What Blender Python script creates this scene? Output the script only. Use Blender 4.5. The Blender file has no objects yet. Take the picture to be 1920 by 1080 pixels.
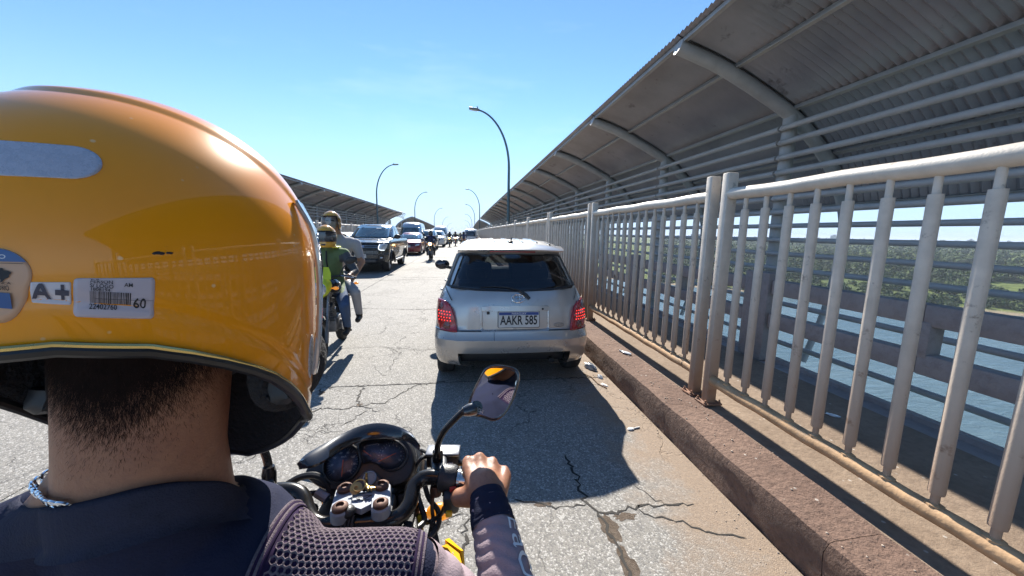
import bpy, bmesh, math, random
import numpy as np
from math import sin, cos, pi, radians, sqrt, atan2
from mathutils import Vector, Matrix, noise
from mathutils.bvhtree import BVHTree
random.seed(11)
SC = bpy.context.scene
COL = SC.collection

# ------------------------------------------------------------------ camera
def make_camera():
    yaw, pitch, roll, fpx = radians(7.477), radians(-8.575), radians(-0.912), 690.0
    f = Vector((sin(yaw)*cos(pitch), cos(yaw)*cos(pitch), sin(pitch)))
    r = Vector((cos(yaw), -sin(yaw), 0)); u = r.cross(f)
    r2 = cos(roll)*r - sin(roll)*u; u2 = sin(roll)*r + cos(roll)*u
    cd = bpy.data.cameras.new('camera'); cam = bpy.data.objects.new('camera', cd); COL.objects.link(cam)
    cam.matrix_world = Matrix(((r2.x, u2.x, -f.x, 0), (r2.y, u2.y, -f.y, 0), (r2.z, u2.z, -f.z, 1.62), (0, 0, 0, 1)))
    cd.sensor_width = 36.0; cd.lens = 36.0*fpx/1920.0
    cd.clip_start = 0.02; cd.clip_end = 20000
    SC.camera = cam
make_camera()

# ------------------------------------------------------------------ sky, sun, exposure
SUN_EL = radians(36.0)
W = bpy.data.worlds.new('World'); SC.world = W; W.use_nodes = True
def make_world():
    nt = W.node_tree; n = nt.nodes; L = nt.links; n.clear()
    out = n.new('ShaderNodeOutputWorld'); bg = n.new('ShaderNodeBackground'); bg.inputs[1].default_value = 0.086
    sky = n.new('ShaderNodeTexSky'); sky.sky_type = 'NISHITA'; sky.sun_disc = False
    sky.sun_elevation = SUN_EL; sky.sun_rotation = 0.0; sky.altitude = 0; sky.air_density = 1.0; sky.dust_density = 0.0; sky.ozone_density = 3.0
    # a few thin wisps of cloud and one small puff low over the road
    tc = n.new('ShaderNodeTexCoord'); mp = n.new('ShaderNodeMapping'); mp.inputs['Scale'].default_value = (1.2, 2.2, 6.0)
    ns = n.new('ShaderNodeTexNoise'); ns.inputs['Scale'].default_value = 2.2; ns.inputs['Detail'].default_value = 7; ns.inputs['Roughness'].default_value = .62
    rp = n.new('ShaderNodeValToRGB'); rp.color_ramp.elements[0].position = .56; rp.color_ramp.elements[1].position = .95
    rp.color_ramp.elements[1].color = (.16, .16, .16, 1)
    mx = n.new('ShaderNodeMixRGB'); mx.inputs[2].default_value = (8.2, 8.6, 9.0, 1)
    L.new(tc.outputs['Generated'], mp.inputs[0]); L.new(mp.outputs[0], ns.inputs[0]); L.new(ns.outputs[0], rp.inputs[0])
    L.new(rp.outputs[0], mx.inputs[0]); L.new(sky.outputs[0], mx.inputs[1])
    hs = n.new('ShaderNodeHueSaturation'); hs.inputs['Saturation'].default_value = 1.12
    sx = n.new('ShaderNodeSeparateXYZ'); L.new(tc.outputs['Generated'], sx.inputs[0])
    hr = n.new('ShaderNodeMapRange'); hr.interpolation_type = 'SMOOTHSTEP'; hr.inputs[1].default_value = -.02; hr.inputs[2].default_value = .34; hr.inputs[3].default_value = .86; hr.inputs[4].default_value = 0; L.new(sx.outputs[2], hr.inputs[0])
    mh = n.new('ShaderNodeMixRGB'); mh.inputs[2].default_value = (3.3, 4.7, 6.9, 1); L.new(hr.outputs[0], mh.inputs[0]); L.new(mx.outputs[0], mh.inputs[1])
    L.new(mh.outputs[0], hs.inputs['Color']); L.new(hs.outputs[0], bg.inputs[0]); L.new(bg.outputs[0], out.inputs[0])
make_world()
sd = bpy.data.lights.new('sun', 'SUN'); sd.energy = 5.0; sd.angle = radians(.53); sd.color = (1.0, .95, .86)
so = bpy.data.objects.new('sun', sd); COL.objects.link(so); so.rotation_euler = (-(pi/2-SUN_EL), 0, radians(1.0)); so.location = (0, 60, 60)
V = SC.view_settings; V.view_transform = 'Standard'; V.look = 'None'; V.gamma = 1.0; V.use_curve_mapping = False; V.exposure = 1.17
SC.render.engine = 'CYCLES'
SC.cycles.max_bounces = 8; SC.cycles.transparent_max_bounces = 16; SC.cycles.caustics_reflective = False; SC.cycles.caustics_refractive = False
SC.cycles.use_denoising = True

# ------------------------------------------------------------------ materials
MATS = {}
def M(name, col, rough=.5, metal=0.0, var=.12, vs=6.0, bump=0.0, bs=80.0, coat=0.0, spec=.5, dirt=None, emit=None, lowdirt=None):
    """painted/plain surface with noise tint, roughness wear and relief; lowdirt=(colour, z0, z1) gathers dirt towards the foot (object space)"""
    if name in MATS: return MATS[name]
    m = bpy.data.materials.new(name); m.use_nodes = True; nt = m.node_tree; n = nt.nodes; L = nt.links
    b = n['Principled BSDF']; b.inputs['Roughness'].default_value = rough; b.inputs['Metallic'].default_value = metal
    b.inputs['Coat Weight'].default_value = coat; b.inputs['Coat Roughness'].default_value = .04; b.inputs['Specular IOR Level'].default_value = spec
    tc = n.new('ShaderNodeTexCoord'); oi = n.new('ShaderNodeObjectInfo')
    va = n.new('ShaderNodeVectorMath'); va.operation = 'MULTIPLY_ADD'; va.inputs[1].default_value = (1, 1, 1)
    sc_ = n.new('ShaderNodeVectorMath'); sc_.operation = 'SCALE'; sc_.inputs['Scale'].default_value = 37.0
    cmb = n.new('ShaderNodeCombineXYZ')
    for k in range(3): L.new(oi.outputs['Random'], cmb.inputs[k])
    L.new(cmb.outputs[0], sc_.inputs[0]); L.new(tc.outputs['Object'], va.inputs[0]); L.new(sc_.outputs[0], va.inputs[2])
    ns = n.new('ShaderNodeTexNoise'); ns.inputs['Scale'].default_value = vs; ns.inputs['Detail'].default_value = 6; ns.inputs['Roughness'].default_value = .6
    L.new(va.outputs[0], ns.inputs[0])
    mr = n.new('ShaderNodeMapRange'); mr.inputs[1].default_value = .3; mr.inputs[2].default_value = .7; mr.inputs[3].default_value = 1-var; mr.inputs[4].default_value = 1+var
    L.new(ns.outputs[0], mr.inputs[0])
    vm = n.new('ShaderNodeVectorMath'); vm.operation = 'SCALE'; vm.inputs[0].default_value = col[:3]; L.new(mr.outputs[0], vm.inputs['Scale'])
    c = vm.outputs[0]
    if dirt:
        dn = n.new('ShaderNodeTexNoise'); dn.inputs['Scale'].default_value = dirt[2]; dn.inputs['Detail'].default_value = 8; dn.inputs['Roughness'].default_value = .7
        L.new(va.outputs[0], dn.inputs[0])
        dr = n.new('ShaderNodeMapRange'); dr.inputs[1].default_value = dirt[1]; dr.inputs[2].default_value = dirt[1]+.12; L.new(dn.outputs[0], dr.inputs[0])
        mx = n.new('ShaderNodeMixRGB'); mx.inputs[2].default_value = (*dirt[0], 1); L.new(dr.outputs[0], mx.inputs[0]); L.new(c, mx.inputs[1]); c = mx.outputs[0]
    if lowdirt:
        sp = n.new('ShaderNodeSeparateXYZ'); L.new(tc.outputs['Object'], sp.inputs[0])
        lr = n.new('ShaderNodeMapRange'); lr.inputs[1].default_value = lowdirt[2]; lr.inputs[2].default_value = lowdirt[1]; L.new(sp.outputs[2], lr.inputs[0])
        ma = n.new('ShaderNodeMath'); ma.operation = 'MULTIPLY'; L.new(lr.outputs[0], ma.inputs[0]); L.new(mr.outputs[0], ma.inputs[1])
        mc = n.new('ShaderNodeMath'); mc.operation = 'MULTIPLY'; mc.inputs[1].default_value = .85; mc.use_clamp = True; L.new(ma.outputs[0], mc.inputs[0])
        mx = n.new('ShaderNodeMixRGB'); mx.inputs[2].default_value = (*lowdirt[0], 1); L.new(mc.outputs[0], mx.inputs[0]); L.new(c, mx.inputs[1]); c = mx.outputs[0]
    L.new(c, b.inputs['Base Color'])
    if rough > .02 and var > 0:
        rr = n.new('ShaderNodeMapRange'); rr.inputs[1].default_value = .3; rr.inputs[2].default_value = .7; rr.inputs[3].default_value = max(.02, rough*.8); rr.inputs[4].default_value = min(1, rough*1.2)
        L.new(ns.outputs[0], rr.inputs[0]); L.new(rr.outputs[0], b.inputs['Roughness'])
    if bump:
        bn = n.new('ShaderNodeTexNoise'); bn.inputs['Scale'].default_value = bs; bn.inputs['Detail'].default_value = 4; L.new(va.outputs[0], bn.inputs[0])
        bp = n.new('ShaderNodeBump'); bp.inputs['Strength'].default_value = bump; bp.inputs['Distance'].default_value = .01; L.new(bn.outputs[0], bp.inputs['Height'])
        L.new(bp.outputs[0], b.inputs['Normal'])
    if emit: b.inputs['Emission Color'].default_value = (*emit[:3], 1); b.inputs['Emission Strength'].default_value = emit[3]
    MATS[name] = m; return m

def glass_mat(name, tint, refl=.06, ior=1.5):
    """tinted pane: see-through colour plus a fresnel mirror"""
    if name in MATS: return MATS[name]
    m = bpy.data.materials.new(name); m.use_nodes = True; nt = m.node_tree; n = nt.nodes; L = nt.links; n.clear()
    o = n.new('ShaderNodeOutputMaterial'); t = n.new('ShaderNodeBsdfTransparent'); t.inputs[0].default_value = (*tint, 1)
    g = n.new('ShaderNodeBsdfGlossy'); g.inputs['Roughness'].default_value = .02; g.inputs[0].default_value = (.9, .93, 1, 1)
    lw = n.new('ShaderNodeLayerWeight'); lw.inputs[0].default_value = .5; pw = n.new('ShaderNodeMath'); pw.operation = 'POWER'; pw.inputs[1].default_value = 5.0; L.new(lw.outputs['Facing'], pw.inputs[0])
    sc = n.new('ShaderNodeMath'); sc.operation = 'MULTIPLY'; sc.inputs[1].default_value = .9*(ior-1)/.5; L.new(pw.outputs[0], sc.inputs[0])
    ad = n.new('ShaderNodeMath'); ad.operation = 'ADD'; ad.use_clamp = True; ad.inputs[1].default_value = max(.01, refl+.035*(ior-1)/.5); L.new(sc.outputs[0], ad.inputs[0])
    mx = n.new('ShaderNodeMixShader'); L.new(ad.outputs[0], mx.inputs[0]); L.new(t.outputs[0], mx.inputs[1]); L.new(g.outputs[0], mx.inputs[2]); L.new(mx.outputs[0], o.inputs[0])
    MATS[name] = m; return m

def nodes_of(name):
    m = bpy.data.materials.new(name); m.use_nodes = True
    return m, m.node_tree.nodes, m.node_tree.links, m.node_tree.nodes['Principled BSDF']

class NB:
    """tiny node helper for hand-written materials"""
    def __init__(s, name): s.m, s.n, s.L, s.b = nodes_of(name)
    def new(s, t, **kw):
        x = s.n.new(t)
        for k, v in kw.items(): setattr(x, k, v)
        return x
    def noise(s, vec, scale, detail=5, rough=.6, dist=0):
        x = s.new('ShaderNodeTexNoise'); x.inputs['Scale'].default_value = scale; x.inputs['Detail'].default_value = detail; x.inputs['Roughness'].default_value = rough; x.inputs['Distortion'].default_value = dist
        if vec is not None: s.L.new(vec, x.inputs[0])
        return x
    def vor(s, vec, scale, feature='F1', rnd=1):
        x = s.new('ShaderNodeTexVoronoi'); x.feature = feature; x.inputs['Scale'].default_value = scale; x.inputs['Randomness'].default_value = rnd
        s.L.new(vec, x.inputs[0]); return x
    def mr(s, src, a, b, c=0., d=1.):
        x = s.new('ShaderNodeMapRange'); x.interpolation_type = 'LINEAR'
        for i, v in zip((1, 2, 3, 4), (a, b, c, d)): x.inputs[i].default_value = v
        s.L.new(src, x.inputs[0]); return x.outputs[0]
    def math(s, op, a, b=None, clamp=False):
        x = s.new('ShaderNodeMath'); x.operation = op; x.use_clamp = clamp
        for i, v in enumerate((a, b)):
            if v is None: continue
            if isinstance(v, (int, float)): x.inputs[i].default_value = v
            else: s.L.new(v, x.inputs[i])
        return x.outputs[0]
    def mix(s, fac, a, b, mode='MIX'):
        x = s.new('ShaderNodeMixRGB'); x.blend_type = mode
        for i, v in enumerate((fac, a, b)):
            if isinstance(v, (int, float)): x.inputs[i].default_value = v
            elif isinstance(v, tuple): x.inputs[i].default_value = (*v[:3], 1)
            else: s.L.new(v, x.inputs[i])
        return x.outputs[0]
    def bump(s, h, strength, dist=.01, prev=None):
        x = s.new('ShaderNodeBump'); x.inputs['Strength'].default_value = strength; x.inputs['Distance'].default_value = dist; s.L.new(h, x.inputs['Height'])
        if prev is not None: s.L.new(prev, x.inputs['Normal'])
        return x.outputs[0]

# ------------------------------------------------------------------ mesh builder
def frame(d):
    d = Vector(d).normalized(); a = Vector((0, 0, 1)) if abs(d.z) < .95 else Vector((0, 1, 0))
    x = a.cross(d).normalized(); return x, d.cross(x).normalized(), d
class MB:
    def __init__(s): s.v = []; s.f = []; s.m = []
    def add(s, vs, fs, mi=0):
        o = len(s.v); s.v += [tuple(p) for p in vs]; s.f += [tuple(i+o for i in f) for f in fs]; s.m += [mi]*len(fs); return s
    def box(s, c, size, R=None, bev=0.0, mi=0):
        hx, hy, hz = [k/2 for k in size]; c = Vector(c); b = min(bev, hx*.9, hy*.9, hz*.9)
        if b <= 0:
            vs = [Vector((x*hx, y*hy, z*hz)) for z in (-1, 1) for y in (-1, 1) for x in (-1, 1)]
            fs = [(0, 2, 3, 1), (4, 5, 7, 6), (0, 1, 5, 4), (1, 3, 7, 5), (3, 2, 6, 7), (2, 0, 4, 6)]
        else:
            bm = bmesh.new(); bmesh.ops.create_cube(bm, size=1.0)
            for v in bm.verts: v.co = Vector((v.co.x*2*hx, v.co.y*2*hy, v.co.z*2*hz))
            bmesh.ops.bevel(bm, geom=bm.edges[:], offset=b, segments=2, affect='EDGES', profile=.5)
            bm.verts.index_update(); vs = [v.co.copy() for v in bm.verts]; fs = [tuple(v.index for v in f.verts) for f in bm.faces]; bm.free()
        if R is not None: vs = [R @ v for v in vs]
        return s.add([v+c for v in vs], fs, mi)
    def tube(s, pts, r, n=10, caps=True, mi=0, sx=1.0, up=None):
        pts = [Vector(p) for p in pts]; rs = r if isinstance(r, (list, tuple)) else [r]*len(pts)
        vs = []; fs = []; px = None
        for i, p in enumerate(pts):
            d = (pts[min(i+1, len(pts)-1)]-pts[max(i-1, 0)])
            if d.length < 1e-9: d = Vector((0, 0, 1))
            d.normalize()
            if px is None: x = up.cross(d).normalized() if up is not None else frame(d)[0]
            else:
                x = (px-d*px.dot(d))
                x = x.normalized() if x.length > 1e-6 else frame(d)[0]
            px = x; y = d.cross(x)
            for k in range(n):
                a = 2*pi*k/n; vs.append(p+(x*cos(a)*sx+y*sin(a))*rs[i])
        for i in range(len(pts)-1):
            for k in range(n): fs.append((i*n+k, i*n+(k+1) % n, (i+1)*n+(k+1) % n, (i+1)*n+k))
        if caps:
            fs.append(tuple(range(n-1, -1, -1))); fs.append(tuple((len(pts)-1)*n+k for k in range(n)))
        return s.add(vs, fs, mi)
    def lathe(s, prof, o=(0, 0, 0), axis=(0, 0, 1), n=20, mi=0, caps=True):
        x, y, d = frame(axis); o = Vector(o); vs = []; fs = []
        for r, z in prof:
            for k in range(n): a = 2*pi*k/n; vs.append(o+d*z+(x*cos(a)+y*sin(a))*r)
        for i in range(len(prof)-1):
            for k in range(n): fs.append((i*n+k, i*n+(k+1) % n, (i+1)*n+(k+1) % n, (i+1)*n+k))
        if caps: fs.append(tuple(range(n-1, -1, -1))); fs.append(tuple((len(prof)-1)*n+k for k in range(n)))
        return s.add(vs, fs, mi)
    def ell(s, c, r, R=None, nu=14, nv=9, mi=0):
        c = Vector(c); r = (r, r, r) if isinstance(r, (int, float)) else r; vs = []; fs = []
        for j in range(1, nv):
            t = pi*j/nv
            for k in range(nu):
                a = 2*pi*k/nu; v = Vector((r[0]*sin(t)*cos(a), r[1]*sin(t)*sin(a), r[2]*cos(t)))
                vs.append(c+(R @ v if R is not None else v))
        top = Vector((0, 0, r[2])); vs.append(c+(R @ top if R is not None else top)); vs.append(c-(R @ top if R is not None else top))
        T, B = len(vs)-2, len(vs)-1
        for j in range(nv-2):
            for k in range(nu): fs.append((j*nu+k, (j+1)*nu+k, (j+1)*nu+(k+1) % nu, j*nu+(k+1) % nu))
        for k in range(nu): fs.append((T, k, (k+1) % nu)); fs.append((B, (nv-2)*nu+(k+1) % nu, (nv-2)*nu+k))
        return s.add(vs, fs, mi)
    def cap(s, p0, r0, p1, r1, n=12, mi=0):
        """capsule with tapering radius"""
        p0, p1 = Vector(p0), Vector(p1); d = p1-p0; L = d.length; d = d/L if L > 1e-9 else Vector((0, 0, 1)); pts = []; rs = []
        for k in range(5): a = pi/2*k/4; pts.append(p0-d*r0*cos(a)); rs.append(max(r0*sin(a), r0*.02))
        for k in range(5): a = pi/2*(1-k/4); pts.append(p1+d*r1*cos(a)); rs.append(max(r1*sin(a), r1*.02))
        return s.tube(pts, rs, n, True, mi)
    def loft(s, rings, close=True, caps=False, mi=0):
        n = len(rings[0]); vs = [p for r in rings for p in r]; fs = []
        for i in range(len(rings)-1):
            for k in range(n if close else n-1): fs.append((i*n+k, i*n+(k+1) % n, (i+1)*n+(k+1) % n, (i+1)*n+k))
        if caps: fs.append(tuple(range(n-1, -1, -1))); fs.append(tuple((len(rings)-1)*n+k for k in range(n)))
        return s.add(vs, fs, mi)
    def prism(s, out, O, X, Y, h, mi=0, bev=0):
        """polygon outline in plane (O,X,Y) pushed up by h along X x Y"""
        O, X, Y = Vector(O), Vector(X).normalized(), Vector(Y).normalized(); N = X.cross(Y); n = len(out)
        if bev:
            cx = sum(p[0] for p in out)/n; cy = sum(p[1] for p in out)/n
            sh = lambda p: (cx+(p[0]-cx)*(1-bev), cy+(p[1]-cy)*(1-bev))
            rings = [[O+X*p[0]+Y*p[1] for p in out], [O+X*p[0]+Y*p[1]+N*h*.75 for p in out], [O+X*q[0]+Y*q[1]+N*h for q in map(sh, out)]]
        else: rings = [[O+X*p[0]+Y*p[1] for p in out], [O+X*p[0]+Y*p[1]+N*h for p in out]]
        return s.loft(rings, True, True, mi)
    def grid(s, fn, nu, nv, mi=0):
        vs = [fn(i/nu, j/nv) for j in range(nv+1) for i in range(nu+1)]; w = nu+1
        return s.add(vs, [(j*w+i, j*w+i+1, (j+1)*w+i+1, (j+1)*w+i) for j in range(nv) for i in range(nu)], mi)
    def xf(s, Mx):
        s.v = [tuple(Mx @ Vector(p)) for p in s.v]; return s
    def mesh(s, name, mats, sharp=35):
        me = bpy.data.meshes.new(name); me.from_pydata(s.v, [], s.f)
        for m in (mats if isinstance(mats, (list, tuple)) else [mats]): me.materials.append(m)
        if any(s.m): me.polygons.foreach_set('material_index', s.m)
        me.polygons.foreach_set('use_smooth', [True]*len(s.f))
        if sharp is not None: me.set_sharp_from_angle(angle=radians(sharp))
        me.update(); return me
    def build(s, name, mats, parent=None, org=None, sharp=35, **kw):
        if org is not None:
            o = Vector(org); s.v = [(p[0]-o.x, p[1]-o.y, p[2]-o.z) for p in s.v]
        ob = bpy.data.objects.new(name, s.mesh(name, mats, sharp)); COL.objects.link(ob)
        if parent is not None: ob.parent = parent
        for k, v in kw.items(): ob[k] = v
        return ob
def link(name, me, parent=None, loc=(0, 0, 0), rot=(0, 0, 0), **kw):
    ob = bpy.data.objects.new(name, me); COL.objects.link(ob); ob.parent = parent; ob.location = loc; ob.rotation_euler = rot
    for k, v in kw.items(): ob[k] = v
    return ob
def tag(o, label, cat, group=None):
    o['label'] = label; o['category'] = cat
    if group: o['group'] = group
    return o
def thing(name, label, cat, loc=(0, 0, 0), rz=0.0, group=None):
    o = bpy.data.objects.new(name, None); o.empty_display_size = .1; COL.objects.link(o); o.location = loc; o.rotation_euler = (0, 0, rz)
    return tag(o, label, cat, group)
def copy_tree(o, parent=None):
    c = o.copy(); COL.objects.link(c)
    if parent is not None: c.parent = parent
    for ch in list(o.children): copy_tree(ch, c)
    return c
def from_mod(ob_mesh_builder, mats, mods, name):
    """evaluate modifiers on a temporary object, give back a plain mesh"""
    me = ob_mesh_builder.mesh(name, mats, None); t = bpy.data.objects.new('tmp', me); COL.objects.link(t)
    for ty, kw in mods:
        md = t.modifiers.new(ty, ty)
        for k, v in kw.items(): setattr(md, k, v)
    dg = bpy.context.evaluated_depsgraph_get(); dg.update()
    r = bpy.data.meshes.new_from_object(t.evaluated_get(dg)); bpy.data.objects.remove(t)
    r.name = name; return r
def blob(mb, name, mats, voxel, smooth=4, region=None, sharp=None, fac=.5):
    """melt overlapping closed shapes into one continuous skin; region(centre)->material index"""
    me = from_mod(mb, mats, [('REMESH', dict(mode='VOXEL', voxel_size=voxel, use_smooth_shade=True)), ('SMOOTH', dict(iterations=smooth, factor=fac))], name)
    if isinstance(mats, (list, tuple)) and len(me.materials) < len(mats):
        me.materials.clear()
        for m in mats: me.materials.append(m)
    if region: me.polygons.foreach_set('material_index', [region(p.center) for p in me.polygons])
    else: me.polygons.foreach_set('material_index', [0]*len(me.polygons))
    me.polygons.foreach_set('use_smooth', [True]*len(me.polygons)); me.update(); return me
def text_mb(body, size=1.0, mi=0, depth=0.0, font=None, align='CENTER', res=3, bold=0.0):
    """lettering as flat faces in the XY plane, centred"""
    cu = bpy.data.curves.new('t', 'FONT'); cu.body = body; cu.size = size; cu.align_x = align; cu.align_y = 'CENTER'; cu.resolution_u = res; cu.extrude = depth; cu.offset = bold*size
    t = bpy.data.objects.new('tmp', cu); COL.objects.link(t); dg = bpy.context.evaluated_depsgraph_get(); dg.update()
    me = bpy.data.meshes.new_from_object(t.evaluated_get(dg)); bpy.data.objects.remove(t)
    mb = MB(); mb.add([v.co[:] for v in me.vertices], [tuple(p.vertices) for p in me.polygons], mi); bpy.data.meshes.remove(me); return mb
def merge(dst, src, mp=None, mi=None):
    vs = [mp(Vector(p)) for p in src.v] if mp else src.v
    o = len(dst.v); dst.v += [tuple(p) for p in vs]; dst.f += [tuple(i+o for i in f) for f in src.f]; dst.m += ([mi]*len(src.f) if mi is not None else src.m); return dst
def rrect(w, h, r, n=4, cx=0, cy=0):
    r = min(r, w/2-1e-5, h/2-1e-5); o = []
    for sx, sy, a0 in ((1, -1, -pi/2), (1, 1, 0), (-1, 1, pi/2), (-1, -1, pi)):
        for k in range(n+1): a = a0+pi/2*k/n; o.append((cx+sx*(w/2-r)+r*cos(a), cy+sy*(h/2-r)+r*sin(a)))
    return o
def resample(out, step):
    o = []
    for i, p in enumerate(out):
        q = out[(i+1) % len(out)]; d = math.hypot(q[0]-p[0], q[1]-p[1]); k = max(1, int(d/step))
        for j in range(k): t = j/k; o.append((p[0]+(q[0]-p[0])*t, p[1]+(q[1]-p[1])*t))
    return o
def patch(mb, out, S, off=.003, depth=.006, rings=3, mi=0, step=.04, edge=0.0):
    """a panel with its outline `out` (2D) laid on surface S(u,v)->(point, normal), standing `off` proud, its rim sunk by depth"""
    out = resample(out, step); n = len(out); cx = sum(p[0] for p in out)/n; cy = sum(p[1] for p in out)/n; R = []
    def ring(f, o): return [ (lambda P: P[0]+P[1]*o)(S(cx+(p[0]-cx)*f, cy+(p[1]-cy)*f)) for p in out]
    R.append(ring(1, off-depth)); R.append(ring(1, off-edge))
    if edge: R.append(ring(.96, off))
    for k in range(1, rings): R.append(ring((.96 if edge else 1)*(1-k/rings), off))
    base = len(mb.v); mb.loft(R, True, False, mi)
    P = S(cx, cy); c = len(mb.v); mb.v.append(tuple(P[0]+P[1]*off)); b = base+(len(R)-1)*n
    for k in range(n): mb.f.append((b+k, b+(k+1) % n, c)); mb.m.append(mi)
    return mb
def zd(y): return -1.76e-4*max(0.0, y-30.0)**2
def sl(y): return math.atan(-2*1.76e-4*max(0.0, y-30.0))
# ------------------------------------------------------------------ setting materials
def road_material():
    k = NB('worn road'); g = k.new('ShaderNodeNewGeometry'); P = g.outputs['Position']; sp = k.new('ShaderNodeSeparateXYZ'); k.L.new(P, sp.inputs[0])
    big = k.noise(P, .55, 6, .6); mid = k.noise(P, 4.0, 6, .65)
    base = k.mix(k.mr(big.outputs[0], .35, .65), (.245, .230, .206), (.292, .272, .242))
    base = k.mix(k.mr(mid.outputs[0], .42, .75, 0, .55), base, (.19, .182, .172))
    ag = k.vor(P, 105.0); agc = k.new('ShaderNodeSeparateColor'); k.L.new(ag.outputs['Color'], agc.inputs[0])
    base = k.mix(k.mr(agc.outputs[0], .62, .80, 0, .85), base, (.46, .44, .41))       # pale stones of the exposed aggregate
    base = k.mix(k.mr(agc.outputs[1], .66, .82, 0, .7), base, (.13, .125, .12))        # dark stones
    gap = k.vor(P, 105.0, 'DISTANCE_TO_EDGE'); base = k.mix(k.mr(gap.outputs[0], .12, .0, 0, .6), base, (.10, .095, .09))
    tr = k.math('MULTIPLY', k.mr(k.math('ABSOLUTE', k.math('SUBTRACT', k.math('ABSOLUTE', k.math('SUBTRACT', sp.outputs[0], .42)), .78)), .34, .0), k.mr(k.noise(P, .7, 5, .65).outputs[0], .35, .65)); base = k.mix(k.math('MULTIPLY', tr, .30), base, (.15, .14, .128))      # rubber laid down in the wheel tracks
    sn = k.noise(P, 1.7, 5, .7); base = k.mix(k.math('MULTIPLY', k.mr(sn.outputs[0], .60, .70), .35), base, (.14, .13, .118))
    # crazing: two nets of cracks, bent and broken up
    wn = k.noise(P, 2.6, 4, .6); off = k.new('ShaderNodeVectorMath', operation='SCALE'); off.inputs['Scale'].default_value = .42; k.L.new(wn.outputs['Color'], off.inputs[0])
    wp = k.new('ShaderNodeVectorMath', operation='ADD'); k.L.new(P, wp.inputs[0]); k.L.new(off.outputs[0], wp.inputs[1])
    wn2 = k.noise(P, 19.0, 3, .6); off2 = k.new('ShaderNodeVectorMath', operation='SCALE'); off2.inputs['Scale'].default_value = .05; k.L.new(wn2.outputs['Color'], off2.inputs[0])
    wq = k.new('ShaderNodeVectorMath', operation='ADD'); k.L.new(wp.outputs[0], wq.inputs[0]); k.L.new(off2.outputs[0], wq.inputs[1])
    c1 = k.vor(wq.outputs[0], 1.15, 'DISTANCE_TO_EDGE'); c2 = k.vor(wq.outputs[0], 5.2, 'DISTANCE_TO_EDGE')
    m1 = k.mr(k.noise(P, .9, 3).outputs[0], .45, .57); m2 = k.mr(k.noise(P, .8, 3, .5, .3).outputs[0], .53, .63)
    k1 = k.math('MULTIPLY', k.mr(c1.outputs[0], .010, .003), m1); k2 = k.math('MULTIPLY', k.mr(c2.outputs[0], .030, .008), m2)
    crack = k.math('MAXIMUM', k1, k2)
    base = k.mix(k.math('MULTIPLY', crack, .85), base, (.045, .04, .036))
    # blown dust along the kerbs
    dn = k.noise(P, 3.2, 6, .65); kd = k.math('ADD', sp.outputs[0], k.mr(dn.outputs[0], .25, .75, -.30, .30)); dust = k.mr(kd, 1.02, 1.42)
    kl = k.math('MULTIPLY', k.math('ADD', sp.outputs[0], k.mr(dn.outputs[0], .25, .75, -.3, .3)), -1.0); dust = k.math('MAXIMUM', dust, k.mr(kl, 6.3, 6.8))
    fine = k.noise(P, 60, 4, .7)
    dcol = k.mix(k.mr(fine.outputs[0], .35, .7), (.31, .225, .155), (.20, .145, .105))
    base = k.mix(k.math('MULTIPLY', dust, .88), base, dcol)
    k.L.new(base, k.b.inputs['Base Color']); k.b.inputs['Roughness'].default_value = .82; k.b.inputs['Specular IOR Level'].default_value = .35
    h = k.math('SUBTRACT', k.math('MULTIPLY', gap.outputs[0], .5), k.math('MULTIPLY', crack, .9)); h = k.math('ADD', h, k.math('MULTIPLY', mid.outputs[0], .8))
    k.L.new(k.bump(h, .55, .012), k.b.inputs['Normal']); return k.m
def dirt_concrete(name, a, b, c, sc=3.0, bumps=.7, spots=True):
    k = NB(name); g = k.new('ShaderNodeNewGeometry'); P = g.outputs['Position']
    n1 = k.noise(P, sc, 7, .65); n2 = k.noise(P, sc*11, 5, .7); n3 = k.noise(P, .7, 4)
    base = k.mix(k.mr(n1.outputs[0], .38, .66), a, b); base = k.mix(k.mr(n2.outputs[0], .45, .7, 0, .6), base, c)
    base = k.mix(k.mr(n3.outputs[0], .4, .7, 0, .5), base, a)
    if spots:
        v = k.vor(P, 26); vc = k.new('ShaderNodeSeparateColor'); k.L.new(v.outputs['Color'], vc.inputs[0])
        sp = k.math('MULTIPLY', k.mr(v.outputs[0], .26, .16), k.mr(vc.outputs[0], .93, .94)); base = k.mix(k.math('MULTIPLY', sp, .7), base, (.5, .46, .42))
    k.L.new(base, k.b.inputs['Base Color']); k.b.inputs['Roughness'].default_value = .9; k.b.inputs['Specular IOR Level'].default_value = .25
    k.L.new(k.bump(k.math('ADD', n2.outputs[0], k.math('MULTIPLY', n1.outputs[0], 1.4)), bumps, .02), k.b.inputs['Normal']); return k.m
ROAD = road_material()
KERB = dirt_concrete('brown kerb concrete', (.165, .105, .080), (.235, .155, .117), (.088, .058, .046), 2.4, .9)
KFACE = KERB
WALK = dirt_concrete('dusty walkway', (.225, .165, .12), (.31, .235, .175), (.155, .11, .08), 2.0, .5)
CONC = dirt_concrete('parapet concrete', (.30, .275, .27), (.38, .355, .345), (.21, .185, .175), 1.6, .45, False)
JOINT = M('joint filler', (.03, .028, .026), .95, var=.3)

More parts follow.
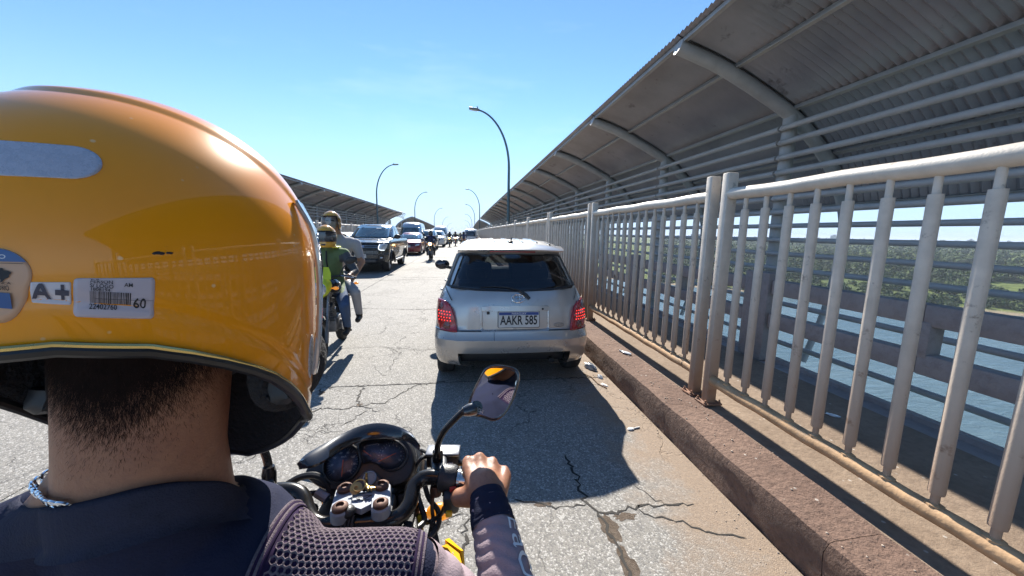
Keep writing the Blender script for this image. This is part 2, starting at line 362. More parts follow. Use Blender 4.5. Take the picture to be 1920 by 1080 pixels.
# ------------------------------------------------------------------ road, kerbs, walkways
XR, XL, XC = 1.63, -7.1, -2.73
Y0, Y1 = -8.16, 225.84
def strip(name, x0, x1, z, mat, ys, kind='structure', parent=None, th=.0):
    mb = MB(); vs = []; fs = []
    for y in ys: vs += [(x0, y, zd(y)+z), (x1, y, zd(y)+z)]
    for i in range(len(ys)-1): fs.append((2*i, 2*i+1, 2*i+3, 2*i+2))
    mb.add(vs, fs); return mb.build(name, mat, parent, kind=kind)
YS = [Y0+6*i for i in range(40)]
road = strip('road', XL-.02, XR+.02, -.035, JOINT, YS)
def slab_mesh(w):
    mb = MB(); mb.box((0, 0, -.05), (w, 5.988, .10), None, .006); return mb.mesh('road_slab', ROAD, 8)
SM = [slab_mesh(XR-XC-.012), slab_mesh(XC-XL-.012)]
for i in range(39):
    yc = Y0+3+6*i
    for s in (0, 1):
        link('road_slab', SM[s], road, ((XR+XC)/2 if s == 0 else (XC+XL)/2, yc, zd(yc)+random.uniform(-.002, .002)), (sl(yc), 0, 0))
def ribbon(mb, pts, w, z, seed, jag=.012):
    rnd = random.Random(seed); P = []
    for i in range(len(pts)-1):
        a, b = Vector((*pts[i], 0)), Vector((*pts[i+1], 0)); n = max(2, int((b-a).length/.03))
        for j in range(n): t = j/n; P.append(a.lerp(b, t)+Vector((rnd.gauss(0, jag), rnd.gauss(0, jag), 0)))
    P.append(Vector((*pts[-1], 0))); vs = []; fs = []
    for i, p in enumerate(P):
        d = (P[min(i+1, len(P)-1)]-P[max(i-1, 0)]).normalized(); q = Vector((-d.y, d.x, 0)); ww = w*rnd.uniform(.25, 1.3)*(.3 if i in (0, len(P)-1) else 1)
        vs += [p-q*ww/2+Vector((0, 0, z)), p+q*ww/2+Vector((0, 0, z))]
    for i in range(len(P)-1): fs.append((2*i, 2*i+1, 2*i+3, 2*i+2))
    mb.add(vs, fs)
CR = [([(.74, 2.45), (.74, 2.26), (.73, 2.08), (.73, 1.93), (.78, 1.87), (.91, 1.83), (1.03, 1.88), (1.19, 1.88), (1.38, 1.86)], .016),
      ([(1.01, 1.84), (1.16, 1.77), (1.33, 1.64), (1.51, 1.59)], .010), ([(1.05, 2.16), (1.15, 1.98), (1.2, 1.88)], .006),
      ([(.30, 2.0), (.36, 1.99), (.55, 1.93), (.73, 1.93)], .010), ([(.77, 1.86), (.78, 1.71), (.79, 1.57), (.79, 1.35), (.86, 1.1)], .022),
      ([(-.77, 3.26), (-.96, 3.37), (-1.11, 3.32), (-1.31, 3.34), (-1.39, 3.28)], .018), ([(-1.04, 3.82), (-1.03, 3.48), (-.96, 3.37), (-.76, 3.43), (-.6, 3.65), (-.49, 3.82)], .018),
      ([(-1.02, 3.01), (-.87, 3.28)], .010), ([(-1.46, 3.62), (-1.41, 3.71), (-1.49, 3.80)], .016), ([(-1.55, 2.56), (-1.51, 2.62), (-1.42, 2.82), (-1.39, 3.05), (-1.36, 3.13)], .012),
      ([(-.7, 2.74), (-.49, 2.96), (-.37, 2.71), (-.29, 2.63)], .009), ([(-.01, 1.79), (.02, 1.88), (-.02, 1.93), (-.13, 1.9)], .010), ([(.02, 1.79), (-.05, 1.5), (-.02, 1.2)], .02),
      ([(-1.4, 3.83), (-.8, 3.84), (.4, 3.84), (1.5, 3.84)], .014), ([(-1.9, 5.1), (-1.2, 5.2), (-.6, 5.0), (0, 5.1)], .008), ([(-.9, 4.2), (-.85, 4.9), (-1.1, 5.2)], .007), ([(-3.5, 7.6), (-2.2, 7.9), (-1, 7.7), (.2, 7.8)], .02),
      ([(-2.9, 12.3), (-1.8, 12.6), (-.6, 12.5)], .03), ([(-2.2, 13.2), (-1.2, 13.1), (-.7, 13.3)], .035), ([(-2.4, 16.1), (-1.4, 16.3), (-.3, 16.2)], .04), ([(-2.7, 23), (-1.3, 23.3), (-.2, 23.2)], .06), ([(-2, 29), (-.4, 29.3)], .08)]
cb = MB()
for i, (p, w) in enumerate(CR): ribbon(cb, p, w, .004, i)
cb.build('road_crack', M('open crack', (.028, .024, .02), .95, var=.4, vs=40), road, sharp=None, kind='stuff')
pb = MB()
def blotch(mb, c, rx, ry, z, seed, n=26):
    rnd = random.Random(seed); vs = [(c[0], c[1], z)]
    for k in range(n): a = 2*pi*k/n; f = rnd.uniform(.7, 1.2); vs.append((c[0]+rx*cos(a)*f, c[1]+ry*sin(a)*f, z))
    mb.add(vs, [(0, 1+k, 1+(k+1) % n) for k in range(n)])
for i, (c, rx, ry) in enumerate([((.80, 1.74), .05, .10), ((.92, 1.81), .07, .03), ((.80, 1.5), .04, .12), ((.47, 1.955), .06, .018), ((0, 1.3), .045, .13), ((-.98, 3.40), .03, .025), ((-1.42, 3.70), .03, .05)]): blotch(pb, c, rx, ry, .0025, i)
pb.build('pothole', dirt_concrete('crumbled patch', (.20, .15, .11), (.30, .24, .19), (.10, .07, .05), 30, 1.0, False), road, sharp=None, kind='stuff')

def kerb_run(name, xin, xout, up_to):
    k = strip(name, min(xin, xout)+.02, max(xin, xout)-.02, .19, JOINT, YS)
    cx = (xin+xout)/2; w = abs(xout-xin); L = 1.35; s = -1 if xin < xout else 1
    for i in range(int((up_to-Y0)/L)):
        yc = Y0+L/2+L*i
        if i < 24:
            rnd = random.Random(i*7+int(xin)); mb = MB(); nx, ny = 7, 12
            def fn(u, v):
                a = u*3; y = (v-.5)*(L-.003)
                if a < 1: p = Vector((s*w/2, y, -.2+.45*a))
                elif a < 2: p = Vector((s*(w/2-w*(a-1)), y, .25))
                else: p = Vector((-s*w/2, y, .25-.3*(a-2)))
                nv = noise.noise_vector(Vector((p.x*9+xin, (y+yc)*5, p.z*11)))*.010+noise.noise_vector(Vector((p.x*31, (y+yc)*23, p.z*31)))*.004
                if a < 1 and -.2+.45*a < .08: nv += noise.noise_vector(Vector((i*3.1, (y+yc)*9, 2)))*.014
                if .95 < a < 1.05: p.x -= s*.010; p.z -= .008
                return p+nv
            mb.grid(fn, 24, ny)
            me = mb.mesh('kerb_block', KERB, 50)
            if s == 1: me.flip_normals()
        elif i == 24:
            mb = MB(); mb.box((0, 0, .02), (w, L-.012, .46), None, .012); far_me = me = mb.mesh('kerb_block', KERB)
        else: me = far_me
        link('kerb_block', me, k, (cx, yc, zd(yc)), (sl(yc), 0, 0))
    return k
kerb_run('kerb', XR, 1.95, 90)
kerb_run('kerb', XL, -7.42, 60)
strip('walkway', 1.94, 3.30, .243, WALK, YS); strip('walkway', -8.78, -7.41, .243, WALK, YS)
lip = MB(); 
for x in (3.42, -8.9):
    vs = []; fs = []
    prof = [(-.16, .243), (-.02, .25), (-.02, .29), (.05, .29), (.05, -.9)] if x > 0 else [(.16, .243), (.02, .25), (.02, .29), (-.05, .29), (-.05, -.9)]
    for y in YS: vs += [(x+a, y, zd(y)+b) for a, b in prof]
    n = len(prof)
    for i in range(len(YS)-1):
        for j in range(n-1): fs.append((i*n+j, i*n+j+1, (i+1)*n+j+1, (i+1)*n+j))
    lip.add(vs, fs)
lip.build('bridge_deck_edge', CONC, sharp=30, kind='structure')
strip('bridge_deck_underside', -8.9, 3.4, -.9, CONC, YS)
# grit lying in the gutter
gm = MB(); rg = random.Random(5)
for i in range(420):
    x = 1.62-abs(rg.gauss(0, .14)); y = rg.uniform(.8, 9); r = rg.uniform(.002, .006)
    gm.ell((x, y, r*.5), (r, r*rg.uniform(.7, 1.4), r*.7), None, 5, 4)
for i in range(150):
    x = rg.uniform(1.66, 1.96); y = rg.uniform(.8, 7); r = rg.uniform(.002, .007); gm.ell((x, y, .252), (r, r*1.3, r*.6), None, 5, 4)
gm.build('gravel', M('gutter grit', (.38, .31, .25), .9, var=.5, vs=20), sharp=None, kind='stuff')

# ------------------------------------------------------------------ river, far bank, woods
def water_material():
    k = NB('river water'); g = k.new('ShaderNodeNewGeometry'); P = g.outputs['Position']
    mp = k.new('ShaderNodeMapping'); mp.inputs['Scale'].default_value = (.35, .9, 1); mp.inputs['Rotation'].default_value = (0, 0, .6); k.L.new(P, mp.inputs[0])
    n1 = k.noise(mp.outputs[0], .55, 6, .62, .6); n2 = k.noise(mp.outputs[0], .05, 4, .6)
    k.L.new(k.mix(k.mr(n2.outputs[0], .4, .6), (.05, .085, .095), (.075, .115, .125)), k.b.inputs['Base Color'])
    k.b.inputs['Roughness'].default_value = .24; k.b.inputs['Specular IOR Level'].default_value = .45
    k.L.new(k.bump(n1.outputs[0], .55, .9), k.b.inputs['Normal']); return k.m
mb = MB(); mb.add([(-3000, -3000, -34), (3000, -3000, -34), (3000, 3000, -34), (-3000, 3000, -34)], [(0, 1, 2, 3)])
mb.build('river', water_material(), sharp=None, kind='structure')
BD = Vector((.676, .737, 0)).normalized()           # across the river, towards the far bank
BT = Vector((BD.y, -BD.x, 0))
D0 = 223*BD.x+176*BD.y
def bank_h(d, t):
    n = noise.noise(Vector((d*.004, t*.004, 1.3)))*4+noise.noise(Vector((d*.015, t*.015, 4)))*1.5
    shore = 9*noise.noise(Vector((t*.012, 3.3, 0)))
    e = d-D0-shore
    if e < 0: return -34+max(-6, e*.12)
    q = max(0, min(1, (e-22)/200)); q = q*q*(3-2*q)*.6+q*.4
    return -34+min(2.6, e*.07)+q*(14+n*.9)+max(0, min(1, (e-250)/2500))*6
def land_material():
    k = NB('river bank land'); g = k.new('ShaderNodeNewGeometry'); P = g.outputs['Position']; sp = k.new('ShaderNodeSeparateXYZ'); k.L.new(P, sp.inputs[0])
    n1 = k.noise(P, .02, 6, .6); n2 = k.noise(P, .16, 6, .7)
    base = k.mix(k.mr(n1.outputs[0], .42, .58), (.14, .175, .045), (.08, .11, .03)); base = k.mix(k.mr(n2.outputs[0], .5, .75, 0, .7), base, (.15, .145, .06))
    n3 = k.noise(P, .45, 5, .75); base = k.mix(k.mr(n3.outputs[0], .46, .62, 0, .65), base, (.045, .062, .02)); base = k.mix(k.mr(sp.outputs[2], -33.1, -33.7), base, (.28, .22, .15))
    k.L.new(base, k.b.inputs['Base Color']); k.b.inputs['Roughness'].default_value = .95; k.b.inputs['Specular IOR Level'].default_value = .1
    k.L.new(k.bump(n2.outputs[0], 1, 2.0), k.b.inputs['Normal']); return k.m
mb = MB(); ds = [D0-40+5*i for i in range(40)]+[D0+160+25*i for i in range(1, 30)]+[D0+885+200*i for i in range(1, 20)]
ts = [-4500, -3500, -2500]+[-1600+40*i for i in range(81)]+[2500, 3500, 4500]
vs = [tuple(BD*d+BT*t)[:2]+(bank_h(d, t),) for d in ds for t in ts]; w = len(ts)
mb.add(vs, [(j*w+i, j*w+i+1, (j+1)*w+i+1, (j+1)*w+i) for j in range(len(ds)-1) for i in range(w-1)])
o = mb.build('far_bank', land_material(), sharp=None, kind='structure')
def leaf_mat(name, a, b, c):
    k = NB(name); g = k.new('ShaderNodeNewGeometry'); P = g.outputs['Position']
    n1 = k.noise(P, .045, 3); n2 = k.noise(P, .9, 5, .7)
    base = k.mix(k.mr(n1.outputs[0], .4, .6), a, b); base = k.mix(k.mr(n2.outputs[0], .45, .65, 0, .8), base, c)
    k.L.new(base, k.b.inputs['Base Color']); k.b.inputs['Roughness'].default_value = .8; k.b.inputs['Specular IOR Level'].default_value = .2
    k.L.new(k.bump(n2.outputs[0], 1, .8), k.b.inputs['Normal']); return k.m
def woods():
    """thousands of crowns beyond the river: one mass of foliage, each crown a lumpy shell of leaf clumps"""
    protos = []
    lo = []
    for s in range(4):
        bm = bmesh.new(); bmesh.ops.create_icosphere(bm, subdivisions=1, radius=1)
        for v in bm.verts:
            d = v.co.normalized(); f = .8+.4*noise.noise(d*2.3+Vector((s*3, 1, 0))); v.co = Vector((d.x*f, d.y*f, d.z*f*.85+.1))
        bm.verts.index_update(); lo.append((np.array([v.co[:] for v in bm.verts], 'f4'), np.array([[v.index for v in f.verts] for f in bm.faces], 'i4'))); bm.free()
    rnd = random.Random(3); Vx = []; Fx = []; off = 0; Mi = []
    spots = []
    def want(e, t):
        n = noise.noise(Vector((e*.011, t*.011, 7)))+.5*noise.noise(Vector((e*.035, t*.035, 2)))
        if e < 10: return n > .0
        if e < 60 and rnd.random() < .22: return True
        if e < 190: return n > -.02+.25*noise.noise(Vector((e*.004, t*.006, 9)))
        return n > -.34
    while len(spots) < 11500:
        u = rnd.random(); e = 3+75*u*3 if u < .33 else 76+1500*((u-.33)/.67)**1.8
        a = rnd.uniform(.30, 1.18)            # bearing fan from the bridge
        # position by distance across and along
        t = rnd.uniform(-1200, 1200) if e > 300 else rnd.uniform(-420, 420)
        d = D0+e; p = BD*d+BT*t
        if p.y < 60 or p.x < 20 or p.x/p.y < .55: continue
        if not want(e, t): continue
        spots.append((e, p.x, p.y, bank_h(d, t)))
    g = np.random.default_rng(5); V4 = []; M4 = []
    def leaves(n):
        d = g.normal(size=(n, 3)); d[:, 2] = np.abs(d[:, 2])*1.0-.25; d /= np.linalg.norm(d, axis=1)[:, None]
        c = d*g.uniform(.72, 1.12, (n, 1)); a = g.normal(size=(n, 3)); a -= d*(a*d).sum(1)[:, None]*.6; a /= np.linalg.norm(a, axis=1)[:, None]; b = np.cross(d+g.normal(size=(n, 3))*.5, a); b /= np.linalg.norm(b, axis=1)[:, None]
        s_ = g.uniform(.10, .26, (n, 1)); return np.stack([c-a*s_-b*s_*.6, c+a*s_*.4-b*s_, c+a*s_+b*s_*.5, c-a*s_*.5+b*s_], 1).astype('f4')
    LV = [(leaves(95), leaves(34)) for _ in range(10)]
    for e, x, y, z in spots:
        near = e < 220
        pv, pf = rnd.choice(lo); r = rnd.choice((rnd.uniform(.5, 1.1), rnd.uniform(.7, 1.6), rnd.uniform(1.2, 2.6), rnd.uniform(2.0, 3.4))) if e < 90 else rnd.uniform(1.6, 4.4)*(1+e/1600); h = r*rnd.uniform(.7, 1.3)
        a = rnd.uniform(0, 6.28); R = np.array([[cos(a), -sin(a), 0], [sin(a), cos(a), 0], [0, 0, 1]], 'f4'); S_ = np.array([r, r, h], 'f4'); T_ = np.array([x, y, z+h*.55], 'f4'); mi = rnd.choice((0, 0, 1, 2))
        Vx.append((pv*S_*.86) @ R.T+T_); Fx.append(pf+off); off += len(pv); Mi += [mi]*len(pf)
        q = LV[rnd.randrange(10)][0 if near else 1]; V4.append((q*S_) @ R.T+T_); M4 += [mi]*len(q)
    n3 = sum(len(f) for f in Fx); Q = np.concatenate(V4).reshape(-1, 3); Vx = np.concatenate(Vx+[Q]); F3 = np.concatenate(Fx); F4 = np.arange(off, off+len(Q)).reshape(-1, 4); Fx = np.concatenate([F3.ravel(), F4.ravel()]); Mi = Mi+M4; NF = len(F3)+len(F4); me = bpy.data.meshes.new('woodland')
    me.vertices.add(len(Vx)); me.vertices.foreach_set('co', Vx.ravel()); me.loops.add(Fx.size); me.loops.foreach_set('vertex_index', Fx.ravel())
    me.polygons.add(NF); me.polygons.foreach_set('loop_start', np.concatenate([np.arange(0, F3.size, 3), F3.size+np.arange(0, F4.size, 4)])); me.polygons.foreach_set('loop_total', np.concatenate([np.full(len(F3), 3), np.full(len(F4), 4)]))
    me.polygons.foreach_set('use_smooth', np.concatenate([np.ones(len(F3), bool), np.zeros(len(F4), bool)])); me.update(); me.validate()
    me.polygons.foreach_set('material_index', Mi)
    for a in (('tree foliage', (.06, .10, .026), (.095, .135, .036), (.038, .062, .02)), ('dark tree foliage', (.04, .07, .024), (.06, .092, .03), (.026, .044, .016)), ('pale shrub foliage', (.105, .145, .04), (.12, .15, .05), (.06, .09, .026))): me.materials.append(leaf_mat(*a))
    link('woodland', me, None, kind='stuff')
woods()
def tower(x, y, w, h, label):
    z = -25; t = thing('tower_block', label, 'building', (x, y, z), radians(20), 'tower blocks on the far skyline')
    mb = MB(); mb.box((0, 0, h/2), (w, w, h)); mb.box((0, 0, h+1.5), (w*.4, w*.4, 3)); mb.build('wall', M('far tower wall', (.36, .36, .38), .9), t)
    wm = MB(); wm.box((0, 0, 0), (w*.7, .3, 1.4)); me = wm.mesh('window', M('far window', (.05, .06, .08), .2))
    for k in range(int(h/4)): link('window', me, t, (0, -w/2-.1, 3+4*k))
tower(1290, 1150, 16, 34, 'squat pale tower block on the skyline seen between the fourth and fifth fence balusters')
tower(1560, 960, 12, 26, 'slim grey tower block on the skyline farther along the far river bank')
tower(600, 900, 18, 30, 'broad pale tower block on the skyline above the double fence post')

# ------------------------------------------------------------------ faint summer haze over the valley
def haze():
    mb = MB(); x0, x1, y0, y1, z0, z1 = -9000, 9000, -9000, 9000, -62, 26
    mb.add([(x, y, z) for z in (z0, z1) for y in (y0, y1) for x in (x0, x1)], [(0, 2, 3, 1), (4, 5, 7, 6), (0, 1, 5, 4), (1, 3, 7, 5), (3, 2, 6, 7), (2, 0, 4, 6)])
    m = bpy.data.materials.new('haze'); m.use_nodes = True; n = m.node_tree.nodes; n.clear(); o = n.new('ShaderNodeOutputMaterial'); v = n.new('ShaderNodeVolumePrincipled')
    v.inputs['Color'].default_value = (.78, .86, .95, 1); v.inputs['Density'].default_value = .00025; m.node_tree.links.new(v.outputs[0], o.inputs['Volume'])
    mb.build('haze', m, sharp=None, kind='stuff')
haze()
# ------------------------------------------------------------------ steel railing along the kerb
RAILC = dict(dirt=((.12, .085, .065), .60, 11), lowdirt=((.27, .15, .085), .10, 1.15), var=.14, vs=9, bump=.12, bs=120)
PAINT = M('railing paint', (.60, .53, .45), .5, **RAILC)
PAINT_TOP = M('railing top paint', (.60, .54, .46), .45, dirt=((.26, .19, .14), .60, 9), var=.12, vs=9, bump=.12, bs=120)
RUSTY = M('rusty bottom rail', (.50, .31, .165), .75, var=.3, vs=10, bump=.2, bs=70, dirt=((.46, .37, .28), .60, 12))
PLATE = M('rusty base plate', (.25, .13, .08), .8, var=.35, vs=14, bump=.6)
PL = 2.74
def fence_meshes():
    d = {}
    mb = MB(); N = 16
    mb.tube([(0, PL*i/N, 1.68+(.004*sin(i*1.3))) for i in range(N+1)], .043, 16); d['top_rail'] = mb.mesh('top_rail', PAINT_TOP)
    mb = MB(); mb.tube([(0, PL*i/N, .205+.004*sin(i*2.1)) for i in range(N+1)], .041, 14)
    for k in range(1, 15): mb.ell((0, k*PL/15, .242), (.03, .036, .014), None, 8, 5)
    d['bottom_rail'] = mb.mesh('bottom_rail', RUSTY)
    mb = MB(); mb.lathe([(.015, .21), (.015, .295), (.026, .297), (.0272, .31), (.0265, .6), (.0265, 1.54), (.0255, 1.56), (.015, 1.562), (.015, 1.66)], n=14); d['baluster'] = mb.mesh('baluster', PAINT)
    mb = MB(); mb.box((0, 0, .925), (.085, .07, 1.83), None, .008); d['post'] = mb.mesh('post', PAINT)
    mb = MB(); mb.box((0, 0, .011), (.16, .13, .016), None, .004)
    for sx in (-1, 1):
        for sy in (-1, 1): mb.lathe([(.013, 0), (.013, .012), (.007, .013), (.007, .028)], (sx*.062, sy*.048, .018), n=6)
    d['base_plate'] = mb.mesh('base_plate', PLATE); return d
FM = fence_meshes()
def fence_panel(x, y, z, rx, label, group, small=False):
    t = thing('railing_panel', label, 'railing', (x, y, z), 0, group); t.rotation_euler = (rx, 0, 0)
    link('top_rail', FM['top_rail'], t); link('bottom_rail', FM['bottom_rail'], t)
    for yy in (0, PL):
        p = link('post', FM['post'], t, (0, yy, 0)); link('base_plate', FM['base_plate'], p)
    for k in range(1, 15):
        link('baluster', FM['baluster'], t, (random.uniform(-.002, .002), k*PL/15, 0), (random.uniform(-.006, .006), random.uniform(-.004, .004), random.uniform(0, 6)))
    return t
ORD = 'nearest second third fourth fifth sixth seventh eighth ninth tenth eleventh twelfth thirteenth fourteenth fifteenth sixteenth seventeenth eighteenth nineteenth twentieth twenty-first twenty-second'.split()
for k in range(-1, 22):
    y = 2.735+.095+2.93*(k-1); yc = y+PL/2
    if k < 1: lab = 'white steel railing panel running off the near right edge, river showing between its bars' if k == 0 else 'white steel railing panel beside the riders, behind the viewpoint'
    elif k == 1: lab = 'white steel railing panel right behind the silver hatchback, with wire tied round its bottom rail'
    elif k < 23: lab = '%s white steel railing panel after the one beside the silver hatchback' % ORD[k-1]
    fence_panel(2.0, y, .25+zd(yc), sl(yc), lab, 'white railing panels along the right kerb')
for k in range(0, 19):
    y = 2.73+2.93*(k-1); yc = y+PL/2
    fence_panel(-7.47, y, .25+zd(yc), sl(yc), '%s white steel railing panel along the left kerb, counted from its near end' % ORD[k], 'white railing panels along the left kerb')
w_ = MB()
rw = random.Random(4)
for j in range(3): w_.tube([(2.0+.04*cos(a)+rw.gauss(0, .006), 2.99+rw.gauss(0, .012), .455+.038*sin(a)) for a in [i*.5 for i in range(15)]], .0022, 5)
w_.tube([(2.0, 2.98, .50), (1.98, 2.93, .52), (2.01, 2.88, .515)], .002, 5); w_.tube([(2.0, 3.0, .50), (1.97, 3.04, .53), (1.985, 3.09, .50)], .002, 5)
wo = w_.build('tie_wire', M('dark wire', (.03, .028, .026), .6, var=.2)); tag(wo, 'dark wire knotted round the rusty bottom rail near the double post', 'wire')
# ------------------------------------------------------------------ concrete parapet on the river side
def parapet(x, y0, n, label):
    t = thing('concrete_parapet', label, 'parapet', (x, y0, .25))
    mb = MB(); mb.box((0, 0, .49), (.16, .14, .98), None, .012); pm = mb.mesh('parapet_post', CONC)
    mb = MB(); mb.box((0, 0, 0), (.12, 1.34, .155), None, .012); b1 = mb.mesh('parapet_beam', CONC)
    mb = MB(); mb.box((0, 0, 0), (.13, .11, .26), None, .008); st = mb.mesh('beam_stud', CONC)
    for k in range(n):
        y = 3.06*k; z = zd(y0+y); r = (sl(y0+y), 0, 0)
        link('parapet_post', pm, t, (0, y-.10, z)); link('parapet_post', pm, t, (0, y+.10, z))
        for h in (.83, .47):
            for q in (.86, 2.2): link('parapet_beam', b1, t, (0, y+q, z+h), r)
        link('beam_stud', st, t, (0, y+1.53, z+.65), r)
    return t
parapet(3.34, 3.72-3.06*2, 26, 'grey concrete parapet with two beams on the river side of the right walkway')
parapet(-8.84, 3.72-3.06, 19, 'grey concrete parapet on the outer side of the left walkway')
# ------------------------------------------------------------------ arched walkway canopies
STEEL = M('canopy steel paint', (.40, .385, .37), .5, var=.12, vs=5, bump=.2, bs=60, dirt=((.24, .16, .11), .66, 9))
SHEET = M('galvanised roof sheet', (.42, .395, .40), .42, .55, var=.16, vs=1.3, dirt=((.14, .12, .11), .60, 2.5))
SHEET_OUT = SHEET
PROF = [(2.60, 3.88), (3.10, 3.725), (3.59, 3.515), (4.21, 3.20), (4.56, 2.94), (4.90, 2.60), (5.08, 2.30), (5.20, 1.96), (5.235, 1.60), (5.21, 1.1), (5.13, .55), (4.90, -.18)]
BAY = 3.06
def cr_curve(pts, n):
    P = [Vector((p[0], 0, p[1])) for p in pts]; P = [2*P[0]-P[1]]+P+[2*P[-1]-P[-2]]; o = []
    for i in range(1, len(P)-2):
        for k in range(n):
            t = k/n; a, b, c, d = P[i-1:i+3]; o.append(.5*((2*b)+(c-a)*t+(2*a-5*b+4*c-d)*t*t+(3*b-a-3*c+d)*t**3))
    o.append(P[-2]); return o
CURVE = cr_curve(PROF[:8], 4); FULL = cr_curve(PROF, 4)
def sheet_mesh(i0, i1, name, prm):
    """corrugated sheet one bay long, following the arch between curve samples, its ends cut uneven"""
    mb = MB(); n = 36; up = .105; vs = []; fs = []; seg = CURVE[i0:i1+1]; tan = [(CURVE[min(i+1, len(CURVE)-1)]-CURVE[max(i-1, 0)]).normalized() for i in range(i0, i1+1)]
    if i0 == 0: seg = [seg[0]+(seg[0]-seg[1]).normalized()*.07]+seg; tan = [tan[0]]+tan
    if i1 < 28: seg = seg+[CURVE[i1+1]]; tan = tan+[(CURVE[i1+2]-CURVE[i1]).normalized()]
    up += .004*(28-i1)/8
    m = len(seg)
    for th in (0, .003):
        for j, p in enumerate(seg):
            d = tan[j]; N = Vector((d.z*-1, 0, d.x))
            if N.z < 0: N = -N
            if d.x < 0: pass
            for k in range(n*2+1):
                y = -.03+(BAY+.06)*k/(n*2); q = p+N*(up+th+.018*(1 if k % 2 else -1)); vs.append((q.x, y, q.z))
    w = n*2+1; L = m*w
    for s in (0, L):
        for j in range(m-1):
            for k in range(w-1):
                f = (s+j*w+k, s+j*w+k+1, s+(j+1)*w+k+1, s+(j+1)*w+k); fs.append(f if s else f[::-1])
    mb.add(vs, fs); return mb.mesh(name, SHEET, 60)
def canopy(name, y0, n, mirror, label, group, pipes=True):
    t = thing(name, label, 'canopy', (0, y0, 0), 0, group)
    sx = -1 if mirror else 1; t.location.x = 2*XC if mirror else 0
    def lk(nm, me, y, z0=0):
        yy = y0+y; o = link(nm, me, t, (0, y, zd(yy)), (sl(yy), 0, 0)); o.scale = (sx, 1, 1); return o
    for k in range(n+1):
        lk('rafter', CM['rafter'], k*BAY); lk('column', CM['column'], k*BAY)
    for k in range(n):
        for nm in ('roof_sheet', 'roof_sheet_mid', 'roof_sheet_low'): lk('roof_sheet', CM[nm], k*BAY)
        for i in range(5): lk('purlin', CM['purlin%d' % i], k*BAY)
        if pipes:
            for i in range(len(PZ)): lk('pipe_rail', CM['pipe%d' % i], k*BAY)
    return t
PZ = [3.01, 2.83, 2.64, 2.45, 2.12, 1.94, 1.76, 1.58, 1.40, 1.21, .76, .25]
def canopy_meshes():
    d = {}; mb = MB(); n = len(FULL)
    mb.tube(FULL, [.082 if i < 22 else .082-.04*min(1, (i-22)/8) for i in range(n)], 16); mb.tube([FULL[0]+Vector((-.012, 0, .004)), FULL[0]+Vector((.012, 0, -.004))], .088, 16); d['rafter'] = mb.mesh('rafter', STEEL)
    mb = MB(); mb.tube([(4.23, 0, -.5), (4.23, 0, 3.18)], .085, 16); mb.box((3.85, 0, -.42), (.86, .14, .16)); d['column'] = mb.mesh('column', STEEL)
    for k, i in enumerate((0, 6, 12, 19, 27)):
        p = CURVE[i]; q = CURVE[min(i+1, len(CURVE)-1)]; a = CURVE[max(i-1, 0)]; dr = (q-a).normalized(); N = Vector((-dr.z, 0, dr.x)); N = N if N.z > 0 else -N
        R = Matrix((dr, Vector((0, 1, 0)), N)).transposed(); mb = MB()
        c = p+N*.078+dr*(.03 if i == 0 else 0); mb.box((c.x, BAY/2, c.z), (.06, BAY-.0, .034), R); e = c-dr*.027-N*.02; mb.box((e.x, BAY/2, e.z), (.006, BAY, .05), R)
        d['purlin%d' % k] = mb.mesh('purlin', STEEL)
    d['roof_sheet'] = sheet_mesh(0, 12, 'roof_sheet', 0); d['roof_sheet_mid'] = sheet_mesh(12, 20, 'roof_sheet', 1); d['roof_sheet_low'] = sheet_mesh(20, 28, 'roof_sheet', 2)
    for i, z in enumerate(PZ):
        mb = MB(); r = .035 if i < 6 else .030
        mb.tube([(4.11, -.02, z), (4.11, .03, z)], r*.55, 12); mb.tube([(4.11, .05, z), (4.11, BAY-.05, z)], r, 14); mb.tube([(4.11, .02, z), (4.11, .05, z)], r*1.15, 12); mb.tube([(4.11, BAY-.05, z), (4.11, BAY-.02, z)], r*1.15, 12)
        mb.box((4.15, .0, z), (.10, .05, .03)); d['pipe%d' % i] = mb.mesh('pipe_rail', STEEL)
    return d
CM = canopy_meshes()
canopy('walkway_canopy', 4.57-BAY*3, 21, False, 'long arched corrugated canopy over the right walkway, with white pipe rails', 'walkway canopies along the bridge')
canopy('walkway_canopy', 66.0, 14, False, 'far continuation of the right canopy beyond the gap, past the white van', 'walkway canopies along the bridge', False)
canopy('walkway_canopy', 11.0, 13, True, 'long arched corrugated canopy over the left walkway, behind the yellow helmets and the pickup', 'walkway canopies along the bridge')
canopy('walkway_canopy', 60.0, 16, True, 'far continuation of the left canopy beyond the lattice frame', 'walkway canopies along the bridge', False)
# bare lattice frame in the gap of the left canopy
t = thing('lattice_frame', 'bare steel lattice frame standing in the gap between the left canopies', 'frame', (-9.0, 54.5, zd(54.5)))
mb = MB()
arc = [(-.5+1.6*sin(a), 0, 3.0+1.6*cos(a)*.55+.55) for a in [-.95+.19*i for i in range(11)]]
mb.tube(arc, .05, 8); mb.build('top_chord', STEEL, t)
mb = MB(); low = [(p[0]*.8-.1, 0, p[2]-.7) for p in arc]; mb.tube(low, .04, 8)
for i in range(10): mb.tube([arc[i], low[(i+1)]], .025, 6); mb.tube([low[i], arc[i+1]], .025, 6)
mb.build('lattice', STEEL, t)
for x in (-1.6, .9):
    mb = MB(); mb.tube([(x, 0, .25), (x, 0, 3.2)], .06, 8)
    for k in range(6): mb.tube([(x, 0, .4+.45*k), (x+.35, 0, .65+.45*k)], .02, 6)
    mb.tube([(x+.35, 0, .25), (x+.35, 0, 3.2)], .04, 8); mb.build('lattice_leg', STEEL, t)
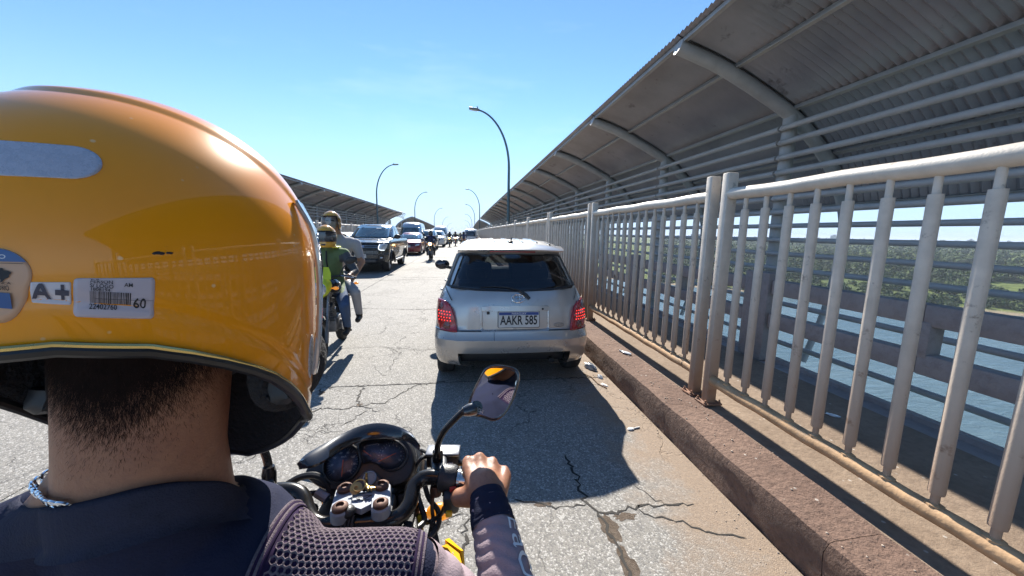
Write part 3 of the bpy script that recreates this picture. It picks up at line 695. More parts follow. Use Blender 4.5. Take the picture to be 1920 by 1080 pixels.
# ------------------------------------------------------------------ street lamps
LAMPM = M('lamp pole paint', (.10, .16, .18), .5, .2, var=.15, vs=3)
LAMPH = M('lamp head', (.16, .17, .17), .45, var=.1); LENS = M('lamp lens', (.5, .5, .46), .2)
def lamp(x, y, h, side, label, group):
    z = .25+zd(y); t = thing('street_lamp', label, 'street lamp', (x, y, z), 0, group); H = h-.25-0.0; R = H*.24
    mb = MB(); pts = [(0, 0, 0), (0, 0, H*.3), (0, 0, H*.62)]
    for i in range(1, 15): a = i/14*radians(83); pts.append((side*R*1.0*(1-cos(a)), 0, H*.62+H*.37*sin(a)))
    rs = [.085, .075, .065]+[.062-.022*i/14 for i in range(1, 15)]; mb.tube(pts, rs, 12); mb.lathe([(.13, 0), (.13, .02), (.10, .03), (.10, .4), (.085, .42)], n=14); mb.build('pole', LAMPM, t)
    e = Vector(pts[-1]); mb = MB(); mb.box(e+Vector((side*.20, 0, .03)), (.52, .22, .09), Matrix.Rotation(-side*radians(6), 3, 'Y'), .03)
    mb.lathe([(.03, 0), (.03, .1)], e+Vector((side*.05, 0, .06)), n=8); hd = mb.build('lamp_head', LAMPH, t)
    mb = MB(); mb.box(e+Vector((side*.24, 0, -.022)), (.36, .17, .02), Matrix.Rotation(-side*radians(6), 3, 'Y'), .006); mb.build('lens', LENS, hd)
    return t
RL = [(19.5, 7.72), (55.7, 7.95), (81, 7.9), (109, 7.8), (138, 7.8), (167, 7.9)]
LL = [(35.3, 7.55), (61.5, 8.0), (100.6, 8.6), (138, 9.0), (172, 9.0), (205, 9.0)]
rl = ['tall curved street lamp nearest on the right, rising behind the railing above the silver hatchback', 'second curved street lamp on the right, above the far canopy end', 'third curved street lamp on the right side', 'fourth curved street lamp on the right side', 'fifth curved street lamp on the right side', 'farthest curved street lamp on the right side']
ll = ['tall curved street lamp nearest on the left, above the pickup', 'second curved street lamp on the left, above the far canopy peak', 'third curved street lamp on the left side', 'fourth curved street lamp on the left side', 'fifth curved street lamp on the left side', 'farthest curved street lamp on the left side']
for (y, h), l in zip(RL, rl): lamp(2.3, y, h, -1, l, 'street lamps along the right side')
for (y, h), l in zip(LL, ll): lamp(-7.8, y, h, 1, l, 'street lamps along the left side')
# ------------------------------------------------------------------ litter
def litter(name, label, cat, mb, mats, loc, rz=0):
    o = mb.build(name, mats); o.location = loc; o.rotation_euler = (0, 0, rz); return tag(o, label, cat)
def crumple(seed, sx, sy, sz):
    bm = bmesh.new(); bmesh.ops.create_icosphere(bm, subdivisions=3, radius=1); mb = MB()
    for v in bm.verts:
        d = v.co.normalized(); f = .75+.45*abs(noise.noise(d*2.7+Vector((seed, 0, 0))))+.25*noise.noise(d*6+Vector((0, seed, 0))); v.co = Vector((d.x*f*sx, d.y*f*sy, max(-.2, d.z*f)*sz+.2*sz))
    bm.verts.index_update(); mb.add([v.co[:] for v in bm.verts], [tuple(v.index for v in f.verts) for f in bm.faces]); bm.free(); return mb
PLAST = M('clear plastic', (.62, .64, .66), .18, var=.2, spec=.8); WPAP = M('white paper scrap', (.7, .69, .66), .7, var=.1)
litter('plastic_bag', 'crumpled pale plastic bag with dark rubbish in the gutter by the rear wheel', 'litter', crumple(2, .05, .12, .06), M('grey plastic bag', (.40, .41, .43), .2, var=.6, vs=14, spec=.8), (1.52, 4.12, 0), .4)
litter('crumpled_wrapper', 'small white crumpled wrapper in the gutter behind the silver hatchback', 'litter', crumple(5, .03, .05, .03), PLAST, (1.53, 3.83, 0), .2)
litter('paper_scrap', 'torn white scrap of plastic on the gutter dust, past the crumpled wrapper', 'litter', crumple(8, .025, .055, .015), WPAP, (1.50, 3.62, 0), .5)
litter('drinking_straw', 'thin brown twig lying in the dusty gutter', 'twig', MB().tube([(0, 0, .008), (.06, -.12, .012), (.07, -.3, .008), (.12, -.42, .008)], .006, 6), M('twig', (.22, .13, .07), .8), (1.37, 3.95, 0))
litter('plastic_spoon', 'white plastic spoon fragment lying on the gutter dust', 'litter', MB().ell((0, 0, .008), (.022, .03, .008), None, 10, 6).tube([(0, -.02, .008), (.01, -.09, .008)], .006, 6), WPAP, (1.38, 2.72, 0), 1.7)
litter('flat_bottle', 'flattened pale plastic bottle on the kerb ledge below the railing', 'litter', MB().ell((0, 0, .014), (.028, .07, .013), None, 12, 7).tube([(0, .06, .014), (0, .095, .014)], .010, 8), PLAST, (1.86, 3.9, .25), .5)
litter('foil_wrapper', 'small shiny foil wrapper lying on the shaded walkway', 'litter', crumple(11, .03, .05, .008), PLAST, (2.85, 2.35, .247), .7)
# ------------------------------------------------------------------ vehicles
RUB = M('tyre rubber', (.022, .022, .023), .85, var=.25, vs=20, bump=.3, bs=120, dirt=((.09, .08, .07), .6, 12)); ALLOY = M('wheel rim', (.42, .43, .44), .35, .7, var=.2)
BLK = M('black plastic', (.018, .018, .02), .45, var=.2, vs=20); TRIM = M('chrome', (.72, .73, .75), .12, 1.0, var=.08)
GLASS_D = glass_mat('tinted car glass', (.16, .18, .20), .03); GLASS_W = glass_mat('windscreen glass', (.38, .45, .45), .06)
LAMPG = M('clear lamp', (.62, .65, .68), .12, .35, var=.25, vs=30, coat=1); TAILR = M('red tail lamp', (.36, .008, .012), .12, var=.25, vs=25, coat=1)
TAILON = M('lit red lamp', (.6, .01, .01), .2, var=0, emit=(1, .04, .03, 1.1)); AMB = M('amber lamp', (.8, .25, .02), .2, coat=1, emit=(1, .35, .03, .25)); HEADON = M('lit headlamp', (1, .8, .5), .2, var=0, emit=(1, .62, .22, 5))
PLATEW = M('plate white', (.62, .60, .56), .45, var=.1); PLATEB = M('plate blue', (.03, .07, .26), .45); INK = M('black lettering', (.015, .015, .018), .5, var=0); WHT = M('white lettering', (.78, .78, .78), .5, var=.03)
CABIN = M('cabin cloth', (.035, .035, .04), .9, var=.2)
class Body:
    """a car shell as a stack of plan outlines; every level: z, half width, y rear, y front"""
    def __init__(s, lv, rr=.28, rf=.45, br=.05, bf=.10, seg=3):
        L = []
        for a, b in zip(lv, lv[1:]):
            k = max(1, min(seg, int((b[0]-a[0])/.03)))
            for i in range(k): t = i/k; L.append([a[j]+(b[j]-a[j])*t for j in range(4)])
        L.append(list(lv[-1])); s.L = L; s.rr, s.rf, s.br, s.bf = rr, rf, br, bf
    def at(s, z):
        L = s.L; z = max(L[0][0], min(L[-1][0], z))
        for a, b in zip(L, L[1:]):
            if a[0] <= z <= b[0]: t = (z-a[0])/max(1e-9, b[0]-a[0]); return [a[j]+(b[j]-a[j])*t for j in range(1, 4)]
        return L[-1][1:]
    def radii(s, hw, yr, yf): m = min(hw, (yf-yr)/2)*.92; return min(s.rr, m), min(s.rf, m)
    def rear(s, x, z):
        hw, yr, yf = s.at(z); r, _ = s.radii(hw, yr, yf); x = max(-hw, min(hw, x)); b = s.br*(x/hw)**2
        e = abs(x)-(hw-r); return yr+b+(r-sqrt(max(0, r*r-e*e)) if e > 0 else 0)
    def front(s, x, z):
        hw, yr, yf = s.at(z); _, r = s.radii(hw, yr, yf); x = max(-hw, min(hw, x)); b = s.bf*(x/hw)**2
        e = abs(x)-(hw-r); return yf-b-(r-sqrt(max(0, r*r-e*e)) if e > 0 else 0)
    def side(s, y, z):
        hw, yr, yf = s.at(z); a, b = s.radii(hw, yr, yf)
        e = (yr+s.br+a)-y
        if e > 0: return hw-a+sqrt(max(0, a*a-min(e, a)**2))
        e = y-(yf-s.bf-b)
        if e > 0: return hw-b+sqrt(max(0, b*b-min(e, b)**2))
        return hw
    def ring(s, z, hw, yr, yf):
        a, b = s.radii(hw, yr, yf); P = []
        for i in range(13): x = -(hw-a)+2*(hw-a)*i/12; P.append((x, yr+s.br*(x/hw)**2))
        y0 = yr+s.br; y1 = yf-s.bf
        for i in range(1, 8): t = -pi/2+pi/2*i/8; P.append((hw-a+a*cos(t), y0+a+a*sin(t)))
        for i in range(19): P.append((hw, y0+a+(y1-b-y0-a)*i/18))
        for i in range(1, 8): t = pi/2*i/8; P.append((hw-b+b*cos(t), y1-b+b*sin(t)))
        for i in range(13): x = (hw-b)-2*(hw-b)*i/12; P.append((x, yf-s.bf*(x/hw)**2))
        for i in range(1, 8): t = pi/2+pi/2*i/8; P.append((-(hw-b)+b*cos(t), y1-b+b*sin(t)))
        for i in range(19): P.append((-hw, y1-b-(y1-b-y0-a)*i/18))
        for i in range(1, 8): t = pi+pi/2*i/8; P.append((-(hw-a)+a*cos(t), y0+a+a*sin(t)))
        return [Vector((x, y, z)) for x, y in P]
    def S(s, which):
        def pt(u, v):
            if which == 'rear': return Vector((u, s.rear(u, v), v))
            if which == 'front': return Vector((u, s.front(u, v), v))
            if which == 'right': return Vector((s.side(u, v), u, v))
            return Vector((-s.side(u, v), u, v))
        def f(u, v):
            e = .012; p = pt(u, v); a = pt(u+e, v)-pt(u-e, v); b = pt(u, v+e)-pt(u, v-e); n = a.cross(b)
            if n.length < 1e-12: n = Vector((0, -1, 0)) if which == 'rear' else Vector((0, 1, 0))
            n.normalize()
            o = {'rear': (0, -1, .2), 'front': (0, 1, .2), 'right': (1, 0, .1), 'left': (-1, 0, .1)}[which]
            if n.dot(Vector(o)) < 0: n = -n
            return p, n
        return f
    def mesh(s, mats, arches=None, hole=None, name='body', sharp=30):
        mb = MB(); R = [s.ring(*l) for l in s.L]; mb.loft(R, True, True); me = mb.mesh(name, mats, None)
        if arches:
            t = bpy.data.objects.new('tmp', me); COL.objects.link(t); cm = MB()
            for (y, z, r, w) in arches:
                for sg in (-1, 1):
                    hw = s.at(z+r*.5)[0]; cm.lathe([(r, 0), (r, w+.3)], (sg*(hw+.25), y, z), (-sg, 0, 0), 36)
            ct = bpy.data.objects.new('tmp2', cm.mesh('cut', BLK, None)); COL.objects.link(ct)
            md = t.modifiers.new('b', 'BOOLEAN'); md.operation = 'DIFFERENCE'; md.solver = 'EXACT'; md.object = ct; md.material_mode = 'TRANSFER'
            dg = bpy.context.evaluated_depsgraph_get(); dg.update(); me = bpy.data.meshes.new_from_object(t.evaluated_get(dg)); bpy.data.objects.remove(t); bpy.data.objects.remove(ct); me.name = name
        if hole:
            bm = bmesh.new(); bm.from_mesh(me); kill = [f for f in bm.faces if hole(f.calc_center_median(), f.normal)]
            bmesh.ops.delete(bm, geom=kill, context='FACES'); bm.to_mesh(me); bm.free()
        me.polygons.foreach_set('use_smooth', [True]*len(me.polygons)); me.set_sharp_from_angle(angle=radians(sharp)); me.update(); return me
def wheel(parent, x, y, r, w, me=None, sg=1):
    """tyre with a rim of ten spokes as its sub-part"""
    key = ('wheel', r, w)
    if key not in WM:
        mb = MB(); h = w/2; mb.lathe([(r*.66, -h*.8), (r*.70, -h*.98), (r*.9, -h), (r*.97, -h*.85), (r, -h*.5), (r, -h*.16), (r*.985, -h*.15), (r*.985, -h*.08), (r, -h*.07), (r, h*.07), (r*.985, h*.08), (r*.985, h*.15), (r, h*.16), (r, h*.5), (r*.97, h*.85), (r*.9, h), (r*.70, h*.98), (r*.66, h*.8)], axis=(1, 0, 0), n=36, caps=False)
        ty = mb.mesh('wheel', RUB); mb = MB(); mb.lathe([(r*.66, -h*.8), (r*.62, -h*.5), (r*.60, h*.5), (r*.66, h*.82), (r*.69, h*.86)], axis=(1, 0, 0), n=36, caps=False)
        for k in range(10):
            a = 2*pi*k/10; mb.tube([(h*.55, r*.12*cos(a), r*.12*sin(a)), (h*.66, r*.4*cos(a), r*.4*sin(a)), (h*.6, r*.63*cos(a), r*.63*sin(a))], [r*.06, r*.05, r*.06], 6)
        mb.lathe([(r*.17, h*.3), (r*.17, h*.68), (r*.12, h*.72)], axis=(1, 0, 0), n=14); mb.lathe([(r*.5, -h*.1), (r*.5, h*.05)], axis=(1, 0, 0), n=20, mi=1)
        WM[key] = (ty, mb.mesh('rim', [ALLOY, BLK]))
    ty, rm = WM[key]; o = link('wheel', ty, parent, (x, y, r-.006), (0, 0, 0 if sg > 0 else pi)); link('rim', rm, o); return o
WM = {}
def wing_mirror(parent, x, y, z, mat, s=1.0, face=1, gm=None):
    sg = 1 if x > 0 else -1; mb = MB(); mb.ell((x+sg*.12*s, y, z+.02), (.12*s, .075*s, .085*s), None, 14, 9); mb.tube([(x-sg*.04, y+.03, z-.04), (x+sg*.06*s, y+.01, z-.02)], .03*s, 8)
    o = mb.build('wing_mirror', mat, parent); g = MB(); g.ell((x+sg*.125*s, y-face*.062*s, z+.02), (.095*s, .018*s, .065*s), None, 14, 7); g.build('mirror_glass', gm or M('car mirror glass', (.35, .37, .4), .03, 1.0, var=0), o); return o
def plate(parent, S, cx, cz, w, h, body, textsize, name='number_plate', top=None):
    mb = MB(); R = rrect(w, h, .012, 3, cx, cz); patch(mb, R, S, .014, .014, 3, 0, .03); N = Vector(S(cx, cz)[1]); P0 = S(cx, cz)[0]
    X = Vector((1, 0, 0)) if N.y < 0 else Vector((-1, 0, 0)); Y = N.cross(X); F = lambda p, d=.0165: P0+X*p.x+Y*p.y+N*d
    sx = 1 if N.y < 0 else -1; base = P0
    fr = MB(); fr.prism(rrect(w, h, .012, 3), P0+N*.004, X, Y, .012); mb = fr
    if top: q = MB(); q.prism([(-w/2+.006, h*.5-.036), (w/2-.006, h*.5-.036), (w/2-.006, h/2-.006), (-w/2+.006, h/2-.006)], P0+N*.0155, X, Y, .001); merge(mb, q, None, 1); merge(mb, text_mb(top, .030), lambda p: F(p+Vector((0, h*.5-.022, 0)), .018), 3)
    if body: merge(mb, text_mb(body, textsize, bold=.022), lambda p: F(Vector((p.x*.78, p.y*1.15-(.012 if top else 0), 0)), .0172), 2)
    b = MB(); b.prism(rrect(w+.012, h+.012, .016, 3), P0+N*.001, X, Y, .010); merge(mb, b, None, 4)
    return mb.build(name, [PLATEW, PLATEB, INK, WHT, BLK], parent, sharp=30)

# ---- the silver hatchback
SILVER = M('silver car paint', (.50, .485, .465), .30, .55, var=.07, vs=3, coat=.7, dirt=((.40, .36, .32), .62, 3.5), lowdirt=((.36, .31, .26), .15, .75))
def silver_hatchback():
    t = thing('hatchback', 'dusty silver hatchback with tinted rear window and lit brake lights stopped just ahead', 'car', (.525, 3.64, 0), radians(-.3))
    lv = [(.21, .79, .14, 3.70), (.235, .82, .06, 3.78), (.30, .838, .022, 3.82), (.42, .846, .0, 3.84), (.515, .848, .0, 3.85), (.545, .846, .030, 3.845), (.60, .842, .045, 3.83), (.606, .836, .060, 3.82), (.618, .838, .072, 3.81), (.75, .828, .085, 3.77), (.86, .806, .105, 3.64), (.92, .79, .125, 3.50),
          (.98, .765, .155, 3.1), (1.02, .745, .19, 2.88), (1.10, .712, .245, 2.70), (1.25, .655, .35, 2.42), (1.375, .608, .44, 2.17), (1.40, .60, .37, 2.08), (1.425, .595, .345, 2.0), (1.45, .585, .37, 1.95), (1.485, .555, .55, 1.88), (1.51, .50, .85, 1.80), (1.526, .38, 1.1, 1.7), (1.532, .2, 1.3, 1.55)]
    B = Body(lv, .25, .5, .055, .16)
    def hole(c, n):
        if 1.03 < c.z < 1.36:
            hw = B.at(c.z)[0]
            if n.y < -.3 and abs(c.x) < hw-.06: return True
            if n.y > .3 and abs(c.x) < hw-.08: return True
            if abs(n.x) > .5 and .75+(c.z-1.03)*.4 < c.y < 2.75-(c.z-1.03)*1.75: return True
        if c.z < .36 and n.y < -.4 and abs(c.x) < .56: return True
        return c.z < .22 and abs(n.z) > .9
    link('body', B.mesh([SILVER, BLK], [(.60, .30, .335, .20), (3.0, .30, .335, .20)], hole), t)
    R = B.S('rear')
    # rear glass, tall and dark, with its black border
    out = [(-.735+.012, 1.035), (-.4, 1.008), (0, .998), (.4, 1.008), (.723, 1.035), (.70, 1.12), (.655, 1.25), (.612, 1.362), (.58, 1.378), (0, 1.384), (-.58, 1.378), (-.612, 1.362), (-.655, 1.25), (-.70, 1.12)]
    mb = MB(); patch(mb, out, R, .006, .012, 5, 0, .05); rw = mb.build('rear_window', GLASS_D, t, sharp=None)
    mb = MB(); vs = []; n = len(out); oo = resample(out, .05); ins = [(x*.955, 1.19+(z-1.19)*.90) for x, z in oo]; m = len(oo)
    for a in (oo, ins): vs += [(lambda P: P[0]+P[1]*.0075)(R(x, z)) for x, z in a]
    mb.add(vs, [(k, (k+1) % m, m+(k+1) % m, m+k) for k in range(m)]); mb.build('window_border', BLK, rw, sharp=None)
    w = MB(); pts = [R(.10, 1.0), R(.0, 1.05), R(-.22, 1.065), R(-.42, 1.05)]
    w.tube([p+n*.02 for p, n in [R(.155, .925), R(.12, .965), R(.06, 1.0)]], [.016, .017, .014], 8); w.tube([p+n*.022 for p, n in [R(.07, 1.0), R(-.05, 1.03), R(-.20, 1.04), R(-.36, 1.033)]], [.010, .008, .007, .006], 6); w.build('wiper', BLK, t)
    # doors' glass, windscreen
    for s in ('right', 'left'):
        S_ = B.S(s)
        for a in ([(.80, 1.05), (1.72, 1.045), (1.70, 1.37), (1.10, 1.365), (.92, 1.25)], [(1.78, 1.045), (2.66, 1.04), (2.18, 1.33), (2.05, 1.37), (1.76, 1.37)]):
            mb = MB(); patch(mb, a, S_, .004, .01, 4, 0, .06); mb.build('side_window', GLASS_D, t, sharp=None)
        mb = MB()
        for yy in (.76, 1.74, 2.72): mb.add([(lambda P: P[0]+P[1]*.0012)(S_(yy+dx, z)) for z in (.30, .5, .7, .9, 1.0) for dx in (-.004, .004)], [(2*k, 2*k+1, 2*k+3, 2*k+2) for k in range(4)])
        mb.build('door_seam', BLK, t, sharp=None)
        h = MB(); p, n = S_(1.05, .90); h.box(p+n*.016, (.03, .16, .03), None, .01); p, n = S_(2.0, .89); h.box(p+n*.016, (.03, .16, .03), None, .01); h.build('door_handle', SILVER, t)
    F = B.S('front'); mb = MB(); patch(mb, [(-.62, 1.06), (.62, 1.06), (.50, 1.37), (-.50, 1.37)], F, .004, .01, 5, 0, .08); mb.build('windshield', GLASS_W, t, sharp=None)
    # tail lamps: red lens, two round bowls, the lit dots of the brake lamp
    for sg in (-1, 1):
        out = [(sg*x, z) for x, z in [(.60, .598), (.775, .602), (.80, .66), (.812, .78), (.796, .895), (.765, .905), (.70, .892), (.655, .84), (.622, .74), (.603, .65)]]
        mb = MB(); patch(mb, out, R, .018, .03, 4, 0, .03, .006); tl = mb.build('tail_light', TAILR, t, sharp=50)
        for (x, z, r) in ((.755, .835, .036), (.70, .650, .042)):
            P, n = R(sg*x, z); c = MB(); c.lathe([(r, 0), (r*.98, .004), (r*.8, .005), (r*.7, .002), (r*.2, .006), (.001, .007)], P+n*.018, n, 20, caps=False); c.build('lamp_bowl', M('dark red lamp bowl', (.13, .012, .014), .15, coat=1, var=.3, vs=60), tl)
        d = MB()
        for i in range(5):
            for j in range(4):
                x = .662+.028*i+.006*(j % 2); z = .705+.029*j
                if x-.62 < (z-.70)*.3: continue
                if (x-.755)**2+(z-.835)**2 < .0016: continue
                P, n = R(sg*x, z); d.ell(P+n*.019, (.0068, .004, .0062), None, 6, 4)
        d.build('brake_lamp', TAILON, tl)
    # number plate in its recess, handle ledge, emblem, script
    mb = MB(); o_ = rrect(.735, .265, .03, 4, 0.005, .728); oo = resample(o_, .04); m = len(oo); inn = [(.005+(x-.005)*.93, .728+(z-.728)*.86) for x, z in oo]
    vs = [(lambda P: P[0]+P[1]*.006)(R(x, z)) for x, z in oo]+[(lambda P: P[0]+P[1]*.008)(R(.005+(x-.005)*.975, .728+(z-.728)*.94)) for x, z in oo]+[(lambda P: P[0]+P[1]*.0015)(R(x, z)) for x, z in inn]
    mb.add(vs, [(k, (k+1) % m, m+(k+1) % m, m+k) for k in range(m)]+[(m+k, m+(k+1) % m, 2*m+(k+1) % m, 2*m+k) for k in range(m)]); mb.build('plate_surround', SILVER, t)
    mb = MB(); patch(mb, rrect(.70, .055, .012, 3, .005, .832), R, .030, .03, 3, 0, .05, .004); P, n = R(.29, .826); mb.lathe([(.011, 0), (.011, .004)], P+n*.029, n, 12, 1); P, n = R(-.28, .79); mb.box(P+n*.012, (.03, .02, .03), None, .004, 1); mb.build('hatch_handle', [SILVER, BLK], t)
    pl_ = plate(t, R, .04, .722, .43, .165, 'AAKR 585', .115, 'number_plate', 'PARAGUAY')
    fl = MB(); P, n = R(.225, .787); fl.box(P+n*.0185, (.034, .002, .006), None, 0, 0); fl.box(P+n*.0185+Vector((0, 0, .007)), (.034, .002, .006), None, 0, 1); fl.box(P+n*.0185-Vector((0, 0, .007)), (.034, .002, .006), None, 0, 2); fl.build('flag_print', [WHT, M('flag red', (.5, .02, .03), .5), PLATEB], pl_)
    em = MB(); P, n = R(.035, .935); X = Vector((1, 0, 0)); Y = n.cross(X)
    def oval(rx, rz, w, cx=0, cz=0, seg=28): em.tube([P+X*(cx+rx*cos(2*pi*k/seg))+Y*(cz+rz*sin(2*pi*k/seg))+n*.007 for k in range(seg+1)], w, 6, False)
    oval(.068, .046, .0062); oval(.021, .042, .0055, 0, -.002); oval(.050, .019, .0055, 0, .022); em.build('emblem', TRIM, t)
    sc = MB(); merge(sc, text_mb('ist', .065, 0, .003), lambda p: (lambda Q: Q[0]+Q[1]*(.004+p.z))(R(.475+p.x*1.3, .655+p.y*.8))); oo = [(.455+.055*cos(2*pi*k/20), .655+.02*sin(2*pi*k/20)) for k in range(21)]
    sc.tube([(lambda Q: Q[0]+Q[1]*.004)(R(x+.02, z)) for x, z in oo], .0035, 5, False); sc.build('badge', M('dull chrome', (.36, .33, .30), .35, .6), t)
    # seams of hatch and bumper, reflector notch, valance, underside
    mb = MB()
    def seam(pts, wd=.0035, off=.0015):
        vs = []
        for i, (x, z) in enumerate(pts):
            a = pts[max(0, i-1)]; b = pts[min(len(pts)-1, i+1)]; d = Vector((b[0]-a[0], b[1]-a[1])).normalized(); q = Vector((-d.y, d.x))*wd
            for sgn in (1, -1): P, n = R(x+q.x*sgn, z+q.y*sgn); vs.append(P+n*off)
        mb.add(vs, [(2*i, 2*i+1, 2*i+3, 2*i+2) for i in range(len(pts)-1)])
    seam([(-.62+.062*i, .603) for i in range(21)], .006); seam([(-.83+.02*i, .60) for i in range(10)], .003); seam([(.65+.02*i, .60) for i in range(10)], .003)
    for sg in (-1, 1): seam([(sg*(.655+.08*i/8-.0), .91+.12*i/8) for i in range(9)], .004)
    seam([(-.22, .60-.012*i) for i in range(8)], .0022)
    mb.build('hatch_seam', BLK, t, sharp=None)
    mb = MB(); mb.box((0, .30, .30), (1.14, .20, .14), None, .02); mb.box((0, 1.9, .24), (1.4, 2.9, .06)); mb.tube([(.42, .14, .245), (.42, .8, .25)], .028, 10); mb.box((0, .6, .30), (1.0, .10, .08)); mb.build('underbody', BLK, t)
    # bumper mouth corners stand down either side of the valance
    mb = MB(); vs = [(lambda P: P[0]+P[1]*.003)(R(x, z)) for x, z in [(-.60, .215), (-.535, .365), (.535, .365), (.60, .215)]]
    # spoiler lip with its high brake lamp, roof ribs, antenna
    sp = MB(); up = [(-.585, .40, 1.425), (-.3, .315, 1.437), (0, .30, 1.44), (.3, .315, 1.437), (.585, .40, 1.425)]
    P = [Vector(p) for p in up]; rings = []
    for p in P: rings.append([p+Vector((0, .16, .045)), p+Vector((0, .05, .022)), p, p+Vector((0, .01, -.016)), p+Vector((0, .09, -.02)), p+Vector((0, .2, -.02))])
    sp.loft(rings, True, True); so_ = sp.build('spoiler', SILVER, t, sharp=45)
    hb = MB(); hb.box((0, .36, 1.412), (.5, .02, .014), None, .003); hb.build('high_brake_light', TAILR, so_)
    rb = MB()
    for k in range(-2, 3): rb.tube([(k*.17, .75, 1.505), (k*.165, 1.2, 1.528), (k*.16, 1.7, 1.527)], .012, 6)
    rb.build('roof_rib', SILVER, t)
    for sg in (-1, 1):
        q = MB(); q.tube([(sg*.47, .62, 1.487), (sg*.485, 1.1, 1.507), (sg*.48, 1.75, 1.50)], .010, 6); q.build('roof_seam', BLK, t)
    an = MB(); an.box((.02, .74, 1.512), (.05, .09, .02), None, .008); an.tube([(.02, .74, 1.515), (.03, .69, 1.56)], [.010, .006], 8); an.build('antenna', BLK, t)
    for x in (-.78, .78): wing_mirror(t, x, 2.58, 1.06, BLK, 1.0, 1, M('dark mirror glass', (.06, .06, .07), .1, 1.0, var=0))
    for x, sg in ((-.735, -1), (.735, 1)):
        for y in (.60, 3.0): wheel(t, x, y, .30, .185, None, sg)
    # seats seen through the glass
    for x in (-.36, .36):
        s_ = MB(); s_.box((x, 1.95, .62), (.46, .5, .14), None, .05); s_.box((x, 1.72, .92), (.44, .12, .56), Matrix.Rotation(radians(12), 3, 'X'), .05); s_.box((x, 1.64, 1.27), (.24, .09, .17), None, .04); s_.build('front_seat', CABIN, t)
    s_ = MB(); s_.box((0, .85, .80), (1.2, .14, .52), Matrix.Rotation(radians(14), 3, 'X'), .05)
    for x in (-.38, .38): s_.box((x, .78, 1.12), (.24, .08, .13), None, .035)
    s_.build('rear_seat', CABIN, t); d_ = MB(); d_.box((0, 2.75, .92), (1.3, .4, .2), None, .06); d_.build('dashboard', CABIN, t)
    p_ = MB(); p_.ell((.40, 1.80, 1.22), (.10, .11, .13), None, 12, 9); p_.cap((.40, 1.86, .85), .17, (.40, 1.83, 1.02), .15, 12); p_.build('seat_cover', CABIN, t)
    rm = MB(); rm.box((0, 2.08, 1.33), (.22, .03, .06), None, .015); rm.build('inside_mirror', BLK, t)
    hl = MB()
    for sg in (-1, 1): patch(hl, [(sg*x, z) for x, z in [(.45, .66), (.70, .68), (.72, .80), (.48, .78)]], F, .008, .02, 3, 0, .05)
    hl.build('headlight', LAMPG, t)
    return t
silver_hatchback()

# ---- generic vehicles of the oncoming column
def std_car(name, label, cat, loc, rz, lv, paint, wh, group=None, rr=.3, rf=.4, bf=.1, win=None, side_w=(), rear_w=None, head=None, tail=None, grille=None, body_plate=True, arches=True, name_plate='', mirror=None, roof_rack=False):
    """a vehicle centred on its footprint; front towards local +y"""
    t = thing(name, label, cat, (loc[0], loc[1], zd(loc[1])), rz, group); t.rotation_euler = (sl(loc[1])*(1 if abs(rz) < 1 else -1), 0, rz)
    B = Body(lv, rr, rf, .05, bf); F, Rr = B.S('front'), B.S('rear'); ya, yb, r, w = wh
    link('body', B.mesh([paint, BLK], [(ya, r, r*1.13, w+.03), (yb, r, r*1.13, w+.03)] if arches else None), t)
    if win: mb = MB(); patch(mb, win, F, .006, .012, 4, 0, .08); mb.build('windshield', M('dark windscreen', (.05, .085, .095), .04, var=.5, vs=2.5, coat=1, spec=.8), t, sharp=None)
    if rear_w: mb = MB(); patch(mb, rear_w, Rr, .006, .012, 4, 0, .08); mb.build('rear_window', M('dark rear glass', (.02, .025, .035), .05, coat=1), t, sharp=None)
    for s in ('right', 'left'):
        for a in side_w: mb = MB(); patch(mb, a, B.S(s), .004, .01, 4, 0, .08); mb.build('side_window', M('dark side glass', (.03, .045, .055), .04, var=.3, coat=1, spec=.8), t, sharp=None)
    for sg in (-1, 1):
        if head: mb = MB(); patch(mb, [(sg*x, z) for x, z in head], F, .010, .03, 3, 0, .05, .004); mb.build('headlight', LAMPG, t)
        if tail: mb = MB(); patch(mb, [(sg*x, z) for x, z in tail], Rr, .010, .03, 3, 0, .05); mb.build('tail_light', TAILR, t)
        if mirror: wing_mirror(t, sg*mirror[0], mirror[1], mirror[2], paint if paint.name.startswith('white') else BLK, mirror[3])
        for y in (ya, yb): wheel(t, sg*(B.at(r)[0]-w/2-.01), y, r, w, None, sg)
    if grille: mb = MB(); patch(mb, grille, F, .008, .03, 3, 0, .06); mb.build('grille', BLK, t)
    if name_plate is not None: plate(t, F, 0, lv[3][0]+.08, .40, .13, name_plate, .085)
    return t, B
WHITE = M('white car paint', (.78, .78, .77), .3, var=.05, coat=.8); RED = M('red car paint', (.20, .022, .026), .3, .2, var=.06, coat=.8); GREYP = M('grey car paint', (.23, .25, .27), .3, .5, var=.06, coat=.8); DGREY = M('dark green grey pickup paint', (.018, .023, .027), .26, .25, var=.08, coat=.9); NAVY = M('black car paint', (.02, .022, .028), .25, .2, coat=.9); SILV2 = M('silver paint of far cars', (.48, .49, .50), .3, .5, coat=.8); WHITE2 = M('white van paint', (.72, .73, .73), .35, coat=.6)
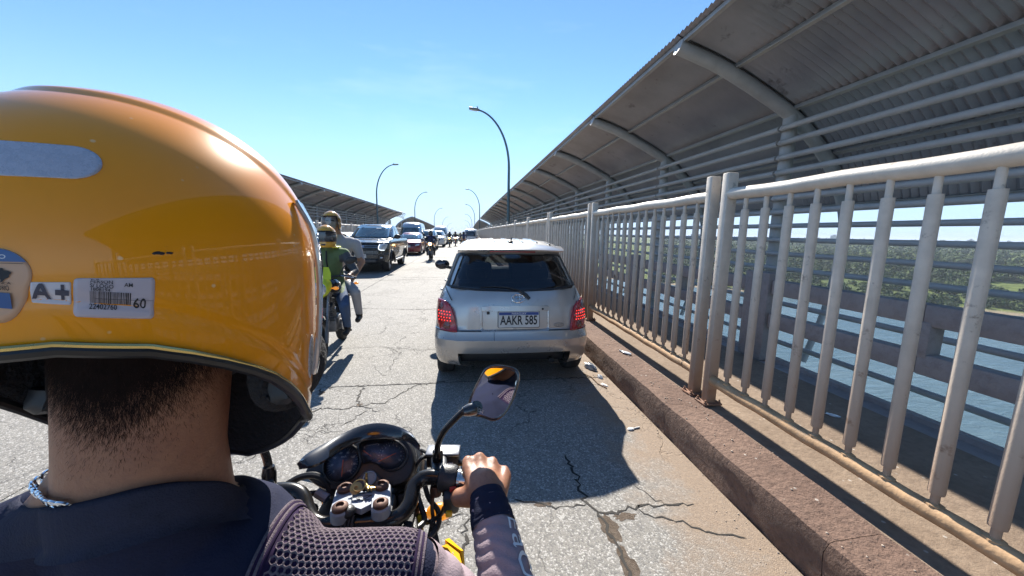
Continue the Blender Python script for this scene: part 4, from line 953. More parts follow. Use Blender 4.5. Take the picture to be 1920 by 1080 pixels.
def pickup():
    lv = [(.36, .84, -2.55, 2.46), (.42, .90, -2.64, 2.58), (.55, .935, -2.67, 2.655), (.72, .945, -2.67, 2.66), (.74, .945, -2.67, 2.64), (.95, .948, -2.66, 2.635), (1.10, .945, -2.65, 2.60), (1.17, .935, -2.65, 2.55), (1.215, .915, -2.64, 2.40), (1.245, .90, -2.63, 2.1), (1.265, .885, -.80, 1.60), (1.30, .875, -.80, 1.34), (1.5, .815, -.78, 1.03), (1.7, .75, -.73, .70), (1.79, .72, -.68, .53), (1.84, .67, -.60, .42), (1.87, .55, -.45, .28), (1.88, .3, -.2, .1)]
    t, B = std_car('pickup_truck', 'dark grey pickup truck with its oval front badge, heading the oncoming queue', 'pickup truck', (-3.80, 16.95), pi, lv, DGREY, (-1.62, 1.66, .385, .265), None, .12, .34, .14,
        [(-.73, 1.31), (.73, 1.31), (.64, 1.775), (-.64, 1.775)], [[(.15, 1.33), (1.10, 1.32), (.70, 1.70), (.58, 1.755), (.12, 1.76)], [(-.68, 1.34), (.08, 1.33), (.06, 1.755), (-.55, 1.75)]], None,
        [(.60, .90), (.82, .88), (.88, .98), (.90, 1.10), (.80, 1.13), (.66, 1.10)], None, None, mirror=(.93, 1.12, 1.36, 1.15), name_plate=None)
    F = B.S('front')
    mb = MB(); patch(mb, [(-.62, .86), (.62, .86), (.66, 1.12), (.60, 1.15), (-.60, 1.15), (-.66, 1.12)], F, .006, .03, 4, 0, .05); g = mb.build('grille', BLK, t)
    for z in (.90, .97, 1.08, 1.115):
        sb = MB(); sb.tube([(lambda P: P[0]+P[1]*.012)(F(-.60+.1*i, z)) for i in range(13)], .010, 6); sb.build('slat', BLK, g)
    for z in (1.045, .985):
        sb = MB(); sb.tube([(lambda P: P[0]+P[1]*.016)(F(-.60+.1*i, z)) for i in range(13)], .011, 6); sb.build('chrome_bar', TRIM, g)
    bd = MB(); P, n = F(0, 1.012); X = Vector((-1, 0, 0)); Y = n.cross(X)
    bd.prism([(.125*cos(2*pi*k/32), .052*sin(2*pi*k/32)) for k in range(32)], P+n*.02, X, Y, .012); bd.prism([(.115*cos(2*pi*k/32), .044*sin(2*pi*k/32)) for k in range(32)], P+n*.0325, X, Y, .002, 1)
    merge(bd, text_mb('Ford', .075, 0), lambda p: P+n*.0365+X*p.x+Y*p.y, 2); bd.build('badge', [TRIM, PLATEB, WHT], t)
    for sg in (-1, 1):
        mb = MB(); mb.tube([(lambda Q: Q[0]+Q[1]*.02)(F(sg*x, z)) for x, z in [(.66, 1.10), (.62, 1.02), (.62, .93), (.68, .885), (.80, .88)]], .016, 8); mb.build('light_signature', M('daylight lamp', (.9, .92, .95), .2, emit=(.9, .95, 1, .6)), t)
        P, n = F(sg*.70, .60); fg = MB(); fg.lathe([(.13, 0), (.12, .012), (.07, .006)], P+n*.004, n, 20); fo = fg.build('fog_lamp_housing', BLK, t); fg = MB(); fg.ell(P+n*.018, (.055, .02, .032), None, 12, 7); fg.build('fog_lamp', LAMPG, fo)
        # flared arch trims
        for y in (-1.62, 1.66):
            a = MB(); hw = .945; a.tube([(sg*(hw+.012), y+.455*cos(q), .385+.455*sin(q)) for q in [radians(-8+12.2*i) for i in range(17)]], .034, 8); a.build('arch_trim', BLK, t)
        ind = MB(); ind.box((sg*.972, 1.05, .98), (.02, .16, .06), None, .008); ind.build('indicator', AMB, t)
        st = MB(); st.tube([(sg*.93, -.9, .42), (sg*.95, -.7, .42), (sg*.95, 1.0, .42)], .045, 8); st.build('side_step', M('step metal', (.3, .3, .31), .4, .6), t)
    mb = MB(); patch(mb, [(-.78, .38), (.78, .38), (.80, .50), (-.80, .50)], F, .010, .03, 3, 0, .06); mb.build('lower_intake', BLK, t)
    mb = MB(); patch(mb, [(-.5, .445), (.5, .445), (.5, .53), (-.5, .53)], F, .02, .03, 3, 0, .06); mb.build('skid_plate', M('bumper grey', (.12, .12, .125), .5), t)
    plate(t, F, 0.02, .665, .42, .135, 'AG 788 TT', .085)
    mb = MB()
    for x in (-.42, .42): mb.tube([(x*1.25, 2.33, 1.228), (x, 1.6, 1.268)], .012, 6)
    mb.build('hood_crease', DGREY, t)
    st = MB(); P, n = F(-.25, 1.70); st.prism([(-.10, -.02), (.10, -.02), (.10, .02), (-.10, .02)], P+n*.009, (-1, 0, 0), n.cross(Vector((-1, 0, 0))), .002); st.build('windscreen_sticker', WHT, t)
    wp = MB()
    for x in (-.35, .3): wp.tube([(x, B.front(x, 1.32)+.02, 1.325), (x+.3, B.front(x+.3, 1.36)+.02, 1.365)], .009, 6)
    wp.build('wiper', BLK, t)
pickup()
SEDAN = [(.20, .78, -2.05, 1.98), (.26, .83, -2.12, 2.08), (.45, .855, -2.16, 2.14), (.50, .86, -2.16, 2.14), (.66, .86, -2.15, 2.10), (.82, .84, -2.12, 1.95), (.89, .81, -2.05, 1.70), (.93, .79, -1.95, 1.15), (.97, .765, -1.75, .98), (1.15, .70, -1.45, .62), (1.33, .63, -1.1, .25), (1.41, .57, -.9, .1), (1.45, .45, -.7, -.1), (1.46, .2, -.5, -.3)]
HATCH = [(.20, .78, -1.90, 1.88), (.26, .83, -1.97, 1.98), (.45, .85, -2.0, 2.02), (.52, .855, -2.0, 2.02), (.70, .855, -1.98, 1.98), (.86, .84, -1.95, 1.82), (.94, .81, -1.92, 1.5), (.98, .79, -1.90, 1.10), (1.03, .77, -1.87, .95), (1.2, .71, -1.75, .62), (1.38, .64, -1.55, .25), (1.47, .58, -1.4, .05), (1.51, .48, -1.2, -.1), (1.52, .2, -.8, -.4)]
SUV = [(.26, .82, -2.15, 2.12), (.34, .89, -2.24, 2.22), (.55, .915, -2.27, 2.26), (.62, .92, -2.27, 2.26), (.85, .92, -2.25, 2.22), (1.0, .905, -2.22, 2.1), (1.07, .875, -2.2, 1.75), (1.11, .855, -2.18, 1.25), (1.16, .835, -2.15, 1.08), (1.4, .765, -2.05, .78), (1.6, .695, -1.92, .48), (1.69, .63, -1.78, .3), (1.73, .5, -1.5, .1), (1.74, .2, -1.0, -.3)]
VAN = [(.28, .86, -2.5, 2.35), (.36, .93, -2.6, 2.48), (.6, .955, -2.64, 2.53), (.7, .96, -2.64, 2.53), (.95, .96, -2.64, 2.45), (1.1, .955, -2.64, 2.25), (1.18, .95, -2.64, 2.0), (1.25, .94, -2.63, 1.82), (1.6, .90, -2.62, 1.48), (2.0, .84, -2.6, 1.12), (2.2, .79, -2.55, .9), (2.32, .70, -2.45, .7), (2.38, .5, -2.2, .4), (2.4, .2, -1.8, 0)]
KEI = [(.24, .72, -1.82, 1.72), (.32, .78, -1.9, 1.83), (.55, .80, -1.93, 1.87), (.62, .805, -1.93, 1.87), (.85, .80, -1.93, 1.83), (1.0, .79, -1.92, 1.75), (1.08, .785, -1.91, 1.66), (1.4, .745, -1.85, 1.42), (1.78, .69, -1.72, 1.15), (1.93, .62, -1.6, .95), (1.99, .5, -1.4, .7), (2.0, .2, -1.0, .3)]
def w_for(lv, z0, z1, k=.09): f = lambda z: Body(lv).at(z)[0]-k; return [(-f(z0), z0), (f(z0), z0), (f(z1), z1), (-f(z1), z1)]
G1 = 'vehicles in the oncoming queue'
HS = [(.5, .62), (.74, .64), (.76, .76), (.54, .74)]; HSV = [(.55, .80), (.80, .82), (.82, .96), (.60, .94)]
sw = lambda z0, z1, ya, yb, s0, s1: [[(ya, z0), ((ya+yb)/2-.03, z0), ((ya+yb)/2-.03, z1), (ya+s0, z1)], [((ya+yb)/2+.03, z0), (yb, z0), (yb-s1, z1), ((ya+yb)/2+.03, z1)]]
def sedan(lab, x, y, paint, lv=SEDAN, nm='car', cat='car', rz=pi): return std_car(nm, lab, cat, (x, y), rz, lv, paint, (-1.3, 1.28, .31, .19), G1, win=w_for(lv, 1.0 if lv is SEDAN else 1.06, 1.36), side_w=sw(1.0 if lv is SEDAN else 1.07, 1.34, -1.2, .75, .25, .55), rear_w=w_for(lv, 1.03, 1.33), head=HS, tail=[(.58, .66), (.78, .66), (.78, .80), (.60, .80)], grille=[(-.42, .62), (.42, .62), (.46, .72), (-.46, .72)], mirror=(.76, .72, 1.0, .9))[0]
def suv(lab, x, y, paint, rz=pi): return std_car('suv', lab, 'car', (x, y), rz, SUV, paint, (-1.35, 1.4, .36, .23), G1, win=w_for(SUV, 1.18, 1.62), side_w=sw(1.2, 1.6, -1.8, .85, .25, .5), rear_w=w_for(SUV, 1.2, 1.6), head=HSV, tail=[(.66, .8), (.86, .8), (.84, 1.05), (.70, 1.05)], grille=[(-.50, .70), (.50, .70), (.54, .95), (-.54, .95)], mirror=(.83, .85, 1.2, 1.0))[0]
def van(lab, x, y, paint, rz=pi): return std_car('van', lab, 'van', (x, y), rz, VAN, paint, (-1.6, 1.62, .34, .22), G1, rf=.45, win=w_for(VAN, 1.3, 1.95), side_w=sw(1.3, 1.9, -2.2, 1.3, .1, .45), rear_w=w_for(VAN, 1.25, 1.9), head=HSV, tail=[(.80, .8), (.92, .8), (.9, 1.2), (.82, 1.2)], grille=[(-.50, .62), (.50, .62), (.54, .80), (-.54, .80)], mirror=(.93, 1.45, 1.35, 1.2))[0]
sedan('pale grey hatchback half hidden behind the two riders in yellow helmets', -6.0, 18.6, SILV2, HATCH)
sedan('small red hatchback glinting in the sun right behind the pickup', -3.75, 27.3, RED, HATCH)
van('silver grey van looming over the red hatchback', -4.6, 34.5, SILV2)
suv('black suv tucked in behind the red hatchback', -3.3, 34.0, NAVY)
suv('white suv with dark grille behind the rider with the lit headlamp', -2.95, 41.0, WHITE)
van('white van behind the white suv with dark grille', -3.1, 50.5, WHITE2)
sedan('white sedan far back in the left lane', -5.6, 44.0, WHITE)
sedan('dark car far back in the oncoming queue near the crest', -3.2, 60.0, NAVY)
suv('silver suv far back in the oncoming queue near the crest', -3.0, 68.5, SILV2)
sedan('white car farthest back at the crest of the bridge', -3.0, 78.0, WHITE, HATCH)
sedan('grey car at the left of the crest of the bridge', -5.6, 70.0, GREYP)
sedan('tiny white car beyond the crest in the middle of the road', -1.9, 92.0, WHITE)
tt, B_ = std_car('minivan', 'white minivan seen from behind farther ahead in the right lane', 'van', (.78, 47.5), 0, KEI, WHITE2, (-1.2, 1.2, .29, .17), None, rr=.15, rf=.3, win=w_for(KEI, 1.12, 1.75), side_w=sw(1.12, 1.72, -1.6, 1.3, .1, .25), rear_w=w_for(KEI, 1.12, 1.72, .08), head=HSV, tail=[(.66, .75), (.76, .75), (.74, 1.0), (.66, 1.0)], mirror=(.8, 1.4, 1.25, .9))
b = MB(); patch(b, [(-.62, .40), (.62, .40), (.62, .55), (-.62, .55)], B_.S('rear'), .03, .04, 3, 0, .08); b.build('bumper', BLK, tt)
# ------------------------------------------------------------------ motorcycles and riders
MBLK = M('motorcycle black paint', (.016, .016, .018), .22, var=.1, coat=.8); ENG = M('engine alloy', (.22, .22, .225), .45, .7, var=.25, vs=15, bump=.2); DKM = M('dark metal', (.04, .04, .042), .38, .6, var=.2)
SEATM = M('seat vinyl', (.022, .022, .024), .6, var=.15, bump=.2, bs=200); YEL = M('yellow fairing plastic', (.72, .42, .015), .45, var=.06, coat=.15); REDM = M('red fairing plastic', (.35, .02, .02), .3, coat=.7); CHR = TRIM
def motorcycle(label, loc, rz, paint=MBLK, lit=True, group=None, cockpit=True, steer=0.0, shield=None):
    t = thing('motorcycle', label, 'motorcycle', (loc[0], loc[1], zd(loc[1])), rz, group)
    def wh(y, w):
        r = .295; mb = MB(); mb.lathe([(r*.78, -w*.4), (r*.86, -w*.5), (r*.95, -w*.42), (r, -w*.12), (r, w*.12), (r*.95, w*.42), (r*.86, w*.5), (r*.78, w*.4)], (0, y, r-.004), (1, 0, 0), 32, caps=False); o = mb.build('wheel', RUB, t)
        mb = MB(); mb.lathe([(r*.78, -w*.42), (r*.72, -w*.3), (r*.72, w*.3), (r*.78, w*.42)], (0, y, r), (1, 0, 0), 32, caps=False); mb.lathe([(.045, -.06), (.045, .06)], (0, y, r), (1, 0, 0), 14)
        for k in range(6):
            a = 2*pi*k/6+.3; mb.tube([(0, y+.04*cos(a), r+.04*sin(a)), (.008, y+r*.74*cos(a+.12), r+r*.74*sin(a+.12))], [.016, .012], 6)
        mb.build('rim', M('dark alloy rim', (.06, .06, .062), .4, .5), o)
        d = MB(); d.lathe([(.11, 0), (.11, .004), (.05, .005)], (.055, y, r), (1, 0, 0), 22); d.build('brake_disc', M('brake steel', (.5, .5, .5), .3, .9), o)
    wh(.62, .085); wh(-.64, .105)
    for sg in (-1, 1):
        mb = MB(); mb.tube([(sg*.085, .615, .30), (sg*.085, .52, .56)], .022, 10); mb.tube([(sg*.085, .53, .53), (sg*.085, .37, .96)], .016, 10); mb.build('fork_leg', ENG, t)
    mb = MB(); P = []
    for i in range(9): a = radians(20+16*i); P.append([Vector((x, .62+(.325-dr)*cos(a), .30+(.325-dr)*sin(a))) for x, dr in ((-.065, .05), (-.05, .0), (0, -.008), (.05, 0), (.065, .05))])
    mb.loft(P, False); mb.build('front_fender', paint, t, sharp=60)
    mb = MB(); R = []
    for y, w, z0, z1 in ((.28, .10, .78, .98), (.20, .16, .74, 1.03), (.05, .165, .72, 1.035), (-.10, .13, .72, .96), (-.2, .10, .72, .86)):
        R.append([Vector((w*cos(q)*1.0, y, (z0+z1)/2+(z1-z0)/2*sin(q))) for q in [2*pi*i/16 for i in range(16)]])
    mb.loft(R, True, True); mb.build('fuel_tank', paint, t, sharp=60)
    mb = MB(); R = []
    for y, w, z in ((-.12, .10, .80), (-.28, .14, .785), (-.45, .135, .80), (-.50, .13, .835), (-.72, .12, .86), (-.84, .08, .87)): R.append([Vector((w*cos(q), y, z+(.045 if sin(q) > 0 else .06)*sin(q)-.01)) for q in [2*pi*i/14 for i in range(14)]])
    mb.loft(R, True, True); mb.build('seat', SEATM, t, sharp=60)
    mb = MB(); R = [[Vector((w*cos(q), y, z+h*sin(q))) for q in [2*pi*i/12 for i in range(12)]] for y, w, z, h in ((-.2, .12, .68, .10), (-.5, .13, .72, .07), (-.9, .07, .84, .05), (-.98, .04, .86, .03))]
    mb.loft(R, True, True); mb.build('tail_fairing', paint, t, sharp=60)
    mb = MB(); mb.box((0, .05, .42), (.24, .34, .20), None, .04); mb.lathe([(.075, -.14), (.075, .14)], (0, -.02, .38), (1, 0, 0), 18)
    for k in range(7): mb.box((0, .16+.004*k, .50+.028*k), (.19-.006*k, .17, .010), Matrix.Rotation(radians(-14), 3, 'X'))
    mb.box((0, .18, .59), (.12, .12, .2), Matrix.Rotation(radians(-14), 3, 'X'), .02); mb.build('engine', ENG, t)
    mb = MB(); mb.tube([(.06, .26, .52), (.10, .34, .42), (.12, .26, .30), (.13, 0, .27)], .021, 10); mb.tube([(.13, 0, .27), (.15, -.3, .31), (.16, -.85, .40)], [.022, .042, .045], 12); mb.build('exhaust', CHR, t)
    mb = MB()
    for sg in (-1, 1): mb.tube([(sg*.09, -.64, .30), (sg*.09, -.2, .36), (sg*.09, .05, .40)], .02, 8); mb.tube([(sg*.11, -.6, .34), (sg*.12, -.52, .70)], .022, 8)
    mb.tube([(0, .36, .92), (0, .22, .62), (0, .2, .35)], .025, 8); mb.build('frame', DKM, t)
    for sg in (-1, 1): mb = MB(); mb.tube([(sg*.10, .0, .30), (sg*.25, .0, .29)], .013, 8); mb.build('footpeg', BLK, t)
    rf = MB(); P = []
    for i in range(7): a = radians(60+17*i); P.append([Vector((x, -.64+.335*cos(a), .30+.335*sin(a))) for x in (-.06, 0, .06)])
    rf.loft(P, False); rf.tube([(0, -.92, .84), (0, -1.0, .56)], .03, 6); rf.build('rear_fender', BLK, t)
    mb = MB(); mb.ell((0, -.985, .83), (.06, .03, .035), None, 12, 8); mb.build('tail_lamp', TAILR, t)
    for sg in (-1, 1):
        for y, z in ((.40, .92), (-.93, .80)):
            mb = MB(); mb.tube([(sg*.06, y, z), (sg*.14, y, z)], .009, 6); mb.ell((sg*.17, y, z), (.035, .022, .022), None, 10, 7); mb.build('turn_signal', AMB, t)
    mb = MB(); mb.prism([(-.09, -.06), (.09, -.06), (.09, .06), (-.09, .06)], (0, -1.02, .64), (1, 0, 0), (0, .3, 1), .004); mb.build('number_plate', PLATEW, t)
    if cockpit:
        hb = MB(); hb.tube([(-.36, .20, 1.02), (-.24, .25, 1.06), (-.12, .30, 1.05), (-.08, .33, 1.0), (.08, .33, 1.0), (.12, .30, 1.05), (.24, .25, 1.06), (.36, .20, 1.02)], .012, 10); hb.build('handlebar', DKM, t)
        for sg in (-1, 1):
            g = MB(); g.tube([(sg*.26, .242, 1.055), (sg*.37, .197, 1.018)], .018, 10); g.build('grip', BLK, t)
            g = MB(); g.tube([(sg*.20, .28, 1.07), (sg*.24, .27, 1.16), (sg*.30, .26, 1.22)], .007, 8); mo = g.build('mirror_stalk', DKM, t); g = MB(); g.ell((sg*.33, .26, 1.25), (.075, .02, .045), Matrix.Rotation(-sg*.3, 3, 'Y'), 14, 8); g.build('mirror', BLK, mo)
            g = MB(); g.tube([(sg*.21, .30, 1.06), (sg*.36, .28, 1.03)], .006, 6); g.build('lever', CHR, t)
        fa = MB(); R = [[Vector((w*cos(q), y, z+h*sin(q))) for q in [2*pi*i/16 for i in range(16)]] for y, w, z, h in ((.30, .10, .96, .09), (.38, .125, .95, .125), (.45, .115, .93, .12), (.49, .095, .92, .095))]
        fa.loft(R, True, True); fa.build('headlight_fairing', shield or paint, t, sharp=50)
        if shield:
            sh = MB(); sh.loft([[Vector((x*k, y, z)) for x in (-.13, -.06, 0, .06, .13)] for k, y, z in ((1, .44, 1.03), (.95, .40, 1.10), (.7, .35, 1.17))], False); sh.build('fly_screen', shield, t)
        h = MB(); h.ell((0, .49, .92), (.085, .03, .085), None, 18, 10); h.build('headlight', HEADON if lit else LAMPG, t)
    return t
SKIN = M('tanned skin', (.36, .20, .13), .5, var=.12, vs=14); SKIN_D = M('brown skin', (.25, .125, .075), .5, var=.12, vs=14); HAIRM = M('dark hair', (.018, .012, .011), .55, var=.3, vs=40)
HELY = M('yellow helmet paint', (.72, .34, .015), .22, var=.06, coat=.9); HELB = M('black helmet', (.02, .02, .022), .2, coat=.8); VISD = M('smoked visor', (.03, .03, .035), .06, var=.1, coat=1)
JEANS = M('blue jeans', (.055, .10, .20), .85, var=.25, vs=9, bump=.3, bs=150); GREYT = M('grey cotton', (.40, .40, .42), .9, var=.12, vs=5, bump=.3, bs=30); PALEP = M('pale grey trousers', (.36, .36, .39), .9, var=.12, vs=5, bump=.4, bs=25); DARKC = M('dark jacket', (.028, .03, .036), .8, var=.2, bump=.4, bs=30); NAVYC = M('navy jacket', (.03, .04, .11), .8, var=.2, bump=.4, bs=30); VEST = M('olive riding vest', (.12, .18, .075), .8, var=.2, bump=.3, bs=40); HIVIS = M('high visibility yellow', (.62, .68, .03), .5, var=.08); SHOE = M('dark shoes', (.02, .018, .017), .6, var=.2); SLEV = M('dark sleeve', (.07, .075, .085), .85, var=.2, bump=.4, bs=30)
def rider(label, loc, rz, mats, pose, helmet=HELY, open_face=False, extra=None, bare_arm=False, vox=.013):
    """seated motorcyclist, one continuous body; mats: skin, shirt, sleeve, trousers, shoes"""
    t = thing('person', label, 'person', (loc[0], loc[1], zd(loc[1])), rz)
    g = lambda k: Vector(pose[k]); mb = MB(); hip, ch, nk, hd = g('hip'), g('chest'), g('neck'), g('head')
    mb.cap(hip, .155, hip.lerp(ch, .55), .15, 14); mb.cap(hip.lerp(ch, .5), .15, ch, .155, 14)
    mb.cap(ch+Vector((-.12, 0, .05)), .105, ch+Vector((.12, 0, .05)), .105, 14); mb.cap(ch+Vector((0, 0, .08)), .10, nk, .062, 12); mb.cap(nk, .06, hd, .07, 12); mb.ell(hd+Vector((0, .01, .02)), (.078, .098, .112), None, 16, 12)
    mb.ell(hd+Vector((0, .108, -.008)), (.014, .022, .028), None, 8, 6); mb.ell(hd+Vector((0, .075, -.075)), (.045, .035, .035), None, 10, 8)
    for s in ('l', 'r'):
        sh, el, ha, kn, an = g('sh'+s), g('el'+s), g('ha'+s), g('kn'+s), g('an'+s); x = -1 if s == 'l' else 1
        mb.cap(sh, .072, el, .05, 12); mb.cap(el, .048, ha, .034, 12); f = (ha-el).normalized(); mb.ell(ha+f*.05, (.036, .045, .030), None, 10, 8)
        for q in range(4): mb.cap(ha+f*.07+Vector((x*(-.024+.016*q), 0, .012)), .011, ha+f*.105+Vector((x*(-.024+.016*q), 0, -.03)), .010, 7)
        mb.cap(ha+f*.03+Vector((-x*.03, 0, -.005)), .012, ha+f*.08+Vector((-x*.035, 0, -.02)), .010, 7)
        h2 = hip+Vector((x*.085, .02, -.02)); mb.cap(h2, .098, kn, .068, 14); mb.cap(kn, .066, an, .05, 12)
        mb.cap(an+Vector((0, -.04, -.045)), .042, an+Vector((0, .14, -.055)), .038, 10)
    def reg(c):
        for s in ('l', 'r'):
            el, ha, an, sh, kn = g('el'+s), g('ha'+s), g('an'+s), g('sh'+s), g('kn'+s)
            if (c-ha).length < .15 and (c-ha).dot(ha-el) > -.004: return 0
            if (c-an).length < .24 and c.z < an.z+.01: return 4
            u = (c-el); L = (ha-el); q = u.dot(L)/L.length_squared
            if -.1 < q < 1.02 and (u-L*q).length < .085: return 0 if bare_arm else 2
            u = (c-sh); L = (el-sh); q = u.dot(L)/L.length_squared
            if .08 < q < 1.05 and (u-L*q).length < .10: return 2
            u = (c-kn); L = (an-kn); q = u.dot(L)/L.length_squared
            if 0 < q < 1 and (u-L*q).length < .13: return 3
        if c.z > nk.z-.005 and (c-nk).xy.length < .13: return 0
        k = (c-hip).dot(ch-hip)/(ch-hip).length_squared
        return 3 if k < .12 else 1
    link('body', blob(mb, 'body', mats, vox, 3, reg), t)
    # face, hair, helmet
    for sg in (-1, 1):
        e = MB(); e.ell(hd+Vector((sg*.032, .098, .022)), (.015, .010, .009), None, 10, 6); e.build('eye', M('eye white', (.6, .58, .55), .3, var=0), t); e = MB(); e.ell(hd+Vector((sg*.032, .106, .022)), (.006, .004, .006), None, 8, 5); e.build('pupil', INK, t)
        e = MB(); e.tube([hd+Vector((sg*.014, .108, .040)), hd+Vector((sg*.05, .092, .040))], .006, 6); e.build('eyebrow', HAIRM, t)
        e = MB(); e.ell(hd+Vector((sg*.082, 0, .0)), (.012, .024, .034), None, 10, 7); e.build('ear', mats[0], t)
    e = MB(); e.tube([hd+Vector((-.024, .106, -.058)), hd+Vector((0, .113, -.056)), hd+Vector((.024, .106, -.058))], .006, 6); e.build('mouth', M('lips', (.26, .09, .07), .5), t)
    hm = MB(); R = []; c = hd+Vector((0, .0, .035)); n = 28
    low = lambda a: (-.115 if open_face else -.135) if a < radians(118) else ((.062) if open_face else (.055))
    for j in range(9):
        ring = []
        for k in range(n):
            a = 2*pi*k/n-pi; aa = abs(a); z0 = -.10 if aa < radians(40) else low(aa); z = z0+(.135-z0)*(j/8)**.9; rr = sqrt(max(.0004, 1-(max(0, z)/.1365)**2))*(1-(.12*(min(0, z)/.13)**2)); ring.append(c+Vector((sin(a)*.122*rr, -cos(a)*.148*rr, z)))
        R.append(ring)
    hm.loft(R, True, False); hm.v.append(tuple(c+Vector((0, 0, .1365)))); b = 8*n; i = len(hm.v)-1
    for k in range(n): hm.f.append((b+k, b+(k+1) % n, i)); hm.m.append(0)
    hl = hm.build('helmet', helmet, t, sharp=60)
    md = hl.modifiers.new('s', 'SOLIDIFY'); md.thickness = .012; md.offset = -1
    tr = MB(); tr.tube([p+Vector((0, 0, 0)) for p in R[0]]+[R[0][0]], .007, 6, False); tr.build('helmet_rim', BLK, hl)
    if not open_face:
        cb = MB(); P = []
        for k in range(15): a = radians(-70+10*k); P.append([c+Vector((sin(a)*r*.122, cos(a)*r*.155+.004, z)) for r, z in ((1.0, -.145), (1.04, -.115), (1.0, -.075), (.9, -.08), (.9, -.14))])
        cb.loft(P, True, True); cb.build('chin_bar', helmet, hl, sharp=60); vt = MB(); vt.box(c+Vector((0, .165, -.112)), (.05, .008, .018), None, .003); vt.build('chin_vent', BLK, hl)
    vs = MB(); P = []
    for k in range(19): a = radians(-80+160*k/18); P.append([c+Vector((sin(a)*r*.122, cos(a)*r*.155, z)) for r, z in ((1.03, .046), (1.06, .015), (1.065, -.035), (1.05, -.076))])
    vs.loft(P, False); vs.build('visor', pose.get('visor', VISD), hl, sharp=60)
    if extra: extra(t, g)
    return t
RIDE = dict(hip=(0, -.22, .87), chest=(0, -.10, 1.24), neck=(0, -.05, 1.40), head=(0, .0, 1.51), shl=(-.19, -.08, 1.31), shr=(.19, -.08, 1.31), ell=(-.33, .02, 1.09), elr=(.33, .02, 1.09), hal=(-.30, .17, 1.06), har=(.30, .17, 1.06), knl=(-.22, .24, .68), knr=(.22, .24, .68), anl=(-.20, .02, .34), anr=(.20, .02, .34))
def pose(**k): p = dict(RIDE); p.update(k); return p
def shift(p, dx=0, dy=0, dz=0): return {k: (v if k == 'visor' else (v[0]+dx, v[1]+dy, v[2]+dz)) for k, v in p.items()}
CLEARV = glass_mat('clear visor', (.75, .72, .66), .05)
def two_up():
    mx, my = -1.75, 5.02
    motorcycle('black motorcycle with a bright yellow nose carrying two people in yellow helmets', (mx, my), pi+.10, MBLK, False, None, True, shield=HIVIS)
    def vest(t, g):
        for sg in (-1, 1): b = MB(); b.box(g('chest')+Vector((sg*.10, .02, .155)), (.07, .22, .02), None, .008); b.build('shoulder_band', HIVIS, t)
        z = MB(); z.tube([g('neck')+Vector((0, .09, -.05)), g('chest')+Vector((0, .17, .0)), g('hip')+Vector((0, .18, .12))], .009, 6); z.build('zip', BLK, t)
        gl = MB(); gl.ell(g('har')+Vector((0, .05, .0)), (.045, .055, .04), None, 10, 8); gl.build('glove', BLK, t)
    rider('person in yellow helmet with dark visor and olive vest riding in front, in jeans', (mx, my), pi+.10, [SKIN_D, VEST, SLEV, JEANS, SHOE], pose(visor=VISD), HELY, False, vest)
    P = shift(pose(visor=CLEARV), 0.12, -.36, .13); P.update(hal=(-.19, -.30, 1.00), har=(.24, -.30, 1.00), ell=(-.27, -.46, 1.12), elr=(.37, -.44, 1.16), knl=(-.28, -.04, .80), knr=(.30, -.06, .80), anl=(-.26, -.32, .44), anr=(.31, -.22, .44)); P.update(head=(.0, -.32, 1.70), chest=(-.07, -.47, 1.37), neck=(-.04, -.41, 1.56), shl=(-.27, -.45, 1.43), shr=(.09, -.45, 1.44), ell=(-.34, -.46, 1.17), hal=(-.25, -.32, .98), knl=(-.31, -.04, .80), anl=(-.30, -.30, .44))
    rider('passenger in grey t-shirt and pale trousers with open yellow helmet, sitting behind the vest rider', (mx, my), pi+.10, [SKIN, GREYT, GREYT, PALEP, SHOE], P, HELY, True, None, True)
two_up()
motorcycle('dark motorcycle with round lit yellow headlamp coming on between the lanes', (-1.87, 21.4), pi, MBLK, True, 'oncoming motorcycles')
rider('motorcyclist in navy top and dark helmet on the bike with the lit round headlamp', (-1.87, 21.4), pi, [SKIN_D, NAVYC, DARKC, DARKC, SHOE], pose(), HELB, False, vox=.02)
motorcycle('dark motorcycle with small lit headlamp farther behind the round-lamp bike', (-1.55, 40.5), pi, MBLK, True, 'oncoming motorcycles')
rider('motorcyclist in black riding far behind the one in the navy top', (-1.55, 40.5), pi, [SKIN_D, DARKC, DARKC, DARKC, SHOE], pose(), HELB, vox=.026)
motorcycle('red motorcycle with lit headlamp beside the farther black-clad rider', (-1.0, 43.5), pi, REDM, True, 'oncoming motorcycles')
rider('motorcyclist in dark jacket on the red bike near the crest', (-1.0, 43.5), pi, [SKIN_D, DARKC, DARKC, JEANS, SHOE], pose(), HELB, vox=.026)
motorcycle('dark motorcycle ridden away from view, left of the white minivan', (-.05, 39.5), 0, MBLK, True, 'motorcycles ahead')
rider('motorcyclist seen from behind in dark clothes left of the white minivan', (-.05, 39.5), 0, [SKIN_D, NAVYC, NAVYC, DARKC, SHOE], pose(), HELB, vox=.026)
motorcycle('second dark motorcycle ridden away farther ahead, close to the crest', (-.55, 56), 0, MBLK, True, 'motorcycles ahead')
rider('motorcyclist in brown jacket seen from behind close to the crest', (-.55, 56), 0, [SKIN_D, M('brown jacket', (.10, .06, .045), .8), M('brown jacket', (.1, .06, .045)), DARKC, SHOE], pose(), HELB, vox=.03)
